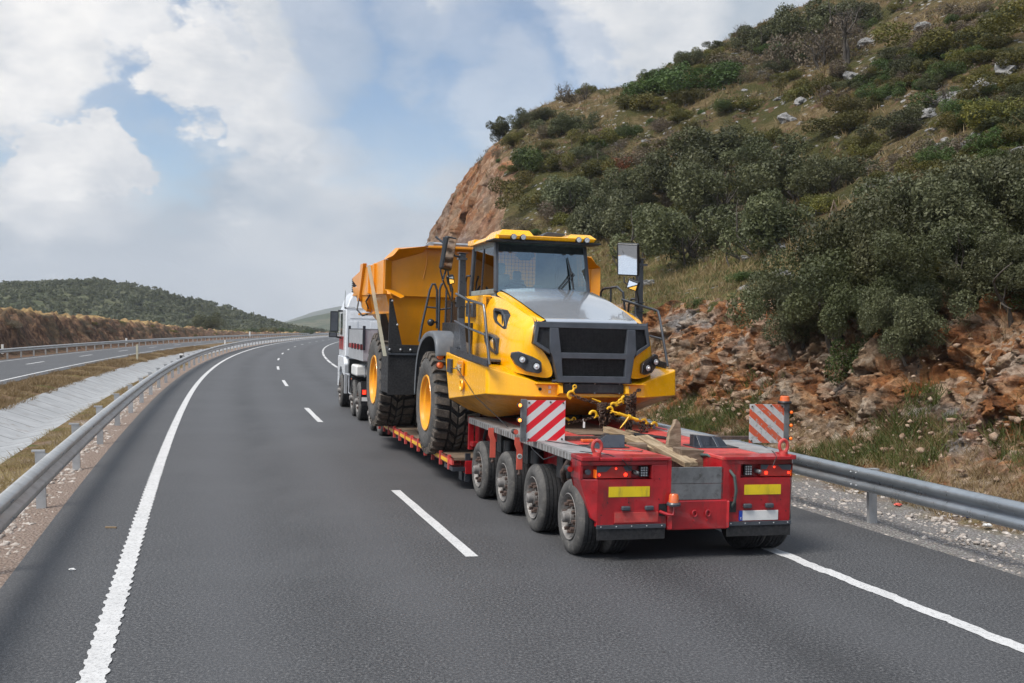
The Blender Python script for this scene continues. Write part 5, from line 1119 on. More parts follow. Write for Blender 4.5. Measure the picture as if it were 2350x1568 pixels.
for s in (-1, 1):
    x0 = CU+s*(hb+.0); x1 = CU+s*(ht+.0)
    pane([(x0, CF+.05, wb+.04), (x0, vm, wb+.04), (x1, vm, wt-.04), (x1, CF+.2, wt-.04)], 'side_window', 'glass_side', DT); pane([(x0, vm+.04, wb+.04), (x0, CB-.05, wb+.04), (x1, CB-.08, wt-.04), (x1, vm+.04, wt-.04)], 'side_window', 'glass_side', DT)
    m = MB(); post(m, (x0, vm+.02, wb), (x1, vm+.02, wt), .012, .016); sub(m, 'window_bar', 'rail', DT)
    m = MB(); X = CU+s*.83; m.tube([(X, 6.85, 3.0), (X, 6.88, 3.25), (X, 6.80, 3.33), (X-s*.03, 6.7, 3.33)], .016, 8); sub(m, 'grab_handle', 'rail', DT)
# rear window guard
m = MB(); hw = CU-hb+.03
for k in range(17): x = hw+.03+k*.062; m.box((x, CB-.022, wb+.16), (x+.005, CB-.015, wt-.04))
for k in range(10): z = wb+.2+k*.06; m.box((hw, CB-.03, z), (CU+.38, CB-.023, z+.005))
sub(m, 'rear_window_grid', 'rail', DT)
# seats, wheel, dash
m = MB(); m.box((-.78, 6.2, 3.03), (-.42, 6.34, 3.36)); m.box((-.70, 6.2, 3.36), (-.50, 6.32, 3.54)); sub(m, 'driver_seat', 'seat', DT, bevel=.045, seg=3)
m = MB(); m.box((-.40, 6.32, 3.03), (-.14, 6.42, 3.28)); m.box((-.34, 6.32, 3.26), (-.20, 6.40, 3.42)); sub(m, 'second_seat', 'interior', DT, bevel=.03)
m = MB(); m.tube([(-.46+.17*math.cos(t*.3927), 5.75-.06*math.sin(t*.3927), 3.13+.055*math.sin(t*.3927)) for t in range(16)], .014, 8, closed=True); sub(m, 'steering_wheel', 'headliner', DT)
m = MB(); m.prism([(CU-.70, 5.32, 3.05), (CU-.70, 5.6, 3.06), (CU-.70, 5.58, 3.115), (CU-.70, 5.4, 3.10)], (1.40, 0, 0)); m.box((-.20, 5.62, 3.05), (-.06, 5.66, 3.17)); sub(m, 'dashboard', 'interior', DT, bevel=.015)
m = MB(); m.prism([(-.50, 5.55, 3.68), (-.24, 5.55, 3.68), (-.22, 5.55, 3.62), (-.30, 5.55, 3.55), (-.44, 5.55, 3.55), (-.52, 5.55, 3.62)], (0, .03, 0)); m.tube([(-.37, 5.55, 3.68), (-.37, 5.50, 3.78)], .01, 6); sub(m, 'inside_mirror', 'headliner', DT)
m = MB(); m.tube([(.30, CF-.10, 3.10), (.285, CF-.03, 3.33), (.24, CF+.06, 3.60)], [.014, .02, .008], 6); m.tube([(.32, CF-.08, 3.33), (.08, CF-.10, 3.07)], .007, 6); m.tube([(.27, CF-.08, 3.34), (.05, CF-.10, 3.09)], .007, 6); m.ball((.28, CF-.07, 3.34), .028, 8); sub(m, 'wiper', 'black', DT)
# roof
m = MB(); zr = wt+.04
m.hexa([(CU-.83, CF-.16, zr), (CU+.72, CF-.16, zr), (CU+.76, CB+.0, zr-.01), (CU-.80, CB+.0, zr-.01)], [(CU-.80, CF-.12, zr+.07), (CU+.70, CF-.12, zr+.07), (CU+.72, CB-.04, zr+.05), (CU-.78, CB-.04, zr+.05)])
m.hexa([(CU-.78, CF-.22, zr+.055), (CU-.22, CF-.22, zr+.055), (CU-.22, CF+.6, zr+.065), (CU-.78, CF+.6, zr+.065)], [(CU-.70, CF-.12, zr+.145), (CU-.27, CF-.12, zr+.145), (CU-.27, CF+.5, zr+.145), (CU-.70, CF+.5, zr+.145)])
m.hexa([(CU+.30, CF-.22, zr+.055), (CU+.78, CF-.22, zr+.055), (CU+.78, CF+.6, zr+.065), (CU+.30, CF+.6, zr+.065)], [(CU+.40, CF-.12, zr+.12), (CU+.72, CF-.12, zr+.12), (CU+.72, CF+.5, zr+.12), (CU+.40, CF+.5, zr+.12)])
m.hexa([(CU-.78, CF-.24, zr+.05), (CU+.78, CF-.24, zr+.05), (CU+.76, CF-.16, zr-.0), (CU-.76, CF-.16, zr-.0)], [(CU-.78, CF-.22, zr+.06), (CU+.78, CF-.22, zr+.06), (CU+.76, CF-.1, zr+.07), (CU-.76, CF-.1, zr+.07)])
m.box((CU-.80, CB-.35, zr), (CU-.5, CB+.08, zr+.085)); RF = sub(m, 'cab_roof', 'yellow', DT, bevel=.018)
m = MB(); m.box((CU-.86, CF-.18, zr-.028), (CU+.88, CF+.25, zr-.004)); sub(m, 'roof_lining', 'headliner', RF, bevel=.006)
for u in (-.72, -.57, .32, .45):
    m = MB(); m.cyl((u, CF-.21, zr+.03), .045, .07, 'y', 16); o = sub(m, 'roof_lamp', 'black', RF); m = MB(); m.cyl((u, CF-.25, zr+.03), .038, .012, 'y', 16)
    for k in range(6): m.ball((u+.022*math.cos(k*1.05), CF-.258, zr+.03+.022*math.sin(k*1.05)), .009, 5)
    sub(m, 'roof_lamp_lens', 'lens', o)
m = MB(); m.prism([(-.10, CF+.4, zr+.13), (.03, CF+.4, zr+.19), (.34, CF+.42, zr+.17), (.30, CF+.42, zr+.13), (.05, CF+.4, zr+.12)], (0, .16, 0)); m.tube([(-.16, CF+.4, zr+.06), (-.04, CF+.4, zr+.14)], .016, 6); sub(m, 'folded_beacon_arm', 'grey', RF, bevel=.008); m = MB(); m.tube([(.30, CF+.35, zr+.1), (.30, CF+.35, zr+.22)], .012, 8); m.ball((.30, CF+.35, zr+.18), .02, 6); sub(m, 'antenna', 'galv', RF)
# --- handrails and mirror masts
def rails(s):
    X = -1.52 if s < 0 else 1.215; dv = 0 if s < 0 else .36; q = MB()
    rl = lambda pts, r=.020: q.tube([(X, p[0]+dv*(1 if p[0] < 4.6 else .3), p[1]) for p in pts], r, 8)
    rl([(5.30, 2.98), (4.6, 2.88), (3.74, 2.80), (3.62, 2.78), (3.56, 2.70), (3.42, 2.40), (3.22, 1.98)]); rl([(5.35, 2.57), (4.4, 2.46), (3.42, 2.37)], .016); rl([(4.50, 2.86), (4.32, 2.05)], .018)
    q.hexa([(X-.012, 3.3+dv, 1.95), (X+.012, 3.3+dv, 1.95), (X+.012, 5.6, 2.08), (X-.012, 5.6, 2.08)], [(X-.012, 3.3+dv, 2.04), (X+.012, 3.3+dv, 2.04), (X+.012, 5.6, 2.18), (X-.012, 5.6, 2.18)])
    sub(q, 'handrail', 'rail', DT)
    # mast
    P = -1.41 if s < 0 else 1.32; vv = 5.42 if s < 0 else 4.98
    q = MB(); q.hexa([(P-.055, vv-.055, 2.12), (P+.055, vv-.055, 2.12), (P+.055, vv+.055, 2.12), (P-.055, vv+.055, 2.12)], [(P-.045, vv-.05, 3.60), (P+.045, vv-.05, 3.60), (P+.045, vv+.05, 3.60), (P-.045, vv+.05, 3.60)]); q.box((P-.075, vv-.07, 3.6), (P+.075, vv+.07, 3.612)); q.box((P-.07, vv-.065, 2.78), (P+.07, vv+.065, 2.80)); q.box((P-.07, vv-.065, 2.92), (P+.07, vv+.065, 2.94)); q.prism([(P-.06, vv-.3, 2.1), (P-.06, vv+.3, 2.1), (P-.06, vv+.12, 2.55), (P-.06, vv-.05, 2.62)], (.10, 0, 0)); sub(q, 'mirror_mast', 'rail', DT, bevel=.008)
rails(-1); rails(1)
# left mirror group
def mirror(c, w, h, t, yaw, tilt, name='mirror', lean=0.):
    e = grp(name, DT, c); e.rotation_euler = (tilt, lean, yaw); m = MB(); m.box((-w/2, 0, -h/2), (w/2, t, h/2)); sub(m, 'mirror_shell', 'black', e, bevel=.03, seg=3); m = MB(); m.box((-w/2+.026, -.006, -h/2+.026), (w/2-.026, -.001, h/2-.026)); o = sub(m, 'mirror_glass', 'chrome', e); m = MB(); m.tube([(0, t, 0), (0, t+.05, 0)], .02, 6); sub(m, 'mirror_mount', 'rail', e); return e
mirror((-1.715, 4.95, 3.56), .20, .50, .09, .45, .10, lean=.12); mirror((-1.68, 4.95, 3.17), .12, .15, .06, .2, .2, lean=-.3); m = MB()
m.tube([(-1.88, 5.2, 3.82), (-1.72, 5.1, 3.68), (-1.55, 5.3, 3.55), (-1.42, 5.42, 3.55)], .016, 8); m.tube([(-1.66, 5.12, 3.55), (-1.80, 5.0, 3.17), (-1.62, 5.2, 2.88), (-1.46, 5.4, 2.82)], .015, 8); m.tube([(-1.80, 5.0, 3.80), (-1.84, 4.98, 3.3), (-1.80, 5.0, 3.17)], .012, 8); m.tube([(-1.74, 5.0, 3.42), (-1.72, 5.0, 3.28), (-1.70, 5.0, 3.12), (-1.66, 5.05, 3.0)], .012, 8); m.box((-1.50, 5.3, 3.50), (-1.36, 5.4, 3.53)); m.box((-1.52, 5.28, 2.78), (-1.46, 5.34, 2.94)); sub(m, 'mirror_bracket', 'rail', DT)
# right mirror group
mirror((.925, 4.5, 3.55), .34, .50, .08, -.62, .27, lean=.04); mirror((1.02, 4.52, 3.17), .19, .17, .07, -.62, .35, lean=.35); m = MB()
m.tube([(1.09, 4.58, 3.66), (1.22, 4.75, 3.60), (1.32, 4.96, 3.55)], .017, 8); m.tube([(.90, 4.56, 3.30), (.90, 4.56, 3.22), (.96, 4.56, 3.18)], .012, 8); m.tube([(1.05, 4.56, 3.30), (1.05, 4.56, 3.2), (1.12, 4.62, 3.17), (1.24, 4.8, 2.98), (1.30, 4.95, 2.82)], .013, 8); m.box((1.24, 4.9, 3.50), (1.42, 5.06, 3.53)); sub(m, 'mirror_bracket', 'rail', DT)
# right walkway rails behind the bonnet
m = MB(); m.tube([(1.30, 6.7, 2.65), (1.30, 6.62, 3.14), (1.30, 6.5, 3.19), (1.30, 5.86, 3.20), (1.30, 5.60, 3.1), (1.30, 5.52, 2.86), (1.30, 5.5, 2.4)], .020, 8); m.tube([(1.30, 6.15, 3.19), (1.30, 6.15, 2.7)], .018, 8); m.tube([(1.33, 5.45, 2.6), (1.33, 5.42, 2.9), (1.33, 5.3, 2.99), (1.33, 5.0, 2.98)], .018, 8); m.tube([(1.2, 6.9, 2.9), (1.2, 6.9, 3.08), (1.2, 6.8, 3.12), (1.2, 6.7, 3.08), (1.2, 6.7, 2.9)], .018, 8); sub(m, 'walkway_rail', 'rail', DT)
# ladder hoops on the left
m = MB()
m.tube([(-1.66, 7.4, 2.22), (-1.62, 7.4, 2.5), (-1.50, 7.4, 3.10), (-1.46, 7.4, 3.20), (-1.41, 7.4, 3.20), (-1.375, 7.4, 3.1), (-1.36, 7.4, 2.45)], .020, 8); m.tube([(-1.55, 7.4, 2.81), (-1.37, 7.4, 2.80)], .014, 8)
m.tube([(-1.34, 7.35, 2.40), (-1.34, 7.35, 3.1), (-1.32, 7.35, 3.18), (-1.29, 7.35, 3.22)], .020, 8); m.tube([(-1.23, 7.35, 2.40), (-1.22, 7.35, 3.15)], .018, 8); m.tube([(-1.34, 7.35, 2.77), (-1.15, 7.35, 2.80)], .014, 8); m.tube([(-1.17, 7.3, 3.22), (-1.13, 7.3, 3.12), (-1.14, 7.3, 2.45)], .018, 8)
m.tube([(-1.66, 7.4, 2.22), (-1.60, 7.38, 2.28), (-1.36, 7.4, 2.30)], .02, 8); sub(m, 'ladder_rail', 'rail', DT); m = MB(); m.ball((-1.49, 7.3, 2.55), .062, 10); m.tube([(-1.45, 7.32, 2.55), (-1.36, 7.4, 2.56)], .016, 6); sub(m, 'round_lamp', 'black', DT)
# --- front mudguards (arch around the wheel)
def mudguard(s):
    cu0, cu1 = (-1.70, -1.10) if s < 0 else (1.60, 1.05); m = MB(); arc = [(7.62, 1.30), (7.60, 1.60), (7.50, 1.95), (7.28, 2.20), (6.95, 2.36), (6.55, 2.42), (6.2, 2.42), (5.96, 2.36), (5.84, 2.20), (5.80, 2.02)]
    rows = []
    for (v, w) in arc:
        d = Vector((v-6.8, w-1.2)).normalized()
        lip = .05; rows.append([(cu0+(-.0 if s < 0 else 0), v-d.x*lip*2.2, w-d.y*lip*2.2), (cu0, v-d.x*lip*.3, w-d.y*lip*.3), (cu0*.985, v, w), (cu1, v, w), (cu1, v-d.x*lip*2, w-d.y*lip*2)])
    return sheetm(rows, 'mudguard', 'fender', DT, 2, flip=(s < 0), thick=.02)
mudguard(-1); mudguard(1)
# --- big wheels
def big_wheel(par, u, v, w, r, width, side, seed, rimr=.555):
    s = side; W = width; t = MB(); R = r-.045
    prof = [(.0, R*rimr), (-.012, R*rimr+.03), (-.045, R*.70), (-.050, R*.80), (-.03, R*.90), (.015, R*.965), (.05, R)]
    full = [(-s*a, q) for a, q in prof]+[(-s*a, q) for a, q in [(W-.05, R), (W-.01, R*.96), (W+.02, R*.8), (W, R*rimr)]]
    t.lathe(full, (u, v, w), 'x', 64); per = len(full)-1
    for i in range(len(t.f)): t.m[i] = 0 if (i % per) < 5 else 1
    n = 27; t.mi = 2; rg = random.Random(seed)
    def lug(a, da, x0, x1, skew, h0=-.03, h1=.045, ta=.8):
        """block on the tread between x0 and x1 (from the outer face)"""
        def pt(ang, x, q): return (u-s*x, v+math.cos(ang)*(R+q), w+math.sin(ang)*(R+q))
        b = [pt(a-da, x0, h0), pt(a+da, x0, h0), pt(a+da+skew, x1, h0), pt(a-da+skew, x1, h0)]; e = da*(1-ta)
        tp = [pt(a-da+e, x0+.012, h1), pt(a+da-e, x0+.012, h1), pt(a+da-e+skew, x1-.012, h1), pt(a-da+e+skew, x1-.012, h1)]; t.hexa(b, tp)
    for k in range(n):
        a = 2*math.pi*k/n; d = 2*math.pi/n
        lug(a, d*.34, -.005, W*.30, .04); lug(a+d*.5, d*.34, W*.70, W+.005, -.04); lug(a+d*.28, d*.30, W*.335, W*.49, .10, ta=.85); lug(a+d*.78, d*.30, W*.51, W*.665, -.10, ta=.85)
        # shoulder ribs down the side wall
        def q(ang, rr, x): return (u-s*x, v+math.cos(ang)*rr, w+math.sin(ang)*rr)
        t.hexa([q(a-d*.30, R*.93, -.012), q(a+d*.30, R*.93, -.012), q(a+d*.33, R+.03, .03), q(a-d*.33, R+.03, .03)], [q(a-d*.26, R*.93, -.034), q(a+d*.26, R*.93, -.034), q(a+d*.30, R+.036, -.008), q(a-d*.30, R+.036, -.008)])
    o = t.build('wheel', [MT['sidewall'], MT['tread'], MT['lug']], par, auto=30); rf = R*rimr
    m = MB(); m.lathe([(-s*a, q) for a, q in [(-.005, rf+.02), (-.03, rf+.008), (-.02, rf-.02), (.03, rf-.035), (.05, rf-.075), (.20, rf-.10), (.22, rf*.62), (.14, rf*.5), (.12, rf*.36), (.12, 0)]], (u, v, w), 'x', 48); ro = sub(m, 'rim', 'rim_y', o); m = MB()
    for k in range(12): m.cyl((u-s*(-.0)+(-s)*.0+s*(-.165), v+math.cos(k*.5236)*rf*.56, w+math.sin(k*.5236)*rf*.56), .022, .10, 'x', 8)
    sub(m, 'wheel_bolts', 'rim_y', ro); m = MB(); m.box((u+s*.035-.012, v-.05, w-.10), (u+s*.035+.0, v+.05, w-.0)); return o
big_wheel(DT, -1.63, 6.80, 1.225, .845, .70, -1, 1); big_wheel(DT, 1.48, 6.80, 1.225, .845, .70, 1, 2)
big_wheel(DT, -1.82, 11.20, 1.39, .945, .68, -1, 3, .53); big_wheel(DT, 1.80, 11.20, 1.39, .945, .68, 1, 4, .53); big_wheel(DT, -1.02, 11.20, 1.39, .945, .62, -1, 5, .53)
# black splash flap behind the front wheel
m = MB(); m.box((-1.95, 8.80, 1.23), (-1.40, 8.83, 1.96)); m.box((-1.95, 8.78, 2.0), (-.9, 8.84, 2.14)); m.prism([(-1.95, 8.80, 2.13), (-1.95, 8.80, 2.97), (-1.90, 8.80, 2.98), (-1.70, 8.80, 2.13)], (0, .04, 0)); FP = sub(m, 'splash_flap', 'tread', DT, bevel=.004); m = MB(); m.box((-1.955, 8.77, 1.955), (-1.385, 8.79, 1.99)); sub(m, 'flap_rail', 'grey', FP); m = MB()
for (a, b) in ((-1.93, 2.05), (-1.73, 2.05), (-1.55, 2.05), (-1.90, 2.93), (-1.80, 2.50)): m.ball((a, 8.77, b), .022, 6)
sub(m, 'flap_bolts', 'galv', FP); m = MB(); m.box((-1.9, 8.85, 1.23), (-.9, 9.9, 2.1)); sub(m, 'tank', 'black', DT, bevel=.03)
# --- dump body
m = MB(); T_ = .05
Lt = [(-2.06, 3.68), (-1.94, 3.73), (-1.84, 3.88), (-1.80, 3.865), (-1.34, 3.93), (-1.30, 3.96), (1.30, 3.96), (1.34, 3.93), (1.80, 3.865), (1.84, 3.88), (1.94, 3.73), (2.06, 3.68), (2.06, 3.12), (1.92, 3.08), (1.88, 2.97), (1.45, 2.11), (-1.72+.0, 2.11), (-1.90, 2.96), (-1.92, 3.08), (-2.06, 3.12)]
# front wall
m.prism([(u, 8.86, w) for u, w in [(-1.92, 3.02), (-1.93, 3.70), (-1.36, 3.88), (-1.30, 3.93), (1.30, 3.93), (1.36, 3.88), (1.93, 3.70), (1.92, 3.02)]], (0, T_, 0))
m.hexa([(-1.70, 9.05, 2.10), (1.50, 9.05, 2.10), (1.50, 9.10, 2.10), (-1.70, 9.10, 2.10)], [(-1.90, 8.92, 3.03), (1.90, 8.92, 3.03), (1.90, 9.0, 3.03), (-1.90, 9.0, 3.03)])
# overhanging spill guard
m.add([(-1.92, 8.86, 3.65), (-1.35, 8.86, 3.83), (-1.30, 8.60, 3.94), (-1.80, 8.62, 3.865), (-1.84, 8.62, 3.88), (-1.94, 8.62, 3.73), (-2.05, 8.66, 3.68), (-1.30, 8.90, 3.95), (-1.84, 8.92, 3.90), (-2.06, 8.92, 3.68)], [(0, 1, 2, 3), (0, 3, 5, 6), (3, 4, 5), (2, 7, 8, 3), (8, 4, 3), (5, 4, 8, 9), (6, 5, 9)])
m.add([(1.92, 8.86, 3.65), (1.35, 8.86, 3.83), (1.30, 8.60, 3.94), (1.80, 8.62, 3.865), (1.84, 8.62, 3.88), (1.94, 8.62, 3.73), (2.05, 8.66, 3.68), (1.30, 8.90, 3.95), (1.84, 8.92, 3.90), (2.06, 8.92, 3.68)], [(0, 1, 2, 3), (0, 3, 5, 6), (3, 4, 5), (2, 7, 8, 3), (8, 4, 3), (5, 4, 8, 9), (6, 5, 9)])
m.box((-1.30, 8.58, 3.90), (1.30, 8.92, 3.945))
# corner wings
for s in (-1, 1):
    m.prism([(s*1.915, 8.84, 3.66), (s*2.06, 8.70, 3.68), (s*2.06, 8.70, 3.13), (s*1.915, 8.84, 3.08)], (0, .05, 0)); m.prism([(s*2.06, 8.70, 3.12), (s*1.88, 8.80, 3.10), (s*1.70, 8.66, 3.00), (s*1.78, 8.62, 2.97)], (0, .02, .03))
    # side wall, sloping, then tapering under
    m.hexa([(s*1.98, 8.9, 3.05), (s*2.06, 8.9, 3.05), (s*2.02, 13.4, 3.12), (s*1.94, 13.4, 3.12)], [(s*1.98, 8.9, 3.68), (s*2.06, 8.9, 3.68), (s*2.02, 11.6, 3.66), (s*1.94, 11.6, 3.66)])
    m.hexa([(s*1.25, 9.05, 2.15), (s*1.72, 9.05, 2.15), (s*1.65, 12.2, 2.6), (s*1.2, 12.2, 2.6)], [(s*1.9, 8.95, 3.06), (s*2.0, 8.95, 3.06), (s*1.98, 13.2, 3.12), (s*1.9, 13.2, 3.12)])
    for v in (9.9, 10.6): m.box((s*2.09, v-.05, 3.1), (s*2.02, v+.08, 3.66))
    # tail frame
    m.prism([(s*2.00, 11.35, 3.74), (s*2.00, 11.75, 3.74), (s*2.00, 12.15, 2.98), (s*2.00, 11.9, 2.98)], (s*.08, 0, 0)); m.prism([(s*1.98, 11.7, 3.66), (s*1.98, 13.3, 3.52), (s*1.98, 13.3, 3.46), (s*1.98, 12.0, 3.2), (s*1.98, 11.8, 3.25)], (s*.05, 0, 0)); m.prism([(s*1.98, 12.2, 3.27), (s*1.98, 13.3, 3.32), (s*1.98, 13.1, 3.20), (s*1.98, 12.5, 3.12)], (s*.05, 0, 0)); m.hexa([(s*1.9, 11.3, 2.75), (s*2.0, 11.3, 2.75), (s*2.0, 12.0, 2.85), (s*1.9, 12.0, 2.85)], [(s*1.9, 11.0, 3.15), (s*2.02, 11.0, 3.15), (s*2.02, 12.2, 3.2), (s*1.9, 12.2, 3.2)])
m.box((-1.9, 9.0, 2.7), (1.9, 13.2, 2.75)); m.hexa([(-1.5, 13.1, 2.72), (1.5, 13.1, 2.72), (1.5, 14.0, 3.2), (-1.5, 14.0, 3.2)], [(-1.5, 13.1, 2.80), (1.5, 13.1, 2.80), (1.5, 14.0, 3.28), (-1.5, 14.0, 3.28)])
DB = sub(m, 'dump_body', 'body', DT, bevel=.012, seg=2)
m = MB(); m.tube([(-1.22, 8.62, 3.985), (1.25, 8.62, 3.985)], .028, 10); m.prism([(-1.36, 8.60, 3.94), (-1.28, 8.60, 4.01), (-1.20, 8.60, 4.02), (-1.20, 8.60, 3.95)], (0, .1, 0)); sub(m, 'canopy_tube', 'galv', DB)
m = MB(); m.tube([(-1.25, 8.86, 3.88), (-1.28, 8.85, 3.6), (-1.33, 8.85, 3.35)], .012, 6); sub(m, 'weld_rib', 'body', DB)
m = MB()
for k in range(7):
    for s in (-1, 1): m.ball((s*1.99, 13.3+.0*k, 3.22+k*.045), .035, 6, (1.6, 1, .7))
sub(m, 'tail_bolts', 'rail', DB)
m = MB(); m.tube([(-2.06, 11.9, 3.1), (-2.12, 11.8, 2.8), (-2.05, 11.5, 2.68), (-2.0, 11.2, 2.70)], .018, 6); m.tube([(-2.0, 10.6, 3.15), (-2.1, 10.7, 2.95), (-2.0, 11.0, 2.82)], .016, 6); m.box((-1.98, 9.55, 2.2), (-1.7, 9.9, 2.7)); sub(m, 'hydraulic_hose', 'black', DT)
# lashing strap
m = MB(); a, b = Vector((-2.15, 10.10, 3.62)), Vector((-2.04, 8.62, 1.93)); n = Vector((.036, .02, 0)); x = Vector((0, .004, -.006)); m.add([tuple(p) for p in (a-n, a+n, b+n, b-n, a-n-x, a+n-x, b+n-x, b-n-x)], [(0, 1, 2, 3), (7, 6, 5, 4), (0, 4, 5, 1), (1, 5, 6, 2), (2, 6, 7, 3), (3, 7, 4, 0)]); o = m.build('lashing_strap', MT['strap'], None); o.location = DT.location; o.rotation_euler = DT.rotation_euler; tag(o, 'pale webbing strap running from the dump body tail down past the rear wheel', 'strap')

# ---------------------------------------------------------------- tractor unit
TK = vehicle('truck_tractor', 'white truck tractor with aluminium ballast box pulling the trailer', 'truck', -.03, (0, 17.4, 0))
# local frame: origin at the rear of the tractor, v forward
CR = 4.55     # rear face of the cab
m = MB(); hw = 1.18
prof = [(-hw, 1.55), (-hw, 2.98), (-hw+.03, 3.02), (-hw+.10, 3.25), (-hw+.22, 3.47), (-hw+.40, 3.56), (hw-.40, 3.56), (hw-.22, 3.47), (hw-.10, 3.25), (hw-.03, 3.02), (hw, 2.98), (hw, 1.55)]
m.prism([(u, CR, w) for u, w in prof], (0, 1.9, 0)); CB_ = sub(m, 'cab', 'white', TK, bevel=.04, seg=3)
m = MB(); m.box((-hw+.12, CR-.012, 2.70), (hw-.12, CR-.0, 2.90)); m.box((-hw+.12, CR-.012, 2.20), (-hw+.36, CR, 2.62)); m.box((-.45, CR-.012, 2.35), (hw-.4, CR, 2.62)); m.box((-hw+.12, CR-.012, 1.68), (-hw+.36, CR, 2.08)); m.box((-hw, CR-.02, 3.0), (hw, CR+.02, 3.025)); m.box((-hw+.06, CR-.016, 2.12), (hw-.06, CR, 2.16)); sub(m, 'pressed_panel', 'white', CB_, bevel=.01)
m = MB(); m.box((-hw-.005, CR+.9, 2.2), (-hw+.01, CR+1.6, 2.85)); sub(m, 'door_window', 'glass_side', CB_); m = MB(); m.box((-hw-.008, CR-.005, 3.0), (-hw+.28, CR+.5, 3.04)); sub(m, 'roof_seam', 'black', CB_); m = MB(); m.box((-hw-.012, CR+.55, 1.75), (-hw-.002, CR+1.8, 2.15)); sub(m, 'red_lettering_band', 'red', CB_)
m = MB(); m.prism([(-hw-.03, CR-.1, 1.0), (-hw-.03, CR-.1, 1.35), (-hw-.03, CR+.1, 1.55), (-hw-.03, CR+1.9, 1.55), (-hw-.03, CR+1.9, .6), (-hw-.03, CR+1.55, .6), (-hw-.03, CR+1.45, 1.05), (-hw-.03, CR+1.2, 1.22), (-hw-.03, CR+.7, 1.22), (-hw-.03, CR+.4, 1.05)], (.4, 0, 0)); sub(m, 'cab_fender', 'white', TK, bevel=.02); m = MB(); m.prism([(hw+.03, CR-.1, 1.0), (hw+.03, CR-.1, 1.35), (hw+.03, CR+.1, 1.55), (hw+.03, CR+1.9, 1.55), (hw+.03, CR+1.9, .6), (hw+.03, CR+.4, .7)], (-.4, 0, 0)); sub(m, 'cab_fender', 'white', TK, bevel=.02)
m = MB(); m.box((-1.55, CR+1.0, 2.28), (-1.30, CR+1.12, 2.92)); m.box((-1.58, CR+1.0, 2.12), (-1.33, CR+1.12, 2.27)); m.box((-1.32, CR+1.02, 2.90), (-1.1, CR+1.1, 2.96)); m.tube([(-1.4, CR+1.06, 2.15), (-1.15, CR+1.06, 2.08)], .03, 6); MI = sub(m, 'door_mirror', 'black', TK, bevel=.025); m = MB(); m.box((-1.53, CR+.99, 2.32), (-1.33, CR+.998, 2.88)); m.box((-1.56, CR+.99, 2.14), (-1.36, CR+.998, 2.25)); sub(m, 'mirror_glass', 'grey', MI)
m = MB(); m.tube([(-1.12, CR+.8, 2.95), (-1.14, CR+.82, 3.1), (-1.13, CR+.82, 3.55)], [.03, .012, .006], 6); sub(m, 'antenna', 'black', TK)
# chassis, ballast box, tank
m = MB(); m.box((-.45, -.1, .75), (.45, CR+1.5, 1.05)); m.box((-1.1, CR-.5, .7), (1.1, CR+.3, 1.5)); m.box((-.8, .3, 1.05), (.8, CR-.5, 1.6)); sub(m, 'chassis', 'black', TK)
BX = grp('ballast_box', TK); m = MB()
x = -1.15; m.box((x, .1, 1.98), (x+.04, CR-.75, 2.38)); m.box((x, .1, 1.56), (x+.04, CR-.75, 1.86)); m.box((-x, .1, 1.56), (-x-.04, CR-.75, 2.38)); m.box((x, .1, 1.56), (-x, .14, 2.38)); m.box((x, CR-.79, 1.56), (-x, CR-.75, 2.38)); sub(m, 'aluminium_side', 'alu', BX, bevel=.006); m = MB(); m.box((x-.005, .1, 1.86), (x+.04, CR-.75, 1.98)); sub(m, 'red_side_stripe', 'red', BX); m = MB(); m.box((x+.05, .15, 2.2), (-x-.05, CR-.8, 2.24)); sub(m, 'box_cover', 'plate_white', BX)
for v in (.1, CR-.75): m = MB(); m.box((x-.02, v-.03, 1.85), (x+.05, v+.04, 2.48)); sub(m, 'corner_post', 'rail', BX)
m = MB()
for k in range(4): m.box((x-.03, .4+k*.75, 1.84), (x, .55+k*.75, 2.0))
m.box((-.3, CR-.78, 2.38), (-.15, CR-.7, 2.5)); m.box((x, CR-.79, 2.38), (-x, CR-.74, 2.40)); sub(m, 'box_latch', 'black', BX)
m = MB(); m.box((-1.22, 1.1, 1.12), (-.72, 2.3, 1.42)); sub(m, 'washer_tank', 'plate_white', TK, bevel=.06, seg=3); m = MB(); m.box((-1.25, 1.9, .62), (-.55, 1.94, 1.08)); sub(m, 'tarp_box', 'black', TK, bevel=.02); m = MB(); m.tube([(-.98, 2.0, 1.42), (-.98, 1.05, 1.42), (-.98, 1.05, 1.1)], .012, 6); m.tube([(-1.25, 2.5, 1.15), (-1.25, 2.5, .6), (-1.25, 1.95, .6)], .02, 6); m.tube([(-1.3, 2.9, 1.12), (-1.3, 2.0, 1.12)], .025, 6); m.box((-1.32, 3.0, .55), (-1.25, 3.2, 1.35)); sub(m, 'side_guard', 'alu', TK)
m = MB(); m.cyl((-1.22, 1.93, 1.02), .035, .04, 'y', 10); sub(m, 'orange_side_lamp', 'orange', TK); m = MB(); m.cyl((-1.16, 1.88, .93), .05, .03, 'y', 12); sub(m, 'bright_lamp', 'lens', TK)
m = MB(); m.box((-1.18, -.12, .70), (-.92, -.06, .84)); LP_ = sub(m, 'tail_lamp', 'red_lens', TK, bevel=.01); m = MB(); m.box((-1.16, -.125, .72), (-1.08, -.118, .82)); sub(m, 'lit_tail_lamp', 'red_lit', LP_); m = MB(); m.box((-1.18, -.10, .54), (-1.02, -.08, .64)); sub(m, 'number_plate', 'plate_white', TK); m = MB(); m.box((-1.2, -.08, .45), (-.6, -.05, 1.05)); sub(m, 'rear_mudflap', 'tread', TK)
for v in (.55, 1.95, CR+.95):
    for s in (-1, 1): truck_wheel(TK, s*1.20, v, .50, .32, s, 'rim')
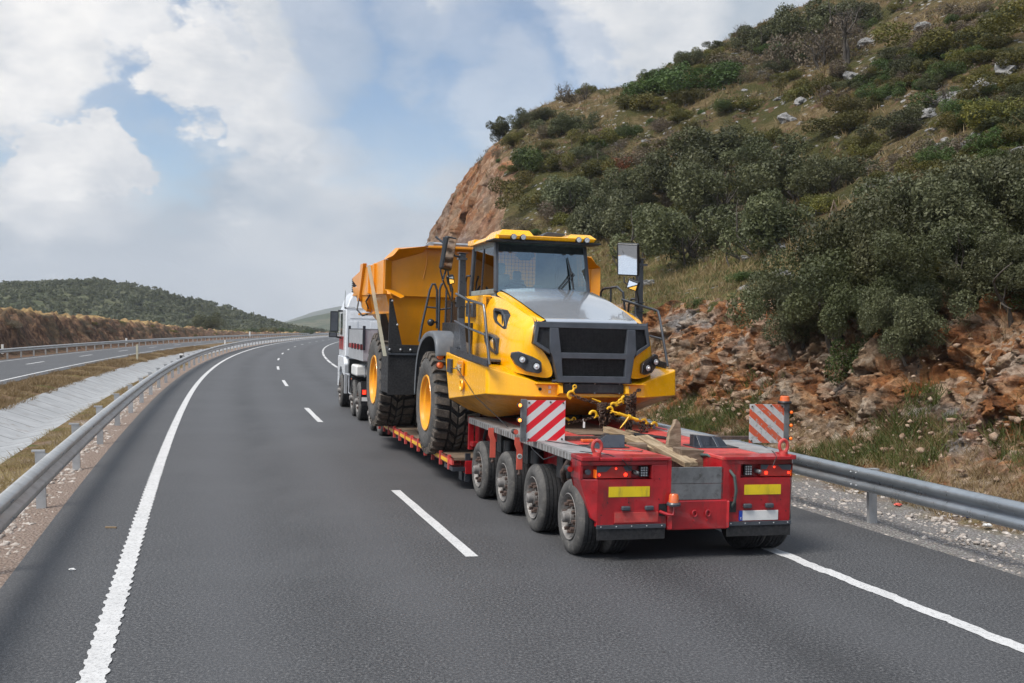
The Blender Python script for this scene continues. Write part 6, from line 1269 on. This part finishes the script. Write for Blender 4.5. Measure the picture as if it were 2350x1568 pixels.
m = MB(); m.cyl((0, .55, .5), .12, 1.9, 'x', 12); m.cyl((0, 1.95, .5), .12, 1.9, 'x', 12); m.cyl((0, CR+.95, .5), .1, 1.9, 'x', 12); sub(m, 'axles', 'black', TK)
# ---------------------------------------------------------------- vegetation
def leaf_cloud(cent, nrm, size, rng, asp=1.7):
    """one pointed quad per leaf clump"""
    n = len(cent); a = rng.normal(size=(n, 3)); a -= (a*nrm).sum(1)[:, None]*nrm*.7; a /= np.linalg.norm(a, axis=1)[:, None]; b = np.cross(nrm, a); b /= np.linalg.norm(b, axis=1)[:, None]+1e-9
    sz = (size*(.6+.8*rng.random(n)))[:, None]; V = np.stack([cent-a*sz*asp*.5, cent+b*sz*.42, cent+a*sz*asp*.5, cent-b*sz*.42], 1).reshape(-1, 3)
    return V, np.arange(4*n).reshape(n, 4)
def crown_points(lobes, n, rng, shell=.35, rag=.25):
    """lobes (x,y,z,r): points in the outer shell of each lobe"""
    w = np.array([l[3]**2 for l in lobes]); k = rng.choice(len(lobes), n, p=w/w.sum()); L = np.array(lobes)[k]; d = rng.normal(size=(n, 3)); d /= np.linalg.norm(d, axis=1)[:, None]
    lump = perlin(d*2.6+L[:, :3]*1.7)+.5*perlin(d*6+L[:, :3]*3)
    r = L[:, 3]*(1-shell*rng.random(n)**1.8)*(1+rag*lump); P = L[:, :3]+d*r[:, None]; keep = (perlin(P*1.9/np.mean([l[3] for l in lobes])+5) > -.42); return P[keep], d[keep]
def crown_mesh(name, lobes, n, size, seed, mat):
    rng = np.random.default_rng(seed); P, D = crown_points(lobes, n, rng); P[:, 2] = np.maximum(P[:, 2], -.1); nr = D+rng.normal(size=D.shape)*.75; nr /= np.linalg.norm(nr, axis=1)[:, None]
    V, F = leaf_cloud(P, nr, size, rng); return np_mesh(name, V, F, MT[mat], link=False)
def rand_lobes(rng, k, spread, r, h):
    return [(rng.normal()*spread, rng.normal()*spread, h*(.35+.6*rng.random()), r*(.65+.6*rng.random())) for _ in range(k)]
def branch_mesh(name, seed, h, spread, n, r0, levels=2, down=.1):
    rng = np.random.default_rng(seed); m = MB()
    def br(p, d, L, r, lev):
        pts = [p]; q = p; dd = d
        for i in range(4):
            dd = (dd+Vector(rng.normal(size=3)*.22)+Vector((0, 0, .05))).normalized(); q = q+dd*L/4; pts.append(q)
        m.tube(pts, [r*(1-.17*i) for i in range(5)], 5 if lev else 7, cap=False)
        if lev < levels:
            for k in range(n if lev else n):
                t = .35+.6*rng.random(); b = pts[min(4, int(t*4)+1)]; e = (dd+Vector(rng.normal(size=3)*.8)+Vector((0, 0, .25))).normalized(); br(b, e, L*(.45+.25*rng.random()), r*.45, lev+1)
    for k in range(max(1, int(spread))): br(Vector((0, 0, -down)), Vector((rng.normal()*.28, rng.normal()*.28, 1)).normalized(), h, r0, 0)
    me = bpy.data.meshes.new(name); me.from_pydata(m.v, [], m.f); me.materials.append(MT['bark']); me.polygons.foreach_set('use_smooth', [True]*len(m.f)); return me
PROTO = {}
def proto(kind, i, mat, k, spread, r, h, n, size):
    rng = np.random.default_rng(i*13+7); PROTO.setdefault(kind, []).append((crown_mesh('crown', rand_lobes(rng, k, spread, r, h), n, size, i, mat), branch_mesh('stem', i, h*.75, 3, 3, .035*h, 1)))
# every prototype is about 1 m across and is scaled to the plant
for i in range(3): proto('oaknear', i+60, 'oak2' if i else 'oak', 34, .23, .125, .70, 34000, .0125)
for i in range(4): proto('oak', i, 'oak', 22, .24, .15, .68, 11000, .021)
for i in range(3): proto('oak2', i+10, 'oak2', 22, .24, .15, .68, 11000, .021)
for i in range(3): proto('olive', i+20, 'olive', 14, .25, .18, .48, 8500, .024)
for i in range(3): proto('green', i+30, 'green', 14, .25, .18, .48, 10000, .021)
for i in range(2): proto('dry', i+40, 'dry', 8, .24, .24, .5, 2600, .03)
for i in range(2): proto('russet', i+50, 'russet', 8, .24, .24, .5, 3000, .034)
SZ = dict(oak=.5, oak2=.5, olive=.5, green=.5, dry=.5, russet=.5)
NAME = dict(oak='holm_oak', oaknear='holm_oak', oak2='holm_oak', olive='olive_green_shrub', green='green_shrub', dry='dry_shrub', russet='russet_shrub')
CATV = dict(oak='tree', oaknear='tree', oak2='tree', olive='shrub', green='shrub', dry='shrub', russet='shrub')
def plant(kind, loc, wid, hgt, label, group, stem=True, rng=random):
    cm, sm = rng.choice(PROTO[kind]); e = empty(NAME[kind], loc, rng.uniform(0, 6.28)); e.scale = (wid, wid, hgt); tag(e, label, CATV[kind], group)
    o = bpy.data.objects.new('crown', cm); COL.objects.link(o); o.parent = e
    if stem: t = bpy.data.objects.new('trunk', sm); COL.objects.link(t); t.parent = e
    return e
# big plants read off the photo: (px centre, py base, width px, height px, kind, label)
BIG = [
 (1960, 770, 250, 250, 'oaknear', 'wide dark holm oak overhanging the rock face at its left end'), (2075, 700, 250, 290, 'oaknear', 'grey-green holm oak with the tallest left shoulder above the cutting'),
 (2215, 640, 290, 270, 'oaknear', 'silvery holm oak behind and right of the overhanging ones'), (2360, 600, 270, 250, 'oaknear', 'silvery holm oak cut by the right edge of the photo'),
 (2245, 715, 250, 210, 'oaknear', 'grey-green holm oak hanging over the rock face at its right half'), (2345, 700, 190, 170, 'oaknear', 'dark holm oak at the right edge just above the rock'), (2050, 800, 170, 190, 'oaknear', 'holm oak hanging lowest over the middle of the rock face'),
 (2125, 830, 170, 190, 'oaknear', 'rounded light holm oak bulging low over the rock'), (1860, 800, 170, 200, 'oaknear', 'lowest left holm oak with its foot on the rock edge'),
 (2010, 870, 130, 150, 'green', 'deep green bush tucked in the hollow under the oaks'), (2290, 720, 200, 120, 'green', 'bright green bush in the shade right of the oaks'),
 (1610, 600, 200, 170, 'oak', 'broad dark oak just above the grassy shelf'), (1750, 590, 200, 190, 'oak', 'dark oak right of the broad one above the grassy shelf'), (1480, 600, 170, 160, 'oak', 'dark oak directly behind the cab roof mirror'),
 (1380, 560, 150, 150, 'oak2', 'grey oak bush above the cab roof'), (1300, 500, 140, 120, 'oak2', 'pale grey oak bush left of the mid slope thicket'), (1700, 500, 210, 170, 'oak', 'round-topped oak in the middle of the thicket'),
 (1840, 470, 210, 160, 'oak', 'broad oak forming the upper right of the thicket'), (1560, 460, 170, 150, 'oak', 'dark oak in the upper middle of the thicket'), (1450, 480, 130, 120, 'oak', 'oak in the upper left of the thicket'),
 (1640, 390, 200, 130, 'oak', 'long oak crown topping the thicket'), (1760, 390, 150, 110, 'oak', 'small oak behind the long thicket crown'), (1930, 440, 130, 110, 'oak', 'small oak at the right tip of the thicket'),
 (1230, 480, 110, 90, 'olive', 'olive bush by the orange scar of the cutting'), (1200, 440, 90, 70, 'olive', 'yellow-green bush on the edge of the far cutting'), (1210, 400, 110, 90, 'green', 'green bush on the shoulder of the far cutting'),
 (1590, 215, 190, 100, 'green', 'large green bush on the skyline'), (1500, 225, 130, 70, 'green', 'green bush beside the large skyline bush'), (1455, 250, 110, 60, 'olive', 'yellow-green bush left of the large skyline bush'), (1640, 205, 110, 90, 'green', 'green bush at the right end of the skyline clump'),
 (1280, 315, 70, 60, 'oak', 'rounded oak bush near the left skyline'), (1325, 310, 75, 60, 'oak', 'twin of the rounded oak bush near the left skyline'), (1150, 320, 70, 60, 'oak', 'dark bush at the crest of the far cutting'), (1200, 295, 60, 50, 'oak', 'small dark tree standing on the far crest'), (1250, 280, 50, 40, 'oak', 'thin dark tree on the far crest'),
 (1730, 130, 110, 90, 'oak', 'dark tree at the left end of the hilltop grove'), (1800, 110, 140, 120, 'oak', 'tall dark tree in the hilltop grove'), (1900, 90, 160, 120, 'oak', 'largest tree of the hilltop grove'), (1980, 60, 130, 80, 'oak2', 'grey tree at the right end of the hilltop grove'),
 (1810, 150, 80, 60, 'oak2', 'pale bush under the hilltop grove'), (2010, 200, 120, 70, 'green', 'green bush on the upper slope'), (2090, 170, 120, 90, 'green', 'taller green bush on the upper slope'), (2200, 110, 170, 90, 'olive', 'olive thicket at the upper right'), (2310, 90, 170, 110, 'olive', 'olive bush at the top right corner'),
 (1410, 330, 80, 50, 'olive', 'small olive bush halfway up the left slope'), (1720, 250, 120, 50, 'olive', 'low yellow-green bush on the upper slope'), (1840, 230, 90, 60, 'olive', 'yellow bush on the upper slope'), (1950, 300, 150, 70, 'olive', 'olive thicket in the middle of the right slope'), (2080, 310, 130, 80, 'oak', 'dark bush in the right slope thicket'), (2170, 250, 130, 80, 'green', 'green bush left of the big boulder'),
 (2290, 290, 160, 110, 'olive', 'yellow-green bush below the rock outcrop'), (2330, 210, 130, 70, 'olive', 'yellow-green bush above the rock outcrop'), (2180, 400, 130, 60, 'olive', 'low olive bush above the silvery oaks'), (2280, 380, 110, 50, 'green', 'small green bush above the silvery oaks'), (1415, 395, 70, 45, 'russet', 'rust-red bush on the left slope'),
 (1545, 345, 110, 55, 'dry', 'grey bare shrub above the thicket'), (1870, 150, 110, 120, 'dry', 'bare brown tree under the hilltop grove'), (1935, 135, 120, 120, 'dry', 'second bare brown tree under the hilltop grove'), (2050, 400, 120, 50, 'dry', 'bare brown thicket on the right slope'), (1330, 235, 60, 40, 'dry', 'bare twiggy bush on the skyline'),
 (1600, 705, 70, 35, 'green', 'low green tuft on the edge of the grassy shelf'), (1740, 650, 90, 40, 'green', 'low green bushes on the grassy shelf'), (1600, 985, 90, 45, 'green', 'green weed bush at the rock foot behind the trailer'), (1580, 430, 60, 40, 'green', 'small green bush between dark oaks'),
]
rr = random.Random(3)
def put_px(px, py, wpx, hpx, kind, label, group, k=1.12):
    r = on_hill(px, py)
    if r is None: return None
    P, t = r; w = wpx/F_PX*t*k; h = hpx/F_PX*t*k; nr_ = kind == 'oaknear'; w *= 1.22 if nr_ else 1; h *= 1.12 if nr_ else 1; return plant(kind, (P[0]-(.10*w if nr_ else -.036*w), P[1]+(-.02 if nr_ else .2)*w, P[2]-.12*h), w/.98, h/.86, label, group, True, rr)
for b in BIG: put_px(*b, 'shrubs and trees growing on the hillside')
# countless small shrubs between them, each its own object
SM = {}
LBL = {('olive', 0): 'small olive-green shrub low on the slope', ('olive', 1): 'small olive-green shrub on the middle slope', ('olive', 2): 'small olive-green shrub high on the slope',
       ('green', 0): 'small dark green shrub low on the slope', ('green', 1): 'small dark green shrub on the middle slope', ('green', 2): 'small dark green shrub high on the slope',
       ('dry', 0): 'small grey-brown twiggy shrub low on the slope', ('dry', 1): 'small grey-brown twiggy shrub on the middle slope', ('dry', 2): 'small grey-brown twiggy shrub high on the slope',
       ('oak', 0): 'small grey-green oak bush low on the slope', ('oak', 1): 'small grey-green oak bush on the middle slope', ('oak', 2): 'small grey-green oak bush high on the slope'}
cnt = 0; tries = 0
while cnt < 380 and tries < 6000:
    tries += 1; px = rr.uniform(1130, 2360); py = rr.uniform(0, 660)
    if px < 1900 and py > 540: continue
    r = on_hill(px, py)
    if r is None: continue
    P, t = r
    if float(perlin(np.array([P[0]*.09, P[1]*.09, 3.]))) < -.02 and rr.random() < .9: continue
    kind = rr.choices(['olive', 'green', 'dry', 'oak'], [.42, .18, .24, .16])[0]; w = rr.uniform(.7, 2.2)*(1.25 if t > 60 else .9); h = w*rr.uniform(.45, .8)
    z = 0 if py > 420 else (1 if py > 200 else 2)
    lb = LBL[(kind, z)]+(' at the left end of the hill' if px < 1450 else ' behind and above the dump truck' if px < 1720 else ' in the middle of the hill' if px < 2040 else ' towards the right edge'); plant(kind, (P[0], P[1], P[2]-.12*h), w/.98, h/.8, lb, 'small shrubs between the larger ones', False, rr); cnt += 1
# bare trees on the crest
def bare_tree(px, py, hpx, label, seed):
    r = on_hill(px, py)
    if r is None: return
    P, t = r; h = hpx/F_PX*t; e = empty('bare_tree', (P[0], P[1], P[2]-.1)); tag(e, label, 'tree')
    for nm in ('trunk',):
        o = bpy.data.objects.new(nm, branch_mesh('trunk', seed, h*.6, 2, 4, .05*h, 3, .1)); COL.objects.link(o); o.parent = e
    rng = np.random.default_rng(seed); V, F = leaf_cloud(*(lambda q: (q[0], q[1]))(crown_points([(0, 0, h*.75, h*.33), (h*.12, 0, h*.62, h*.26)], 700, rng, .9)), .018*h, rng)
    np_mesh('crown', V, F, MT['dry'], e)
for q in [(1185, 285, 45, 'small leafless tree on the far crest, leftmost', 91), (1300, 235, 50, 'leafless tree on the skyline right of the crest trees', 92), (1340, 232, 40, 'thin leafless shrub tree on the skyline', 93), (1425, 200, 30, 'tiny leafless tree left of the skyline bushes', 94), (1700, 110, 60, 'leafless tree at the left tip of the hilltop grove', 95),
          (1945, 150, 130, 'tall bare brown tree below the hilltop grove', 96), (1880, 160, 100, 'bare brown tree beside the tall one', 97), (2165, 260, 70, 'thin bare tree in the right slope thicket', 98)]: bare_tree(*q)
# boulders
def rock_mesh(seed, mat, sub=3):
    bm = bmesh.new(); bmesh.ops.create_icosphere(bm, subdivisions=sub, radius=1.); V = np.array([v.co[:] for v in bm.verts]); f1, f2, rd = voronoi(V*1.3+seed); n = 1+fbm(V*1.1+seed*3, 4)*.38+(rd-.5)*.38*np.clip((f2-f1)*5, 0, 1)
    V = V*n[:, None]*np.array([1, .8, .7])
    for v, c in zip(bm.verts, V): v.co = c
    me = bpy.data.meshes.new('rock'); bm.to_mesh(me); bm.free(); me.materials.append(MT[mat]); return me
ROCKS = [rock_mesh(i*3.7+1, 'boulder') for i in range(5)]
BOULD = [(2185, 240, 70, 'rounded grey boulder on the right slope'), (2130, 270, 45, 'round boulder below the large one'), (2260, 215, 65, 'long dark outcrop right of the large boulder'), (2320, 170, 70, 'dark rock outcrop at the right edge'), (2220, 290, 35, 'small grey boulder under the outcrop'), (2165, 345, 45, 'grey rock in the dry grass'), (2150, 375, 40, 'pale flat rock above the silvery oaks'), (2200, 345, 50, 'pale rock shelf above the silvery oaks'),
         (1790, 190, 30, 'small dark rock below the grove'), (1960, 180, 40, 'grey rocks beside the green bush'), (1990, 105, 40, 'white rocks near the top of the slope'), (2120, 70, 40, 'white rock near the top edge'), (1810, 280, 40, 'dark rock pile in the upper middle slope'), (1840, 240, 35, 'rock beside the yellow bush'), (1480, 660, 35, 'grey boulder on the grassy shelf beside the mirror'), (1705, 670, 30, 'pale stone on the grassy shelf'), (1800, 640, 45, 'pale rock ledge left of the oaks'), (2000, 430, 35, 'pale rock right of the thicket'), (2040, 415, 30, 'small pale rock right of the thicket')]
for i, (px, py, wpx, lab) in enumerate(BOULD):
    r = on_hill(px, py)
    if r is None: continue
    P, t = r; w = wpx/F_PX*t*.62; o = bpy.data.objects.new('boulder', ROCKS[i % 5]); COL.objects.link(o); o.location = P+np.array([0, .3*w, .15*w]); o.scale = (w, w, w*.8); o.rotation_euler = (rr.uniform(-.3, .3), rr.uniform(-.6, 0), rr.uniform(0, 6)); tag(o, lab, 'boulder', 'boulders on the hillside')
cnt = 0
while cnt < 150:
    px = rr.uniform(1250, 2349); py = rr.uniform(20, 620); r = on_hill(px, py)
    if r is None: cnt += 1; continue
    P, t = r; w = rr.uniform(.12, .42); o = bpy.data.objects.new('boulder', ROCKS[cnt % 5]); COL.objects.link(o); o.location = P+np.array([0, 0, .1*w]); o.scale = (w, w, w*.7); o.rotation_euler = (rr.uniform(-.5, .5), rr.uniform(-.5, .5), rr.uniform(0, 6))
    tag(o, 'small grey stone lying among the shrubs of the slope', 'stone', 'small stones scattered over the slope'); cnt += 1
# grass and weeds (stuff)
def blades(name, pts, hgt, wid, mat, seed, lean=.5, per=1):
    rng = np.random.default_rng(seed); n = len(pts); P = np.repeat(pts, per, 0)+np.c_[rng.normal(0, .05, (n*per, 2)), np.zeros(n*per)]; n = len(P); h = hgt*(.5+rng.random(n)); a = rng.random(n)*6.28; d = np.c_[np.cos(a), np.sin(a), np.zeros(n)]; l = rng.normal(0, lean, (n, 2))
    top = P+np.c_[l*h[:, None], h]; w = wid*(.6+.8*rng.random(n))[:, None]; V = np.stack([P-d*w, P+d*w, top+d*w*.15, top-d*w*.15], 1).reshape(-1, 3); o = np_mesh(name, V, np.arange(4*n).reshape(n, 4), MT[mat]); tag(o, kind='stuff'); return o
def scatter(n, s0, s1, o0, o1, hf, seed, thr=-.1, fr=.5):
    rng = np.random.default_rng(seed); s = s0+(s1-s0)*rng.random(n)**1.4; o = o0+(o1-o0)*rng.random(n); P = RP(s, o, 0); m = perlin(np.c_[P[:, :2]*fr, np.full(n, seed*1.)]) > thr; s, o, P = s[m], o[m], P[m]; P[:, 2] = hf(s, o)-.03; return P
flat = lambda s, o: np.where(o > 8.5, np.interp(o, OA, HA)+.06, np.interp(o, [5.4, 5.6, 7.4, 8.6], [-.012, -.04, -.10, -.02]))
g = tag(blades('dry_grass', scatter(7000, -4, 42, 7.5, 10.3, flat, 5), .16, .006, 'grass', 5, .7, 6), 'dry straw-coloured grass along the foot of the rock face', 'grass')
g = tag(blades('green_grass', scatter(12000, -4, 42, 7.9, 10.7, flat, 6, -.02), .19, .009, 'grass_g', 6, .6, 6), 'short green grass patches along the foot of the rock face', 'grass')
lft = lambda s, o: np.interp(o, [-10.45, -9.8, -9, -8.3, -6.35, -5.8, -5], [-.035, -.03, -.05, -.13, -.30, -.17, -.05])
tag(blades('verge_grass', scatter(9000, -2, 60, -6.40, -5.3, lft, 8, -.12), .13, .006, 'grass', 8, .8, 5), 'brown dry grass between the barrier and the ditch', 'grass')
tag(blades('median_grass', scatter(11000, 3, 110, -10.3, -8.3, lft, 9, -.1, .3), .15, .010, 'grass', 9, .7, 5), 'brown dry grass of the median', 'grass')
rng = np.random.default_rng(12); s1 = rng.uniform(4, 60, 7000); O5 = np.array([nodes(x)[0][4] for x in s1]); o1 = O5+rng.random(7000)*7-.3; PP = RP(s1, o1, 0); PP[:, 2] = hill_h(s1, o1)-.03
tag(blades('shelf_grass', PP[:4500], .22, .012, 'grass', 21, .5, 5), 'tall dry grass on the shelf above the rock face', 'grass'); tag(blades('shelf_green_grass', PP[4500:], .12, .014, 'grass_g', 22, .5, 6), 'green grass on the shelf above the rock face', 'grass')
s1 = rng.uniform(5, 125, 16000); o1 = rng.uniform(17, 75, 16000); PP = RP(s1, o1, 0); m = perlin(PP*.12+3) > -.1; s1, o1, PP = s1[m], o1[m], PP[m]; PP[:, 2] = hill_h(s1, o1)-.03
tag(blades('slope_grass', PP, .38, .03, 'grass', 23, .5, 5), 'dry straw grass tufts between the shrubs of the slope', 'grass')
rng = np.random.default_rng(61); n = 5200; s1 = rng.uniform(4, 125, n); o1 = 19+60*rng.random(n)**1.2; C0 = RP(s1, o1, 0); mm = perlin(C0*.10+9) > -.02; s1, o1, C0 = s1[mm], o1[mm], C0[mm]; C0[:, 2] = hill_h(s1, o1); n = len(C0); R0 = (.22+.5*rng.random(n)**2)[:, None, None]
k = 46; dd = rng.normal(size=(n, k, 3)); dd /= np.linalg.norm(dd, axis=2)[..., None]; dd[..., 2] = np.abs(dd[..., 2])*.7; Pq = (C0[:, None]+dd*R0*(.6+.5*rng.random((n, k, 1)))).reshape(-1, 3); nr = dd.reshape(-1, 3)+rng.normal(size=(n*k, 3))*.6; nr /= np.linalg.norm(nr, axis=1)[:, None]
for i, (mt_, lb_) in enumerate((('oliv2', 'low olive heath covering the ground between the shrubs'), ('dry', 'low grey-brown heath covering the ground between the shrubs'))):
    q = (np.arange(n*k)//k) % 3; sel = (q > 0) if i == 0 else (q == 0); Vq, Fq = leaf_cloud(Pq[sel], nr[sel], .085, rng); tag(np_mesh('low_heath', Vq, Fq, MT[mt_]), lb_, 'heath', kind='stuff')
# dry weeds hanging on the cut face
s1 = rng.uniform(0, 50, 800); P5 = []
for x in s1:
    O, H = nodes(x); o0 = rng.uniform(O[1], O[4]); q = RP(x, o0-.35)[()]; P5.append((q[0], q[1], np.interp(o0, O, H)))
tag(blades('rock_weeds', np.array(P5), .24, .006, 'grass', 24, .9, 6), 'thin dry weeds clinging to the rock face', 'weeds')
# loose stones along both verges
def stones(name, pts, r0, r1, mat, seed):
    rng = np.random.default_rng(seed); bm = bmesh.new(); bmesh.ops.create_icosphere(bm, subdivisions=1, radius=1.); B = np.array([v.co[:] for v in bm.verts]); F = np.array([[v.index for v in f.verts] for f in bm.faces]); bm.free()
    n = len(pts); r = (r0+(r1-r0)*rng.random(n)**3)[:, None, None]; W = B[None]*(.45+.95*rng.random((n, len(B), 1)))*(.6+.8*rng.random((n, 1, 3)))*r*np.array([1, 1, .65])+pts[:, None]; FF = (F[None]+(np.arange(n)*len(B))[:, None, None]).reshape(-1, 3)
    o = np_mesh(name, W.reshape(-1, 3), FF, MT[mat]); tag(o, kind='stuff'); return o
tag(stones('gravel', scatter(9000, -6, 34, 5.5, 8.2, flat, 31, -9)+[0, 0, .02], .012, .055, 'pebble', 1), 'pale loose gravel on the right verge', 'gravel')
tag(stones('verge_gravel', scatter(9000, -8, 34, -5.9, -4.62, lft, 33, -9)+[0, 0, .03], .012, .055, 'pebble', 2), 'loose gravel behind the left barrier', 'gravel')
tag(stones('edge_crumbs', scatter(2600, -8, 40, -4.78, -4.42, lft, 37, -9)+[0, 0, .015], .008, .035, 'asphalt', 6), 'crumbling asphalt edge pieces under the left barrier', 'crumbs')
tag(stones('edge_gravel', scatter(3000, -8, 45, -4.85, -4.50, lft, 38, -9)+[0, 0, .02], .008, .03, 'pebble', 7), 'tan gravel along the left asphalt edge', 'gravel')
tag(stones('fallen_rocks', scatter(420, -4, 40, 7.6, 10.2, flat, 35, -9)+[0, 0, -.04], .02, .11, 'redstone', 3), 'fallen ochre stones at the foot of the rock face', 'stones')
rng = np.random.default_rng(5); k = 2600; s1 = rng.uniform(2, 48, k); Q = []
for x in s1:
    O, H = nodes(x); o0 = rng.uniform(O[1]-.3, O[3]+.4); q = RP(x, o0-.30)[()]; Q.append((q[0], q[1], np.interp(o0, O, H)))
tag(stones('rubble', np.array(Q[:1500]), .02, .10, 'redstone', 4), 'broken pale rubble on the lower rock face', 'rubble')
# scrub wood covering the far hill (one mass)
rng = np.random.default_rng(77); n = 4600; ii = rng.integers(2, 34, n); jj = rng.integers(0, HV.shape[1], n); C0 = HV[ii, jj]+rng.normal(0, 1, (n, 3))*[3, 3, .2]; rad = .8+2.0*rng.random(n)**2.5
k = 26; d = rng.normal(size=(n, k, 3)); d /= np.linalg.norm(d, axis=2)[..., None]; d[..., 2] = np.abs(d[..., 2])*.8; P = (C0[:, None]+d*rad[:, None, None]*(.6+.4*rng.random((n, k, 1)))).reshape(-1, 3); nr = d.reshape(-1, 3)+rng.normal(size=(n*k, 3))*.4; nr /= np.linalg.norm(nr, axis=1)[:, None]
V, F = leaf_cloud(P, nr, .9, rng); tag(np_mesh('hill_scrub', V, F, MT['scrub']), 'dark scrub wood covering the distant hill', 'scrub', kind='stuff')
# bushes beyond the opposite road
for px, dist, w, h, kind, lab in [(483, 260, 8.2, 4.6, 'oak', 'large dark round bush beyond the far barrier'), (537, 300, 5., 1.8, 'olive', 'small yellow-green bush right of the dark round one'), (615, 330, 7, 2.6, 'olive', 'yellow-green bush where the roads bend'), (710, 360, 5, 2, 'green', 'low green bush at the far bend'), (655, 380, 6, 2.2, 'green', 'dark green bush behind the far bend'), (575, 350, 5, 2, 'green', 'green bush between the two yellow-green ones')]:
    plant(kind, ((px-1174.5)/F_PX*dist, dist, -.6), w, h/.62, lab, 'bushes beyond the far barrier', True, rr)
rng = np.random.default_rng(8); k = 60
for i in range(k):
    s0 = rr.uniform(60, 230); o0 = -rr.uniform(22.2, 26); P = RP(s0, o0)[()]; w = rr.uniform(.8, 2.2); z = float(bank_h(np.array(s0), np.array(o0)))
    plant(rr.choice(['dry', 'dry', 'olive']), (P[0], P[1], z-.1), w, w*.5, 'low brown shrub on the earth bank across the motorway', 'shrubs on the earth bank', False, rr)
n = 9000; s1 = rng.uniform(45, 250, n); o1 = -rng.uniform(24.0, 31, n); PP = RP(s1, o1, 0); PP[:, 2] = bank_h(s1, o1)-.05
tag(blades('bank_grass', PP, .30, .03, 'grass', 41, .4, 4), 'golden dry grass along the top of the earth bank', 'grass')
# ---------------------------------------------------------------- air
m = MB(); m.box((-4260, -4260, -3), (4260, 4260, 230)); hz = NT('air_haze'); hz.t.nodes.remove(hz.b); pv = hz.n('ShaderNodeVolumePrincipled'); pv.inputs['Density'].default_value = .00018; pv.inputs['Color'].default_value = (.88, .93, 1., 1); hz.l(pv.outputs[0], hz.out.inputs[1]); hz_o = m.build('haze', hz.m); tag(hz_o, 'thin pale haze in the valley air', 'haze', kind='stuff')
print('objects', len(bpy.data.objects))
